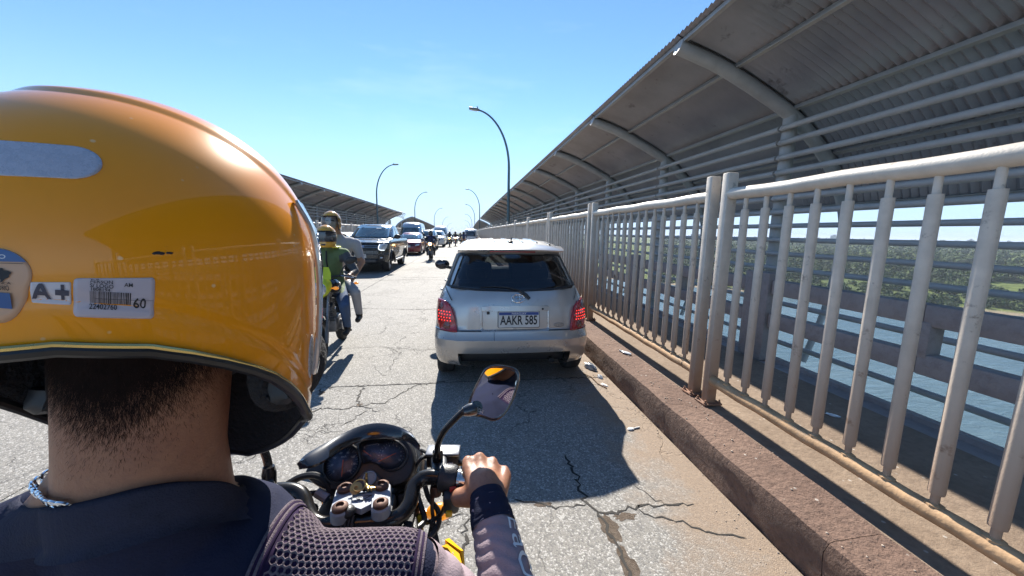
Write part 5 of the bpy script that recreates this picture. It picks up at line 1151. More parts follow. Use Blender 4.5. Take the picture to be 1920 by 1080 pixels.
# ------------------------------------------------------------------ the rider in front: motorcycle cockpit
BX, BY = -.235, .45
BIKE = motorcycle('black motorcycle with silver handlebar clamps and twin dials, under the nearest rider', (BX, BY), 0, MBLK, False, None, False)
BO = (BX, BY, 0)
BAR = M('handlebar paint', (.035, .033, .032), .22, .6, var=.25, vs=30, dirt=((.14, .07, .03), .64, 30)); CLAMP = M('clamp alloy', (.30, .32, .36), .6, .15, var=.2, vs=40, spec=.2, dirt=((.2, .18, .16), .60, 60)); RUSTB = M('rusty bolt', (.10, .05, .035), .6, .4, var=.4, vs=90)
DASH = M('dash plastic', (.020, .019, .021), .42, var=.2, vs=40, bump=.15, bs=300); DIAL = M('dial face', (.13, .145, .22), .35, var=.5, vs=30, dirt=((.06, .06, .07), .62, 60)); NEED = M('dial needle', (.70, .20, .12), .5, var=0); MARK = M('dial marks', (.75, .76, .8), .5, var=0)
def smooth(pts, n=6): return [Vector(p) for p in cr3(pts, n)]
def cr3(pts, n):
    P = [Vector(p) for p in pts]; P = [2*P[0]-P[1]]+P+[2*P[-1]-P[-2]]; o = []
    for i in range(1, len(P)-2):
        for k in range(n):
            t = k/n; a, b, c, d = P[i-1:i+3]; o.append(.5*((2*b)+(c-a)*t+(2*a-5*b+4*c-d)*t*t+(3*b-a-3*c+d)*t**3))
    o.append(P[-2]); return o
def fg(name, mb, mats, parent=None, **k): return mb.build(name, mats, parent or BIKE, BO, **k)
bar = MB(); bar.tube(smooth([(-.61, .70, 1.052), (-.52, .722, 1.062), (-.45, .748, 1.07), (-.39, .765, 1.07), (-.347, .758, 1.062), (-.318, .722, 1.043), (-.285, .702, 1.033), (-.21, .70, 1.03), (-.145, .702, 1.033), (-.118, .725, 1.045), (-.112, .762, 1.062), (-.085, .776, 1.07), (-.03, .765, 1.07), (.03, .754, 1.066), (.07, .747, 1.063)]), .0168, 14); fg('handlebar', bar, BAR)
br = MB(); br.box((-.212, .728, 1.018), (.125, .085, .05), Matrix.Rotation(radians(8), 3, 'X'), .012); br.box((-.215, .76, .99), (.22, .14, .05), None, .02); fg('top_clamp', br, DASH)
for c0, c1 in (((-.256, .757), (-.248, .700)), ((-.180, .757), (-.170, .702))):
    a = Vector((*c0, 1.062)); b = Vector((*c1, 1.062)); d = (b-a).normalized(); q = Vector((-d.y, d.x, 0)); out = []
    for k in range(17): t = pi*k/16; out.append(a-d*.019*sin(t)+q*.019*cos(t))
    for k in range(17): t = pi*k/16; out.append(b+d*.019*sin(t)-q*.019*cos(t))
    mb = MB(); mb.loft([[p+Vector((0, 0, -.016)) for p in out], [p+Vector((0, 0, .003)) for p in out], [(p-(a+b)/2)*.93+(a+b)/2+Vector((0, 0, .006)) for p in out]], True, True); o = fg('bar_clamp', mb, CLAMP, sharp=40)
    for c in (a, b): m2 = MB(); m2.lathe([(.0155, .004), (.0155, .012), (.012, .015), (.008, .0155), (.007, .011), (.001, .011)], c, (0, 0, 1), 18); fg('bolt', m2, RUSTB, o, sharp=40)
mb = MB(); mb.prism([(-.240, .732), (-.234, .747), (-.221, .755), (-.194, .747), (-.188, .713), (-.208, .698), (-.231, .710)], (0, 0, 1.052), (1, 0, 0), (0, 1, 0), .012, 0, .06)
merge(mb, text_mb('SZ', .026), lambda p: Vector((-.212+p.x*1.15+p.y*.2, .729+p.y*.8+p.x*.08, 1.0648)), 1); mb.box((-.212, .746, 1.0645), (.034, .0016, .0006), Matrix.Rotation(.08, 3, 'Z'), 0, 1); fg('clamp_badge', mb, [CLAMP, INK], sharp=40)
pg = MB()
for q in [(.012, 0, 0)]: pg.ell((-.232, .700, 1.06), (.013, .016, .011), None, 12, 8)
for k in range(4): pg.tube([(-.240+.006*k, .695, 1.055), (-.243+.007*k, .672, 1.03)], .003, 6)
fg('cable_boot', pg, DASH)
# dial cluster in its tilted plane
CO = Vector((-.232, .83, 1.09)); CN = Vector((0, -.72, .69)).normalized(); CX = Vector((1, 0, 0)); CY = CN.cross(CX)
def cp(x, y, h=0): return CO+CX*x+CY*y+CN*h
def sm2(p, n=5): q = [Vector((x, y, 0)) for x, y in p]; r = []; m = len(q)
def ring2(p, n=5):
    m = len(p); o = []
    for i in range(m):
        a, b, c, d = [Vector(p[(i+k) % m]) for k in (-1, 0, 1, 2)]
        for k in range(n): t = k/n; v = .5*((2*b)+(c-a)*t+(2*a-5*b+4*c-d)*t*t+(3*b-a-3*c+d)*t**3); o.append((v.x, v.y))
    return o
def shrink(p, f, cx=None, cy=None):
    cx = sum(a for a, b in p)/len(p); cy = sum(b for a, b in p)/len(p); return [(cx+(a-cx)*f, cy+(b-cy)*f) for a, b in p]
HOUS = ring2([(-.128, -.022), (-.108, .012), (-.075, .034), (-.035, .048), (.01, .054), (.055, .052), (.088, .040), (.108, .015), (.114, -.022), (.104, -.05), (.07, -.062), (.02, -.058), (-.03, -.064), (-.065, -.060), (-.10, -.048)])
LEFT = [(-.047+.0375*cos(2*pi*k/40), -.008+.0385*sin(2*pi*k/40)) for k in range(40)]
RIGHT = ring2([(-.012, .031), (.008, .038), (.038, .039), (.066, .033), (.086, .017), (.093, -.003), (.083, -.021), (.062, -.028), (.044, -.023), (.031, -.013), (.018, -.009), (.0, -.009), (-.008, .010)])
def rings_at(seq): return [[cp(x, y, h) for x, y in out] for out, h in seq]
mb = MB(); mb.loft(rings_at([(shrink(HOUS, .92), -.075), (HOUS, -.03), (HOUS, -.004), (shrink(HOUS, .975), .003), (shrink(HOUS, .95), .004)]), True, True); cl = fg('dial_housing', mb, DASH, sharp=50)
for nm, out in (('speedometer', LEFT), ('tachometer', RIGHT)):
    o2 = shrink(out, 1.13); mb = MB(); mb.loft(rings_at([(o2, .003), (shrink(out, 1.12), .012), (shrink(out, 1.05), .0135), (out, .009), (out, .0045)]), True, False); bz = fg('bezel', mb, DASH, cl, sharp=50)
    mb = MB(); mb.loft(rings_at([(out, .0050), (shrink(out, .02), .0052)]), True, True)
    if nm == 'speedometer':
        for k in range(29):
            a = radians(225-270*k/28); r0 = .031 if k % 2 else .028; mb.tube([cp(-.047+r0*cos(a), -.008+r0*sin(a), .0058), cp(-.047+.0345*cos(a), -.008+.0345*sin(a), .0058)], .00035, 4, True, 1)
        for k in range(8): a = radians(225-270*k/7); merge(mb, text_mb(str(k*20), .0062), lambda p: cp(-.047+.0235*cos(a)+p.x, -.008+.0235*sin(a)+p.y, .0060), 1)
        merge(mb, text_mb('km/h', .006), lambda p: cp(-.047+p.x, .006+p.y, .006), 1)
    else:
        for k in range(21):
            a = radians(200-230*k/20); mb.tube([cp(.060+.027*cos(a), .003+.027*sin(a), .0058), cp(.060+.030*cos(a), .003+.030*sin(a), .0058)], .00035, 4, True, 1)
        for k in range(11): a = radians(200-230*k/10); merge(mb, text_mb(str(k), .0055), lambda p: cp(.060+.0225*cos(a)+p.x, .003+.0225*sin(a)+p.y, .0060), 1)
        mb.tube([cp(.0, .027, .0058), cp(.026, .031, .0058)], .0004, 4, True, 1); merge(mb, text_mb('F', .006), lambda p: cp(.028+p.x, .028+p.y, .006), 1); merge(mb, text_mb('E', .006), lambda p: cp(-.003+p.x, .024+p.y, .006), 1)
    fg(nm, mb, [DIAL, MARK], cl, sharp=None)
for a, b in (((-.047, -.001), (-.044, -.036)), ((.033, -.009), (.071, .007)), ((-.005, .017), (.015, .003))): mb = MB(); mb.tube([cp(*a, .0078), cp(*b, .0078)], [.0015, .0009], 5); fg('needle', mb, NEED, cl)
lens = MB(); 
for out in (LEFT, RIGHT): lens.loft(rings_at([(out, .0095), (shrink(out, .6), .0115), (shrink(out, .02), .012)]), True, True)
fg('dial_lens', lens, glass_mat('dusty dial lens', (.94, .93, .93), -.01, 1.22), cl, sharp=None)
hp = M('ignition housing', (.05, .05, .055), .5); mb = MB(); IG = ring2([(-.006, -.050), (.003, -.034), (.018, -.026), (.034, -.036), (.052, -.062), (.032, -.074), (.010, -.068)]); mb.loft(rings_at([(IG, -.02), (IG, .016), (shrink(IG, .9), .019)]), True, True); ih = fg('ignition_housing', mb, hp, cl, sharp=40)
mb = MB(); mb.lathe([(.0145, 0), (.0145, .004), (.012, .005), (.0105, .002), (.004, .002)], cp(.021, -.045, .019), CN, 24); fg('ignition_lock', mb, CLAMP, ih, sharp=40)
KO = Vector((-.2, .74, 1.085)); ky = thing('key_ring', 'brass key ring and key hanging from the ignition of the near motorcycle', 'keys', (-.214, .752, 1.08))
mb = MB(); mb.box(cp(.016, -.045, .03), (.005, .004, .024), CX.to_track_quat('X', 'Z').to_matrix(), .001); mb.build('key', M('brass', (.45, .30, .12), .3, .9), ky, (-.214, .752, 1.08)); mb = MB(); mb.tube([Vector((-.224, .747, 1.082))+Vector((.013*cos(2*pi*k/24), .011*sin(2*pi*k/24), .006*sin(2*pi*k/24))) for k in range(25)], .0016, 6, False); mb.lathe([(.0125, 0), (.0125, .002), (.004, .0022), (.004, 0)], (-.229, .744, 1.078), (.1, -.5, .8), 20); mb.build('ring', M('brass', (.45, .30, .12)), ky, (-.214, .752, 1.08))
for k in range(3): mb = MB(); mb.box((-.208+.004*k, .748-.002*k, 1.076), (.004, .022, .008), Matrix.Rotation(.5+.4*k, 3, 'Z'), .001); mb.build('key', M('brass', (.45, .30, .12)), ky, (-.214, .752, 1.08))
# headlamp cowl below the dials and the glossy wind deflector around them
mb = MB(); R = [[Vector((-.228+w*cos(q), y, z+h*sin(q))) for q in [2*pi*i/20 for i in range(20)]] for y, w, z, h in ((.78, .07, .98, .05), (.84, .12, 1.00, .06), (.92, .13, 1.0, .08), (.99, .11, .98, .085), (1.03, .075, .96, .07))]; mb.loft(R, True, True); fg('headlight_cowl', mb, MBLK, sharp=60)
mb = MB(); mb.ell((-.228, 1.025, .96), (.07, .03, .06), None, 18, 10); fg('headlight', mb, LAMPG)
mb = MB(); mb.loft([[Vector(p) for p in ((-.375, .83, 1.045), (-.33, .80, 1.055), (-.30, .81, 1.03), (-.34, .87, 1.00))], [Vector(p) for p in ((-.34, .86, 1.07), (-.31, .83, 1.085), (-.29, .83, 1.04), (-.31, .90, 1.01))]], True, True); fg('cowl_ear', mb, MBLK)
OUT = cr3([(-.338, .735, 1.150), (-.330, .765, 1.152), (-.308, .799, 1.152), (-.281, .838, 1.152), (-.248, .864, 1.155), (-.206, .869, 1.157), (-.159, .850, 1.156), (-.124, .818, 1.155), (-.096, .760, 1.158)], 6); INN = cr3([(-.334, .733, 1.142), (-.309, .741, 1.140), (-.292, .763, 1.138), (-.273, .804, 1.136), (-.241, .836, 1.136), (-.2015, .842, 1.136), (-.156, .829, 1.138), (-.128, .806, 1.144), (-.098, .756, 1.154)], 6)
mb = MB(); R = []
for o, i in zip(OUT, INN): m = (o+i)/2; R.append([o, m+Vector((0, 0, .006)), i, i+Vector((0, 0, -.005)), m+Vector((0, 0, -.001)), o+Vector((0, 0, -.005))])
mb.loft(R, True, True); fg('wind_deflector', mb, MBLK, sharp=45)
# right side controls
AXR = Vector((.165, -.030, -.012)).normalized(); GR = Vector((-.030, .765, 1.07))
mb = MB(); mb.lathe([(.020, -.028), (.029, -.024), (.0305, .004), (.027, .012), (.020, .014)], GR, AXR, 24); mb.loft([[GR+AXR*a+Vector((0, -.012+.03*cos(q)*.7, -.02-h)) for q in (0, 1.6, 3.2, 4.7)] for a, h in ((-.02, .0), (.012, .0))], True, True)
mb.box(GR+Vector((.0, -.028, -.032)), (.034, .034, .05), Matrix.Rotation(.25, 3, 'X'), .008); sh_ = fg('throttle_housing', mb, DASH, sharp=40)
mb = MB(); mb.box(GR+Vector((-.004, -.052, -.044)), (.014, .010, .012), None, .003); fg('starter_button', mb, YEL, sh_)
mb = MB(); mb.box(GR+Vector((.004, -.032, -.002)), (.014, .008, .010), None, .002); fg('kill_switch', mb, M('switch red', (.4, .03, .02), .5), sh_)
mb = MB(); mb.tube([GR+AXR*.012, GR+AXR*.03, GR+AXR*.112], [.0195, .0185, .0185], 20); mb.lathe([(.023, 0), (.023, .006)], GR+AXR*.014, AXR, 20); mb.lathe([(.021, 0), (.022, .015), (.015, .02)], GR+AXR*.108, AXR, 18)
merge(mb, text_mb('G', .016), lambda p: GR+AXR*(.038+p.x)+Vector((0, p.y*.55-.006, .0186-.25*abs(p.y))), 1); fg('grip', mb, [M('polished grip sleeve', (.60, .60, .58), .16, .9, var=.1, vs=60), INK], sharp=40)
mb = MB(); mb.box((-.054, .872, 1.052), (.080, .040, .030), Matrix.Rotation(-.10, 3, 'Z'), .005); mb.box((-.054, .852, 1.050), (.05, .006, .006), Matrix.Rotation(-.1, 3, 'Z'), .001, 1); rs_ = fg('brake_reservoir', mb, [DASH, WHT])
mb = MB(); mb.box((-.054, .874, 1.071), (.084, .044, .008), Matrix.Rotation(-.10, 3, 'Z'), .003); fg('reservoir_lid', mb, M('lid metal', (.22, .22, .23), .3, .7, dirt=((.4, .06, .03), .68, 60)), rs_)
mb = MB(); mb.box((-.062, .835, 1.055), (.04, .06, .035), Matrix.Rotation(.1, 3, 'Z'), .008); mb.box((-.064, .80, 1.06), (.03, .05, .03), None, .008); mb.tube([(-.05, .86, 1.045), (.0, .857, 1.045), (.03, .848, 1.042), (.055, .838, 1.038)], [.008, .007, .006, .008], 8); fg('brake_lever', mb, DKM)
mr_ = MB(); mr_.tube(smooth([(-.067, .835, 1.05), (-.066, .831, 1.088), (-.062, .825, 1.123), (-.045, .818, 1.160), (-.012, .812, 1.198), (.003, .811, 1.209)]), [.011]*7+[.0075]*24, 10); mr_.lathe([(.013, -.012), (.013, .014), (.010, .018)], (-.066, .845, 1.075), (.05, .05, 1), 12); ms = fg('mirror_stalk', mr_, BAR)
MO = Vector((.0659, .8196, 1.2448)); MN = Vector((-.44, -.86, .225)).normalized(); MX = Vector((0, 0, 1)).cross(MN).normalized(); MY = MN.cross(MX)
MOUT = ring2([(-.021, -.060), (.010, -.062), (.034, -.045), (.052, -.010), (.062, .033), (.060, .057), (.042, .067), (.0, .066), (-.024, .055), (-.043, .017), (-.058, -.025), (-.059, -.050), (-.046, -.060)], 6)
mp_ = lambda x, y, h: MO+MX*x+MY*y+MN*h
mb = MB(); mb.loft([[mp_(x, y, h) for x, y in shrink(MOUT, f)] for f, h in ((.05, -.026), (.6, -.022), (.92, -.012), (1.0, -.001), (1.0, .003), (.95, .0050), (.90, .0042), (.89, .002))], True, False); mb.tube([(-.004, .811, 1.206), (.008, .814, 1.207), (.022, .822, 1.207)], [.010, .014, .016], 12); mh = fg('mirror', mb, MBLK, sharp=50)
mb = MB(); mb.loft([[mp_(x, y, .0026+.0007*(1-f*f)) for x, y in shrink(MOUT, f)] for f in (.90, .7, .4, .02)], True, False); fg('mirror_glass', mb, M('motorcycle mirror glass', (.80, .82, .82), .015, 1.0, var=0, dirt=((.35, .36, .34), .72, 55)), mh, sharp=None)
mb = MB(); merge(mb, text_mb('BECCHI', .0105), lambda p: mp_(-.033+p.x*.85+p.y*.25, -.043+p.y-p.x*.22, .0045)); mb.add([mp_(-.047, -.047, .0045), mp_(-.030, -.0508, .0045), mp_(-.030, -.0522, .0045), mp_(-.047, -.0484, .0045)], [(0, 3, 2, 1)]); fg('mirror_lettering', mb, WHT, mh, sharp=None)
# left side controls
GL = Vector((-.462, .745, 1.07)); AXL = Vector((-.16, -.046, -.012)).normalized()
mb = MB(); mb.lathe([(.018, -.040), (.028, -.036), (.030, .020), (.020, .026)], GL, AXL, 22); mb.box(GL+Vector((0, -.022, -.016)), (.062, .038, .055), Matrix.Rotation(.28, 3, 'Z') @ Matrix.Rotation(.5, 3, 'X'), .010); sl_ = fg('switch_housing', mb, DASH, sharp=40)
mb = MB(); mb.box(GL+Vector((-.008, -.026, .020)), (.027, .022, .012), Matrix.Rotation(.32, 3, 'Z') @ Matrix.Rotation(.75, 3, 'X'), .003); fg('switch_button', mb, M('blue grey button', (.30, .38, .50), .25, .3, coat=.6), sl_)
mb = MB(); mb.tube([GL+Vector((.030, .008, .024)), GL+Vector((.034, -.004, .034)), GL+Vector((.03, -.016, .030))], .006, 8); fg('choke_lever', mb, RUSTB, sl_)
mb = MB(); mb.tube([GL+AXL*.026, GL+AXL*.15], [.018, .0175], 18); mb.lathe([(.023, 0), (.023, .006)], GL+AXL*.026, AXL, 18); fg('grip', mb, M('polished grip sleeve', (.6, .6, .58)), sharp=40)
mb = MB(); mb.lathe([(.013, -.02), (.014, .03), (.011, .045)], (-.413, .772, 1.075), (-.02, .1, 1), 14); mb.tube(smooth([(-.415, .78, 1.10), (-.425, .79, 1.14), (-.45, .80, 1.18), (-.50, .82, 1.22)]), .0085, 10); mb.lathe([(.010, 0), (.010, .008)], (-.405, .758, 1.088), (0, -.5, 1), 12); lm = fg('mirror_stalk', mb, BAR)
mb = MB(); Rm = Matrix.Rotation(.35, 3, 'Z'); mb.ell((-.555, .83, 1.26), (.065, .018, .05), Rm, 18, 10); fg('mirror', mb, MBLK, lm)
mb = MB(); pts = [(-.412, .745, 1.062), (-.400, .732, 1.045), (-.385, .715, 1.03), (-.365, .695, 1.012)]
for k in range(12): t = k/11; p = Vector(pts[0]).lerp(Vector(pts[-1]), t); mb.lathe([(.009, -.0035), (.0125, -.002), (.0125, .002), (.009, .0035)], p, (Vector(pts[-1])-Vector(pts[0])), 12)
fg('lever_boot', mb, M('red brown rubber', (.20, .055, .03), .5, var=.3, vs=60))
mb = MB(); mb.tube([(-.40, .735, 1.06), (-.45, .80, 1.06), (-.54, .80, 1.05), (-.62, .77, 1.045)], [.009, .007, .007, .009], 8); mb.tube([(-.400, .745, 1.09), (-.374, .712, 1.03)], .0016, 5); fg('clutch_lever', mb, DKM)
mb = MB()
for pts, r in (([(-.40, .785, 1.06), (-.36, .80, 1.075), (-.32, .80, 1.07), (-.29, .79, 1.03), (-.27, .80, .98)], .0075), ([(-.42, .73, 1.03), (-.38, .72, 1.01), (-.33, .73, 1.01), (-.28, .76, .99)], .010), ([(-.36, .78, 1.045), (-.33, .79, 1.04), (-.30, .81, 1.02)], .006), ([(-.40, .74, 1.04), (-.35, .70, 1.0), (-.29, .70, .95), (-.25, .75, .9)], .006)): mb.tube(smooth(pts), r, 8)
mb.ell((-.345, .765, 1.02), (.03, .018, .014), None, 12, 8); fg('cable', mb, BLK)
mb = MB(); mb.tube([(-.325, .785, 1.045), (-.30, .775, 1.035)], .010, 10); fg('cable_end', mb, CLAMP)
for i, (pts, r, m) in enumerate([([(-.045, .74, 1.02), (-.055, .755, .99), (-.085, .765, .965), (-.115, .80, .95), (-.15, .84, .93)], .005, BLK), ([(-.068, .80, 1.05), (-.075, .775, 1.0), (-.070, .76, .96), (-.075, .75, .93)], .0045, RUSTB), ([(-.10, .83, 1.03), (-.085, .80, 1.0), (-.062, .775, .985), (-.06, .74, .975), (-.085, .72, .965), (-.12, .735, .97), (-.14, .78, .96)], .006, BLK), ([(-.12, .80, 1.04), (-.10, .775, 1.0), (-.09, .745, .985), (-.115, .72, .985), (-.145, .74, .97)], .0065, BLK), ([(-.145, .78, 1.03), (-.135, .755, .99), (-.125, .72, .95), (-.12, .70, .90)], .010, DASH), ([(-.095, .87, 1.06), (-.105, .85, 1.07), (-.12, .84, 1.05), (-.13, .85, 1.0)], .005, BLK), ([(-.11, .885, 1.07), (-.085, .868, 1.063), (-.07, .85, 1.05)], .004, BLK)]): mb = MB(); mb.tube(smooth(pts), r, 8); fg('cable', mb, m)
mb = MB(); mb.lathe([(.012, -.01), (.014, 0), (.012, .012)], (-.066, .775, 1.035), (0, .2, 1), 12); fg('mirror_nut', mb, RUSTB)
mb = MB(); mb.box((-.118, .715, .955), (.04, .10, .10), Matrix.Rotation(.2, 3, 'Z'), .014); mb.box((-.15, .78, .97), (.09, .12, .09), None, .02); fg('wiring_box', mb, DASH)
mb = MB(); R = [[Vector((-.072+w*cos(q), .755+y, z+w*.5*sin(q))) for q in [2*pi*i/12 for i in range(12)]] for y, z, w in ((.0, .985, .004), (-.006, .955, .010), (-.014, .925, .017), (-.02, .895, .013), (-.024, .875, .003))]
mb.loft(R, True, True); ts = fg('tassel', mb, M('black cord tassel', (.025, .027, .035), .8, bump=.8, bs=250)); ts.parent = None; ts.location = BO; tag(ts, 'black cord tassel hanging from the right handlebar of the near motorcycle', 'tassel')
mb = MB(); P = [(-.072, .806), (-.045, .816), (-.012, .782), (-.006, .755), (-.012, .733), (-.048, .762)]; mb.loft([[Vector((x, y, .80)) for x, y in P], [Vector((x, y, .853)) for x, y in P], [Vector((-.035+(x+.035)*.9, .775+(y-.775)*.9, .862)) for x, y in P]], True, True)
merge(mb, text_mb('Y', .016), lambda p: Vector((-.033+p.x, .772+p.y*.8, .8628)), 1); merge(mb, text_mb('5', .010), lambda p: Vector((-.029+p.x, .782+p.y, .8628)), 1); SHR_Y = M('matt yellow shroud', (.74, .40, .012), .75, var=.06, spec=.08); fg('tank_shroud', mb, [SHR_Y, INK], sharp=40)
mb = MB(); mb.loft([[Vector(p) for p in ((-.050, .822, .865), (-.010, .785, .865), (-.003, .79, .80), (-.045, .83, .80))], [Vector(p) for p in ((-.040, .842, .85), (-.004, .80, .85), (.0, .80, .80), (-.035, .845, .80))]], True, True); fg('shroud_edge', mb, SHR_Y)
mb = MB(); mb.tube(smooth([(-.105, .76, .99), (-.10, .745, .95), (-.105, .72, .90)]), .009, 8); fg('turn_signal_stalk', mb, YEL)
# ------------------------------------------------------------------ the rider in front: body and clothes
NAVY_T = M('navy knit shirt', (.020, .023, .048), .9, spec=.12, var=.12, vs=22, bump=.22, bs=420); MAUVE = M('mauve grey sleeve cloth', (.32, .25, .27), .9, spec=.12, var=.10, vs=30, bump=.22, bs=380); CUFF = M('navy cuff', (.018, .021, .042), .9, spec=.12, var=.12, bump=.25, bs=420); MESHU = M('dark mesh underlay', (.028, .016, .045), .95, spec=.12, var=.3, vs=60); MESHT = M('mesh thread', (.17, .135, .155), .85, spec=.12, var=.3, vs=300, bump=.5, bs=700)
def skin_mat():
    k = NB('sunburnt skin'); tc = k.new('ShaderNodeTexCoord'); P = tc.outputs['Object']
    n1 = k.noise(P, 9, 5); n2 = k.noise(P, 120, 4, .7); n3 = k.noise(P, 420, 3)
    c = k.mix(k.mr(n1.outputs[0], .4, .62), (.36, .165, .090), (.29, .120, .068)); c = k.mix(k.mr(n2.outputs[0], .48, .68, 0, .5), c, (.22, .095, .06))
    k.L.new(c, k.b.inputs['Base Color']); k.b.inputs['Roughness'].default_value = .5; k.b.inputs['Subsurface Weight'].default_value = .12; k.b.inputs['Subsurface Radius'].default_value = (.012, .004, .002); k.b.inputs['Subsurface Scale'].default_value = .5
    k.L.new(k.bump(n3.outputs[0], .18, .002, k.bump(n2.outputs[0], .12, .004)), k.b.inputs['Normal']); return k.m
SKINF = skin_mat()
PO = (-.27, .30, 0)
PER = thing('person', 'person in navy shirt with mesh shoulders and big glossy yellow helmet, seen from close behind', 'person', PO)
SHR, ELR, WR = Vector((-.084, .412, 1.184)), Vector((.088, .432, .985)), Vector((.046, .672, 1.083))
SHL, ELL_, WL = Vector((-.555, .43, 1.165)), Vector((-.70, .44, .95)), Vector((-.575, .64, 1.06))
NKX, NKY = -.332, .404; NECK = Vector((NKX, NKY, 1.36)); HEAD = Vector((-.312, .425, 1.60))
mb = MB(); HIP = Vector((-.245, .23, .86))
mb.cap(HIP, .155, (-.28, .36, 1.06), .145, 20); mb.cap((-.28, .36, 1.04), .14, (-.315, .43, 1.19), .122, 20); mb.ell((-.335, .425, 1.203), (.165, .106, .094), None, 24, 14)
for a, b in ((SHR, 1), (SHL, -1)): mb.cap(Vector((-.322+.105*b, .410, 1.183)), .068, a, .059, 16)
mb.cap((NKX-.014, NKY, 1.385), .050, (NKX-.07, NKY+.004, 1.318), .046, 18); mb.cap((NKX-.07, NKY+.004, 1.318), .046, (NKX-.165, NKY+.012, 1.272), .048, 18)
for b in (-1, 1): mb.cap(Vector((NKX+.03*b, NKY, 1.246+(.045 if b < 0 else 0))), .046, Vector((-.322+.118*b, .412, 1.215)), .044, 16)
mb.cap((NKX, NKY+.004, 1.25), .070, (NKX, NKY, 1.38), .0668, 24); mb.cap((NKX, NKY, 1.38), .0660, (NKX+.014, NKY+.012, 1.53), .069, 24)
mb.ell(HEAD, (.082, .100, .125), None, 24, 16); mb.cap(HEAD+Vector((0, .055, -.085)), .042, HEAD+Vector((0, .075, -.10)), .034, 14); mb.ell(HEAD+Vector((0, .112, -.005)), (.014, .022, .03), None, 10, 8)
mb.cap(SHR, .056, ELR, .044, 16); mb.cap(ELR, .044, ELR.lerp(WR, .5), .040, 16); mb.cap(ELR.lerp(WR, .5), .039, WR, .027, 16)
mb.cap(SHL, .056, ELL_, .044, 16); mb.cap(ELL_, .044, WL, .028, 16)
for x in (-1, 1):
    h2 = HIP+Vector((x*.09, .05, -.03)); kn = Vector((BX+x*.20, .62, .70)); an = Vector((BX+x*.20, .46, .36)); mb.cap(h2, .10, kn, .068, 18); mb.cap(kn, .066, an, .05, 16); mb.cap(an+Vector((0, -.05, -.04)), .042, an+Vector((0, .15, -.05)), .038, 12)
# hands closed round the grips
def hand(mb, W, G0, ax, s):
    """W wrist, G0 grip centre under the middle knuckle, ax along the grip to the little finger"""
    up = Vector((0, 0, 1)); fw = Vector((0, 1, 0)); K = []
    for i, (a, f, u) in enumerate(((-.043, .012, .038), (-.015, .021, .044), (.014, .017, .040), (.041, .005, .031))): K.append(G0+ax*a+fw*f+up*u)
    for i, k in enumerate(K):
        base = W.lerp(k, .25)+ax*(-.012+.008*i); r = (.0125, .0130, .0122, .0108)[i]; L = (1, 1.1, 1.0, .82)[i]
        mb.cap(base, .0200, k-fw*.010-up*.005, .0150, 12)
        p1 = k+fw*.030*L-up*.024; p2 = p1-fw*.003-up*.030*L; p3 = p2-fw*.030*L-up*.010
        mb.ell(k+up*.0015, (r*1.05, r*1.25, r*1.0), None, 12, 8); mb.cap(k, r*1.0, p1, r*.98, 12); mb.cap(p1, r*.98, p2, r*.92, 12); mb.cap(p2, r*.92, p3, r*.8, 12)
        mb.cap(W.lerp(k, .35)+up*.012, .0030, k-fw*.012+up*.0075, .0034, 8)          # tendon
    mb.cap(W, .026, G0+fw*-.034+up*.022-ax*.004, .033, 16); mb.cap(W+ax*.008, .024, G0+ax*.024-fw*.014+up*.014, .025, 14)
    t0 = W.lerp(G0, .28)-ax*.022-up*.006; t1 = G0-ax*.062-fw*.046-up*.008; t2 = G0-ax*.070-fw*.014-up*.028; t3 = G0-ax*.054+fw*.016-up*.036
    mb.cap(t0, .023, t1, .0190, 14); mb.ell(t1, (.0195, .0215, .019), None, 12, 8); mb.cap(t1, .0180, t2, .0140, 12); mb.cap(t2, .0138, t3, .0115, 12)
hand(mb, WR, GR+AXR*.080, AXR, 1); hand(mb, WL, GL+AXL*.085, AXL, -1)
CT = [(-180, -.035), (-120, -.005), (-85, .006), (-50, .008), (-20, -.012), (0, -.032), (25, -.064), (60, -.085), (90, -.09), (135, -.07), (180, -.035)]
def ctilt(a):
    a = math.degrees(a); a = (a+180) % 360-180; r = 0
    for da in (-14, -7, 0, 7, 14):
        q = max(-180, min(180, a+da))
        for (x0, z0), (x1, z1) in zip(CT, CT[1:]):
            if x0 <= q <= x1: r += z0+(z1-z0)*(q-x0)/(x1-x0); break
    return r/5
def hairline(a): return 1.428+.055*min(1, abs(a-.2)/1.5)**1.2
def reg6(c):
    c = c+Vector(PO)
    for el, w in ((ELR, WR), (ELL_, WL)):
        L = w-el; q = (c-el).dot(L)/L.length_squared; d = (c-el-L*q).length
        if q > .88 and (c-w).length < .22: return 0
        if q > -.12 and d < .075 and q <= .95: return 2
    for sh, el in ((SHR, ELR), (SHL, ELL_)):
        L = el-sh; q = (c-sh).dot(L)/L.length_squared; d = (c-sh-L*q).length
        if .02 < q < 1.1 and d < .085 and abs(c.x+.315) > .24: return 2
    if (c.z > 1.352+ctilt(atan2(c.y-NKY, c.x-NKX)) and (c-NECK).xy.length < .075+.035*max(0, (NKX-.02-c.x)/.1)) or c.z > 1.40:
        d = c-Vector((NKX+.01, NKY+.01, 0)); return 5 if d.y < .05 and c.z > hairline(atan2(d.x, -d.y))+.040+.008*noise.noise(c*60) else 0
    k = (c-HIP).dot(Vector((-.1, .2, 1)))
    if c.z < .50 and abs(c.x-BX) > .1: return 4
    return 1 if k > .06 and c.z > .80 else 3
mbv = [Vector(p)-Vector(PO) for p in mb.v]; mb.v = [tuple(p) for p in mbv]
BODY = blob(mb, 'body', [SKINF, NAVY_T, MAUVE, JEANS, SHOE, M('cropped scalp', (.15, .080, .058), .6, spec=.12, var=.25, vs=60, bump=.3, bs=500)], .0052, 7, reg6); link('body', BODY, PER)
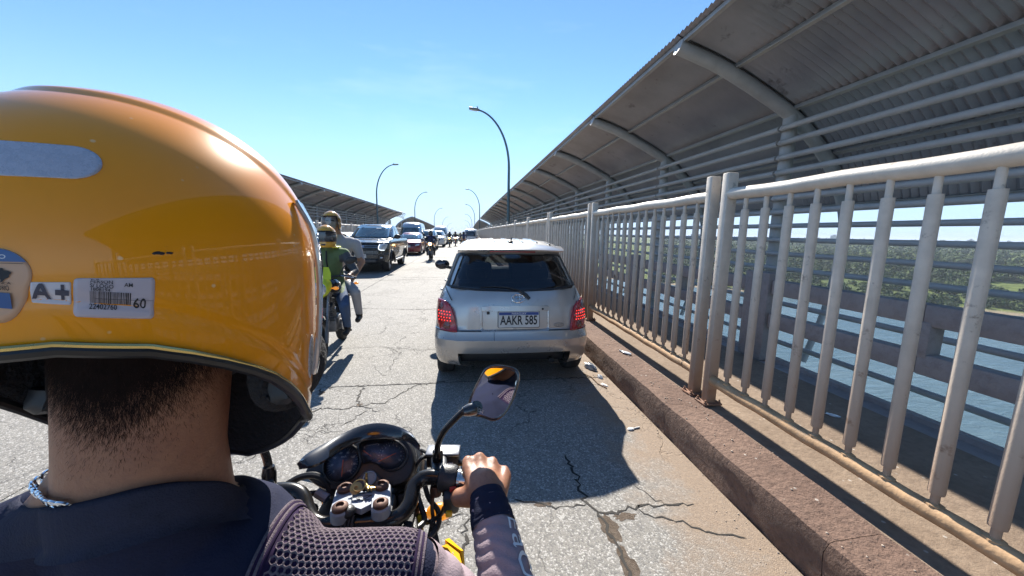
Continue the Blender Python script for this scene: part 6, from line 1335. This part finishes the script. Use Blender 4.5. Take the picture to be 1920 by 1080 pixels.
bmb = bmesh.new(); bmb.from_mesh(BODY); BV = BVHTree.FromBMesh(bmb); bmb.free(); PV = Vector(PO)
def onbody(o, d, off=0):
    """first outward hit of the body skin from inside point o along d (world); the last surface crossed"""
    o = Vector(o)-PV; d = Vector(d).normalized(); h = BV.ray_cast(o, d, .4)
    if h[0] is None: return Vector(o)+PV+d*.06, d
    n = h[1] if h[1].dot(d) > 0 else -h[1]; return h[0]+PV+n*off, n
def per(name, mb, mats, parent=None, **k): return mb.build(name, mats, parent or PER, PO, **k)
# collar: ribbed band round the neck
mb = MB(); n = 120; R = []
for j, (z, ex, off) in enumerate(((1.330, .012, 0), (1.336, .0065, .002), (1.345, .0050, .003), (1.360, .0045, .003), (1.3735, .0040, .003), (1.3775, .0035, .001), (1.376, -.004, 0))):
    ring = []
    for k in range(n):
        a = 2*pi*k/n; d = Vector((cos(a), sin(a), 0)); zz = z+ctilt(a); p, nn = onbody((NKX, NKY, zz), d); r = min(max((p-Vector((NKX, NKY, zz))).length, .069), .076+.045*max(0, -cos(a)))
        ring.append(Vector((NKX, NKY, zz))+d*(r+ex+(.0009 if k % 2 else 0)*(1 if 1 < j < 5 else 0)))
    R.append(ring)
mb.loft(R, True); per('collar', mb, M('navy rib knit', (.034, .036, .058), .9, spec=.12, var=.15, vs=60, bump=.3, bs=500), sharp=None)
# mesh panel over the right shoulder
A0, B0 = Vector((-.226, .410, 1.180)), Vector((-.072, .409, 1.156)); AX = (B0-A0).normalized(); UPV = (Vector((0, 0, 1))-AX*AX.z).normalized(); FWV = AX.cross(UPV)
if FWV.y < 0: FWV = -FWV
def pan(u, v, off): # u metres along, v angle: 0 on top, negative behind
    o = A0+AX*u; d = UPV*cos(v)+FWV*sin(v); p, nn = onbody(o, d); return p+d*off, d
LP = (B0-A0).length; V0, V1 = radians(-125), radians(62)
mb = MB(); mb.grid(lambda i, j: pan(-.004+(LP+.006)*i, V0+(V1-V0)*j, .0016)[0], 34, 60); per('mesh_lining', mb, MESHU, sharp=None)
GU, GV = 48, 96
tab = [[pan(-.004+(LP+.006)*i/GU, V0+(V1-V0)*j/GV, .0034)[0] for j in range(GV+1)] for i in range(GU+1)]
def pan_s(u, v, sink=0):
    x = (u+.004)/(LP+.006)*GU; y = (v-V0)/(V1-V0)*GV; i = max(0, min(GU-1, int(x))); j = max(0, min(GV-1, int(y))); fx, fy = x-i, y-j
    p = tab[i][j]*(1-fx)*(1-fy)+tab[i+1][j]*fx*(1-fy)+tab[i][j+1]*(1-fx)*fy+tab[i+1][j+1]*fx*fy
    if sink: o = A0+AX*u; p = p-(p-o).normalized()*sink
    return p
mb = MB(); s = .0042; rad = .075; vs = []; fs = []; w = s*sqrt(3); rows = int((V1-V0)*rad/(1.5*s)); cols = int(LP/w)
for r_ in range(rows):
    for c_ in range(cols):
        cu = (c_+.5+(.5 if r_ % 2 else 0))*w; cv = V0*rad+(r_+.6)*1.5*s; b = len(vs)
        if cu > LP-.001: continue
        for f, dz in ((1.0, 0), (.80, .0002), (.66, .0016)):
            for k in range(6): a = pi/6+pi/3*k; vs.append(pan_s(min(LP, cu+s*f*cos(a)), (cv+s*f*sin(a))/rad, dz))
        for q in (0, 6):
            for k in range(6): fs.append((b+q+k, b+q+(k+1) % 6, b+q+6+(k+1) % 6, b+q+6+k))
mb.add(vs, fs); per('mesh_panel', mb, MESHT, sharp=None, kind='stuff')
for u0 in (-.004, LP):
    for q in range(4):
        mb = MB(); du = (-.0030*q-.001) if u0 < 0 else (.0030*q+.001); mb.tube([pan(max(-.02, u0+du), V0+(V1-V0)*j/70, .0028)[0] for j in range(71)], .0019, 6); per('seam_stitching', mb, M('seam thread', (.11, .095, .11) if q % 2 else (.05, .045, .06), .85, bump=.8, bs=900) if False else (MESHT if q % 2 else MESHU))
# sleeves: gathered cloth tubes
def sleeve(name, pts, rads, folds, seed, mat, n=40, m=90, amp=.0035):
    C = cr3(pts, 12); L = len(C); mb = MB(); px = None; R = []
    for i in range(m+1):
        x = i/m*(L-1); k = min(L-2, int(x)); p = C[k].lerp(C[k+1], x-k); d = (C[k+1]-C[k]).normalized()
        q = (Vector((0, 0, 1))-d*d.z).normalized(); s_ = d.cross(q); t = i/m; rr = rads[0]; 
        for j in range(len(rads)-1):
            a, b = j/(len(rads)-1), (j+1)/(len(rads)-1)
            if a <= t <= b: rr = rads[j]+(rads[j+1]-rads[j])*(t-a)/(b-a)
        ring = []
        for k2 in range(n):
            a = 2*pi*k2/n; nv = noise.noise(Vector((cos(a)*1.6+seed, sin(a)*1.6, t*2.2))); w_ = sin(folds*2*pi*t*(1-.15*t)+1.7*cos(a-2.3)+2.6*nv+seed); f = 1-abs(w_); f = f*f*(3-2*f)
            g = amp*(1.3*(1-f)-.9)+amp*.5*noise.noise(Vector((cos(a)*4+seed, sin(a)*4, t*14)))
            ring.append(p+(q*cos(a)+s_*sin(a))*(rr+g*(.35+.65*min(1, t*6, (1-t)*6+.3))))
        R.append(ring)
    mb.loft(R, True); return per(name, mb, mat, sharp=None), R
sf, RS = sleeve('sleeve', [WR+(ELR-WR)*.02, WR.lerp(ELR, .35), WR.lerp(ELR, .7), ELR], [.0375, .0435, .0485, .054], 6.0, 2.0, MAUVE, amp=.0021)
sleeve('sleeve', [SHR+(ELR-SHR)*.03, SHR.lerp(ELR, .4), SHR.lerp(ELR, .75), ELR], [.0605, .058, .054, .054], 5.0, 6.0, MAUVE, amp=.003)
sleeve('sleeve', [WL, WL.lerp(ELL_, .5), ELL_], [.034, .045, .052], 6, 4.0, MAUVE); sleeve('sleeve', [SHL+(ELL_-SHL)*.03, SHL.lerp(ELL_, .5), ELL_], [.0605, .056, .053], 5, 8.0, MAUVE)
sleeve('cuff', [WR+(WR-ELR)*.055, WR+(ELR-WR)*.03, WR+(ELR-WR)*.13, WR+(ELR-WR)*.20], [.0335, .0385, .0415, .0425], 2.2, 1.0, CUFF, 40, 40, .0012)
sleeve('cuff', [WL+(WL-ELL_)*.04, WL, WL+(ELL_-WL)*.14], [.034, .037, .038], 1.5, 3.0, CUFF, 30, 14, .0012)
# lettering printed along the forearm
def forearm_pt(t, a, off):
    i = max(0, min(len(RS)-2, int(t*(len(RS)-1)))); f = t*(len(RS)-1)-i; n = len(RS[0]); x = (a % (2*pi))/(2*pi)*n; k = int(x); g = x-k
    P = lambda r: RS[r][k % n].lerp(RS[r][(k+1) % n], g); p = P(i).lerp(P(i+1), f); c = sum(RS[i], Vector())/n; return p+(p-c).normalized()*off
ArmL = (WR-ELR).length
def arm_text(body, t0, a0, size, mat, rot=0):
    src = text_mb(body, size, res=5); me = MB(); bm = bmesh.new(); vv = [bm.verts.new(p) for p in src.v]
    for f in src.f:
        try: bm.faces.new([vv[i] for i in f])
        except ValueError: pass
    bmesh.ops.triangulate(bm, faces=bm.faces[:])
    for _ in range(3): bmesh.ops.subdivide_edges(bm, edges=[e for e in bm.edges if e.calc_length() > .006], cuts=1)
    bm.verts.index_update(); me.add([forearm_pt(t0+v.co.x/ArmL, a0-v.co.y/.046, .0016) for v in bm.verts], [tuple(v.index for v in f.verts) for f in bm.faces]); bm.free(); return per('sleeve_lettering', me, mat, sharp=None)
LA = radians(-47)
def _sgn():
    p = forearm_pt(.4, LA, 0); return p
LA = LA if forearm_pt(.4, LA, 0).x > forearm_pt(.4, -LA, 0).x else -LA
arm_text('aOCO', .62, LA, .058, WHT); arm_text('E', .235, LA, .050, WHT)
# left nape necklace
ck = MB(); CH = M('silver chain', (.75, .78, .82), .18, 1.0, var=.1)
def nk(a, off=.0030): z = 1.362-.016*sin(a); p, n_ = onbody((NKX, NKY, z), (cos(a), sin(a), 0)); return p+n_*off
chn = None
for k in range(22):
    a = radians(158+7.0*k)
    if not (radians(150) < a < radians(262)): continue
    p = nk(a); q = nk(a+.05); d = (q-p).normalized(); nn = (p-Vector((NKX, NKY, p.z))).normalized(); u = nn.cross(d).normalized(); m2 = MB()
    m2.tube([p+d*.0085*cos(2*pi*i/18)*.8+u*.0046*sin(2*pi*i/18)*(1 if k % 2 else .9)+nn*(.0018*sin(2*pi*i/18)) for i in range(19)], .0015, 6, False)
    if chn is None: chn = per('necklace', m2, CH)
    else: per('chain_link', m2, CH, chn)
# hair cut short up the nape: single fine strands
rh = random.Random(9); vs = []; fs = []
cnt = 0
while cnt < 60000:
    a = rh.uniform(-1.9, 1.9); z = rh.uniform(1.40, 1.60); hl_ = hairline(a); dn = (z-hl_)/.075
    if dn < 0 and rh.random() > .20*math.exp(dn*6): continue
    if 0 <= dn < 1 and rh.random() > .25+.75*dn: continue
    o = Vector((NKX+.008, NKY+.008, z)); d = Vector((sin(a), -cos(a), 0)); p, nn = onbody(o, d)
    Lh = rh.uniform(.002, .0045)+.009*max(0, min(1, dn+.1)); t_ = (Vector((0, 0, -1))*1.0+nn*.25+Vector((rh.gauss(0, .35), rh.gauss(0, .35), 0))); t_ = (t_-nn*t_.dot(nn)*.75).normalized(); w_ = nn.cross(t_).normalized()*(.00009+.00009*max(0, min(1, dn)))
    b = len(vs); vs += [p-w_, p+w_, p+t_*Lh*.6+nn*.0012+w_*.7, p+t_*Lh*.6+nn*.0012-w_*.7, p+t_*Lh+nn*.0012]; fs += [(b, b+1, b+2, b+3), (b+3, b+2, b+4)]; cnt += 1
mb = MB(); mb.add(vs, fs); per('hair', mb, M('clipped dark hair', (.024, .0145, .0125), .85, var=.4, vs=90, spec=.08), sharp=None, kind='stuff')
# face for the mirror's sake
for sg in (-1, 1):
    e = MB(); e.ell(HEAD+Vector((sg*.033, .098, .018)), (.015, .011, .009), None, 12, 8); per('eye', e, M('eye white', (.6, .58, .55), .3)); e = MB(); e.ell(HEAD+Vector((sg*.033, .107, .018)), (.006, .004, .006), None, 8, 6); per('pupil', e, INK)
    e = MB(); e.tube([HEAD+Vector((sg*.014, .110, .040)), HEAD+Vector((sg*.03, .108, .044)), HEAD+Vector((sg*.055, .09, .038))], [.005, .006, .003], 6); per('eyebrow', e, HAIRM)
    e = MB(); e.ell(HEAD+Vector((sg*.083, .0, -.005)), (.010, .022, .034), Matrix.Rotation(sg*.2, 3, 'Z'), 14, 10); e.ell(HEAD+Vector((sg*.089, -.002, -.022)), (.007, .010, .012), None, 10, 7); per('ear', e, SKINF)
e = MB(); e.tube([HEAD+Vector((-.024, .098, -.062)), HEAD+Vector((0, .107, -.060)), HEAD+Vector((.024, .098, -.062))], [.003, .006, .003], 8); per('mouth', e, M('lips', (.26, .09, .07), .5))
# ------------------------------------------------------------------ the big yellow helmet
HC = Vector((-.305, .405, 1.585)); HX, HY, HT, HLW = .1365, .166, .1465, .40
def hel_paint():
    k = NB('glossy amber helmet paint'); tc = k.new('ShaderNodeTexCoord'); P = tc.outputs['Object']
    n1 = k.noise(P, 6, 4); mp = k.new('ShaderNodeMapping'); mp.inputs['Scale'].default_value = (1, 1, 6); mp.inputs['Rotation'].default_value = (.5, .4, .2); k.L.new(P, mp.inputs[0])
    sc = k.noise(mp.outputs[0], 60, 6, .75); sp = k.vor(P, 130); spc = k.new('ShaderNodeSeparateColor'); k.L.new(sp.outputs['Color'], spc.inputs[0])
    c = k.mix(k.mr(n1.outputs[0], .35, .65), (.93, .335, .004), (.89, .31, .003)); c = k.mix(k.math('MULTIPLY', k.mr(sc.outputs[0], .70, .76), .35), c, (.35, .12, .01))
    dot = k.math('MULTIPLY', k.mr(sp.outputs[0], .22, .12), k.mr(spc.outputs[0], .965, .97)); c = k.mix(k.math('MULTIPLY', dot, .7), c, (.9, .6, .3))
    k.L.new(c, k.b.inputs['Base Color']); k.b.inputs['Roughness'].default_value = .30; k.b.inputs['Specular IOR Level'].default_value = .15; k.b.inputs['Coat Weight'].default_value = .75; k.b.inputs['Coat Roughness'].default_value = .025
    k.L.new(k.mr(sc.outputs[0], .45, .8, .012, .07), k.b.inputs['Coat Roughness']); return k.m
HPAINT = hel_paint()
def zrim(th):
    a = abs(math.degrees(th)); K = [(0, 1.546), (24, 1.546), (40, 1.536), (48, 1.526), (56, 1.514), (64, 1.50), (72, 1.484), (80, 1.464), (88, 1.442), (96, 1.418), (104, 1.402), (112, 1.390), (120, 1.382), (128, 1.372), (136, 1.355), (144, 1.339), (152, 1.327), (160, 1.318), (168, 1.311), (180, 1.306)]
    for (x0, z0), (x1, z1) in zip(K, K[1:]):
        if a <= x1: t = (a-x0)/(x1-x0); return z0+(z1-z0)*t
    return 1.306
RN1 = Vector((-.435, .747, .501)).normalized(); RC = .0
def hel(th, z, off=0.0):
    dz = z-HC.z; s_ = dz/HT if dz >= 0 else dz/HLW; s_ = max(-.98, min(1, s_)); c_ = sqrt(max(0, 1-s_*s_)); c_ = c_**.92
    p = HC+Vector((sin(th)*HX*c_, -cos(th)*HY*c_, dz)); q = p-HC; r1 = Vector((sqrt(q.x*q.x+.0004), q.y, q.z)).dot(RN1)-RC
    o = off+.0026*max(0, min(1, r1/.009+.2)) - .0
    # a shallow moulded groove above the rim, and a sunk side vent panel
    if abs(math.degrees(th)) < 112: o -= .0016*math.exp(-((z-zrim(th)-.030)/.0028)**2)
    n_ = Vector((q.x/HX**2, q.y/HY**2, q.z/(HT if dz >= 0 else HLW)**2)).normalized(); return p+n_*o
def helS(th0, z0, rot=0.0):
    zc = z0; dz = zc-HC.z; s0 = math.asin(max(-.98, min(.98, dz/(HT if dz >= 0 else HLW))))
    def f(u, v):
        u, v = u*cos(rot)-v*sin(rot), u*sin(rot)+v*cos(rot); c_ = max(.15, cos(s0)); rho = sqrt((HX*cos(th0))**2+(HY*sin(th0))**2)*c_**.92
        lat = s0+v/(.152 if dz >= 0 else .30); z = HC.z+sin(lat)*(HT if lat >= 0 else HLW); th = th0+u/rho; P = hel(th, z); e = .004
        a = hel(th+e, z)-hel(th-e, z); b = hel(th, z+.0015)-hel(th, z-.0015); n_ = a.cross(b); n_ = n_.normalized() if n_.length > 1e-12 else (P-HC).normalized()
        return P, (n_ if n_.dot(P-HC) > 0 else -n_)
    return f
NT, NZ = 320, 150; vs = []; fs = []
for j in range(NZ):
    for i in range(NT):
        th = -pi+2*pi*i/NT; z0 = zrim(th); lat0 = math.asin((z0-HC.z)/(HT if z0 >= HC.z else HLW)); lat = lat0+(pi/2-lat0)*(j/NZ); vs.append(hel(th, HC.z+sin(lat)*(HT if lat >= 0 else HLW)))
top = hel(0, HC.z+HT); vs.append(top)
for j in range(NZ-1):
    for i in range(NT):
        th = -pi+2*pi*(i+.5)/NT; zz = sum(vs[j*NT+k].z for k in (i, (i+1) % NT))/2
        if abs(math.degrees(th)) > 116 and 1.475 < zz < 1.625: continue
        fs.append((j*NT+i, j*NT+(i+1) % NT, (j+1)*NT+(i+1) % NT, (j+1)*NT+i))
for i in range(NT): fs.append(((NZ-1)*NT+i, (NZ-1)*NT+(i+1) % NT, NZ*NT))
mb = MB(); mb.add(vs, fs); HEL = per('helmet', mb, HPAINT, sharp=None)
RIM = [hel(-pi+2*pi*i/NT, zrim(-pi+2*pi*i/NT)) for i in range(NT)]
inw = lambda p, f, dz=0: Vector((HC.x+(p.x-HC.x)*f, HC.y+(p.y-HC.y)*f, p.z+dz))
mb = MB(); mb.tube([inw(p, .995, -.002) for p in RIM]+[inw(RIM[0], .995, -.002)], .0052, 10, False); per('rim_seal', mb, M('rim rubber', (.012, .012, .013), .35, var=.2), HEL)
mb = MB(); mb.tube([inw(p, 1.018, .0020) for p in RIM]+[inw(RIM[0], 1.018, .0020)], .0018, 6, False); per('rim_bead', mb, M('gold bead', (.62, .48, .18), .25, .9, var=.1), HEL)
mb = MB(); mb.loft([[inw(p, f, dz) for p in RIM] for f, dz in ((.985, .0), (.955, .002), (.93, .012), (.92, .035))]+[[Vector((HC.x+(p.x-HC.x)*.86, HC.y+(p.y-HC.y)*.84, 1.63)) for p in RIM], [Vector((HC.x+(p.x-HC.x)*.3, HC.y+(p.y-HC.y)*.3, 1.715)) for p in RIM]], True, False)
mb.f = [f for f in mb.f if not (all(mb.v[i][1] > HC.y+.105 and abs(mb.v[i][0]-HC.x) < .085 for i in f) and any(1.475 < mb.v[i][2] < 1.62 for i in f))]; mb.m = [0]*len(mb.f); per('lining', mb, M('helmet lining', (.014, .013, .015), .95, var=.35, vs=40, bump=.7, bs=160), HEL, sharp=None)
for sg in (-1, 1):
    mb = MB(); mb.ell(inw(hel(sg*radians(100), 1.45), .80)+Vector((0, .02, .01)), (.022, .06, .05), Matrix.Rotation(-sg*.25, 3, 'Z'), 18, 12); per('cheek_pad', mb, M('helmet lining', (.014, .013, .015)), HEL, sharp=None)
    st = MB(); a = inw(hel(sg*radians(88), 1.44), .84); b = HEAD+Vector((sg*.055, .03, -.14)); c = HEAD+Vector((0, .055, -.165)); st.tube(smooth([a+Vector((0, 0, .02)), a, b, c]), .006, 8, True, 0, 2.0); per('chin_strap', st, BLK, HEL)
# visor with a bright edge
VZ = [(1.650, 1.025), (1.62, 1.05), (1.575, 1.06), (1.52, 1.055), (1.47, 1.04)]
def vis(th, z, f): p = hel(th, max(z, 1.45)); return Vector((HC.x+(p.x-HC.x)*f, HC.y+(p.y-HC.y)*f, z))
mb = MB(); mb.loft([[vis(radians(101)+radians(158)*k/40, z, f*(1 if 3 < k < 37 else .995)) for k in range(41)] for z, f in VZ], False); per('visor', mb, glass_mat('clear visor', (.8, .78, .74), .05), HEL, sharp=None)
for sg in (-1, 1):
    mb = MB(); mb.tube(smooth([vis(sg*radians(100.5), z, f*1.003) for z, f in VZ]+[vis(sg*radians(101), 1.455, 1.03)]), .0032, 8, True, 0, 1.8); per('visor_edge', mb, M('visor edge', (.72, .72, .72), .15, .6, var=.15, vs=60, coat=1), HEL)
# reflectors and stickers
REF = M('grey reflector', (.47, .48, .54), .28, .15, var=.06, vs=200, coat=.4, bump=.1, bs=900); PAP = M('sticker paper', (.52, .46, .50), .45, var=.05, vs=40, coat=.3); PEACH = M('peach sticker', (.60, .36, .22), .45, var=.06, vs=50, coat=.3); SBLUE = M('sticker blue', (.035, .10, .28), .4, var=.05, coat=.3); GREYI = M('grey print', (.06, .06, .085), .5, var=.1)
mb = MB(); patch(mb, rrect(.138, .0262, .0128, 8), helS(radians(1.5), 1.6585, radians(2)), .0007, .0012, 26, 0, .003); per('reflector', mb, REF, HEL, sharp=None)
for sg in (-1, 1): mb = MB(); patch(mb, [(.011*cos(2*pi*k/28), .020*sin(2*pi*k/28)) for k in range(28)], helS(sg*radians(100.5), 1.475), .0006, .0012, 6, 0, .003); per('side_reflector', mb, REF, HEL, sharp=None)
def sticker(name, th, z, out, base, prints, step=.004, fx=1.0, fy=1.0, rot=-8.5):
    S0 = helS(th, z, radians(rot)); S_ = lambda u, v: S0(u*fx, v*fy); mb = MB(); patch(mb, out, S_, .0005, .001, 8, 0, step); ms = [base]
    for m, srcs in prints:
        ms.append(m)
        for src in srcs: merge(mb, src, lambda p: (lambda Q: Q[0]+Q[1]*.0012)(S_(p.x, p.y)), len(ms)-1)
    return per(name, mb, ms, HEL, sharp=None)
def dense(src, mx):
    bm = bmesh.new(); vv = [bm.verts.new(p) for p in src.v]
    for f in src.f:
        try: bm.faces.new([vv[i] for i in f])
        except ValueError: pass
    bmesh.ops.triangulate(bm, faces=bm.faces[:])
    for _ in range(2): bmesh.ops.subdivide_edges(bm, edges=[e for e in bm.edges if e.calc_length() > mx], cuts=2)
    bmesh.ops.triangulate(bm, faces=bm.faces[:]); bm.verts.index_update(); m = MB(); m.add([v.co[:] for v in bm.verts], [tuple(v.index for v in f.verts) for f in bm.faces]); bm.free(); return m
def tx(b, size, x, y, sx=1.0, align='LEFT', bold=.012): m = dense(text_mb(b, size, 0, 0, None, align, bold=bold), .002); m.v = [(p[0]*sx+x, p[1]+y, 0) for p in m.v]; return m
def rc(x0, y0, x1, y1, n=1): m = MB(); m.grid(lambda u, v: (x0+(x1-x0)*u, y0+(y1-y0)*v, 0), max(1, n), 1); return m
STK = dict(big=(radians(35.0), 1.5745), ap=(radians(24.5), 1.5800), rnd=(radians(16.0), 1.592))
bars = []; rb = random.Random(2); x = -.0150
while x < .0085: w = rb.choice((.00022, .0003, .0005, .0007)); bars.append(rc(x, -.0042, x+w, .0022)); x += w+rb.choice((.0003, .0004, .0006))
sticker('size_label', *STK['big'], rrect(.0485, .0225, .0025, 4), PAP, [(INK, bars+[tx('F-9', .0027, -.0150, .0092, 1.4), tx('PERSON', .0027, -.0150, .0070, 1.35), tx('S/ LOGO', .0027, -.0150, .0048, 1.3), tx('1808194', .0021, -.0150, .0030, 1.6), tx('AM', .0028, .0050, .0062, 1.3), tx('22402760', .0034, -.0155, -.0060, 1.2), tx('60', .0082, .0105, -.0035, 1.05)]), (GREYI, [rc(-.012, -.0012, .0235, -.0014, 10)])], fx=.745, fy=.97)
sticker('blood_group_label', *STK['ap'], rrect(.0255, .0118, .0012, 3), M('white sticker', (.62, .58, .60), .45, coat=.3), [(GREYI, [tx('A', .0112, -.0115, -.0001, 1.5, bold=.028)]), (GREYI, [rc(.0030, -.0010, .0118, .0014), rc(.0064, -.0036, .0086, .0040)])], fx=.62, fy=.96)
RD = .0205; cir = [(RD*cos(2*pi*k/40), RD*sin(2*pi*k/40)) for k in range(40)]
band = MB(); yb = .0098; xs = [sqrt(max(0, RD*RD*.98-(yb+(RD*.99-yb)*j/6)**2)) for j in range(7)]; band.grid(lambda u, v: ((2*u-1)*xs[int(round(v*6))], yb+(RD*.99-yb)*v, 0), 8, 6)
BRZ = [(-.0040, .0030), (-.0020, .0048), (.0004, .0046), (.0012, .0030), (.0036, .0026), (.0052, .0012), (.0040, -.0006), (.0036, -.0026), (.0016, -.0038), (.0002, -.0060), (-.0010, -.0066), (-.0006, -.0046), (-.0018, -.0022), (-.0034, -.0008), (-.0054, .0002), (-.0052, .0018)]
brz = MB(); brz.add([(x+.0052, y, 0) for x, y in BRZ], [tuple(range(len(BRZ)))]); brz = dense(brz, .002)
sticker('certification_label', *STK['rnd'], cir, PEACH, [(SBLUE, [band, rc(-.0125, -.0160, .0085, -.0112, 6)]), (WHT, [tx('INMETRO', .0046, -.0135, .0134, 1.05)]), (INK, [brz, rc(-.0170, .0083, .0165, .0087, 6), tx('SEGURANCA', .0026, -.0070, -.0072, 1.1), tx('COMPULSORIO', .0022, -.0075, -.0098, 1.05)])], fx=.72, fy=.76, rot=-4)
sm = MB()
for th, z, w in ((radians(43.6), 1.6020, .0030), (radians(44.4), 1.6016, .0026), (radians(46.2), 1.6016, .0022), (radians(45.9), 1.6022, .0012)):
    S_ = helS(th, z); patch(sm, [(w*cos(a)*random.uniform(.6, 1.1), w*.45*sin(a)*random.uniform(.5, 1.2)) for a in [2*pi*k/11 for k in range(11)]], S_, .0003, .0005, 2, 0, .01)
per('paint_chip', sm, INK, HEL, sharp=None)
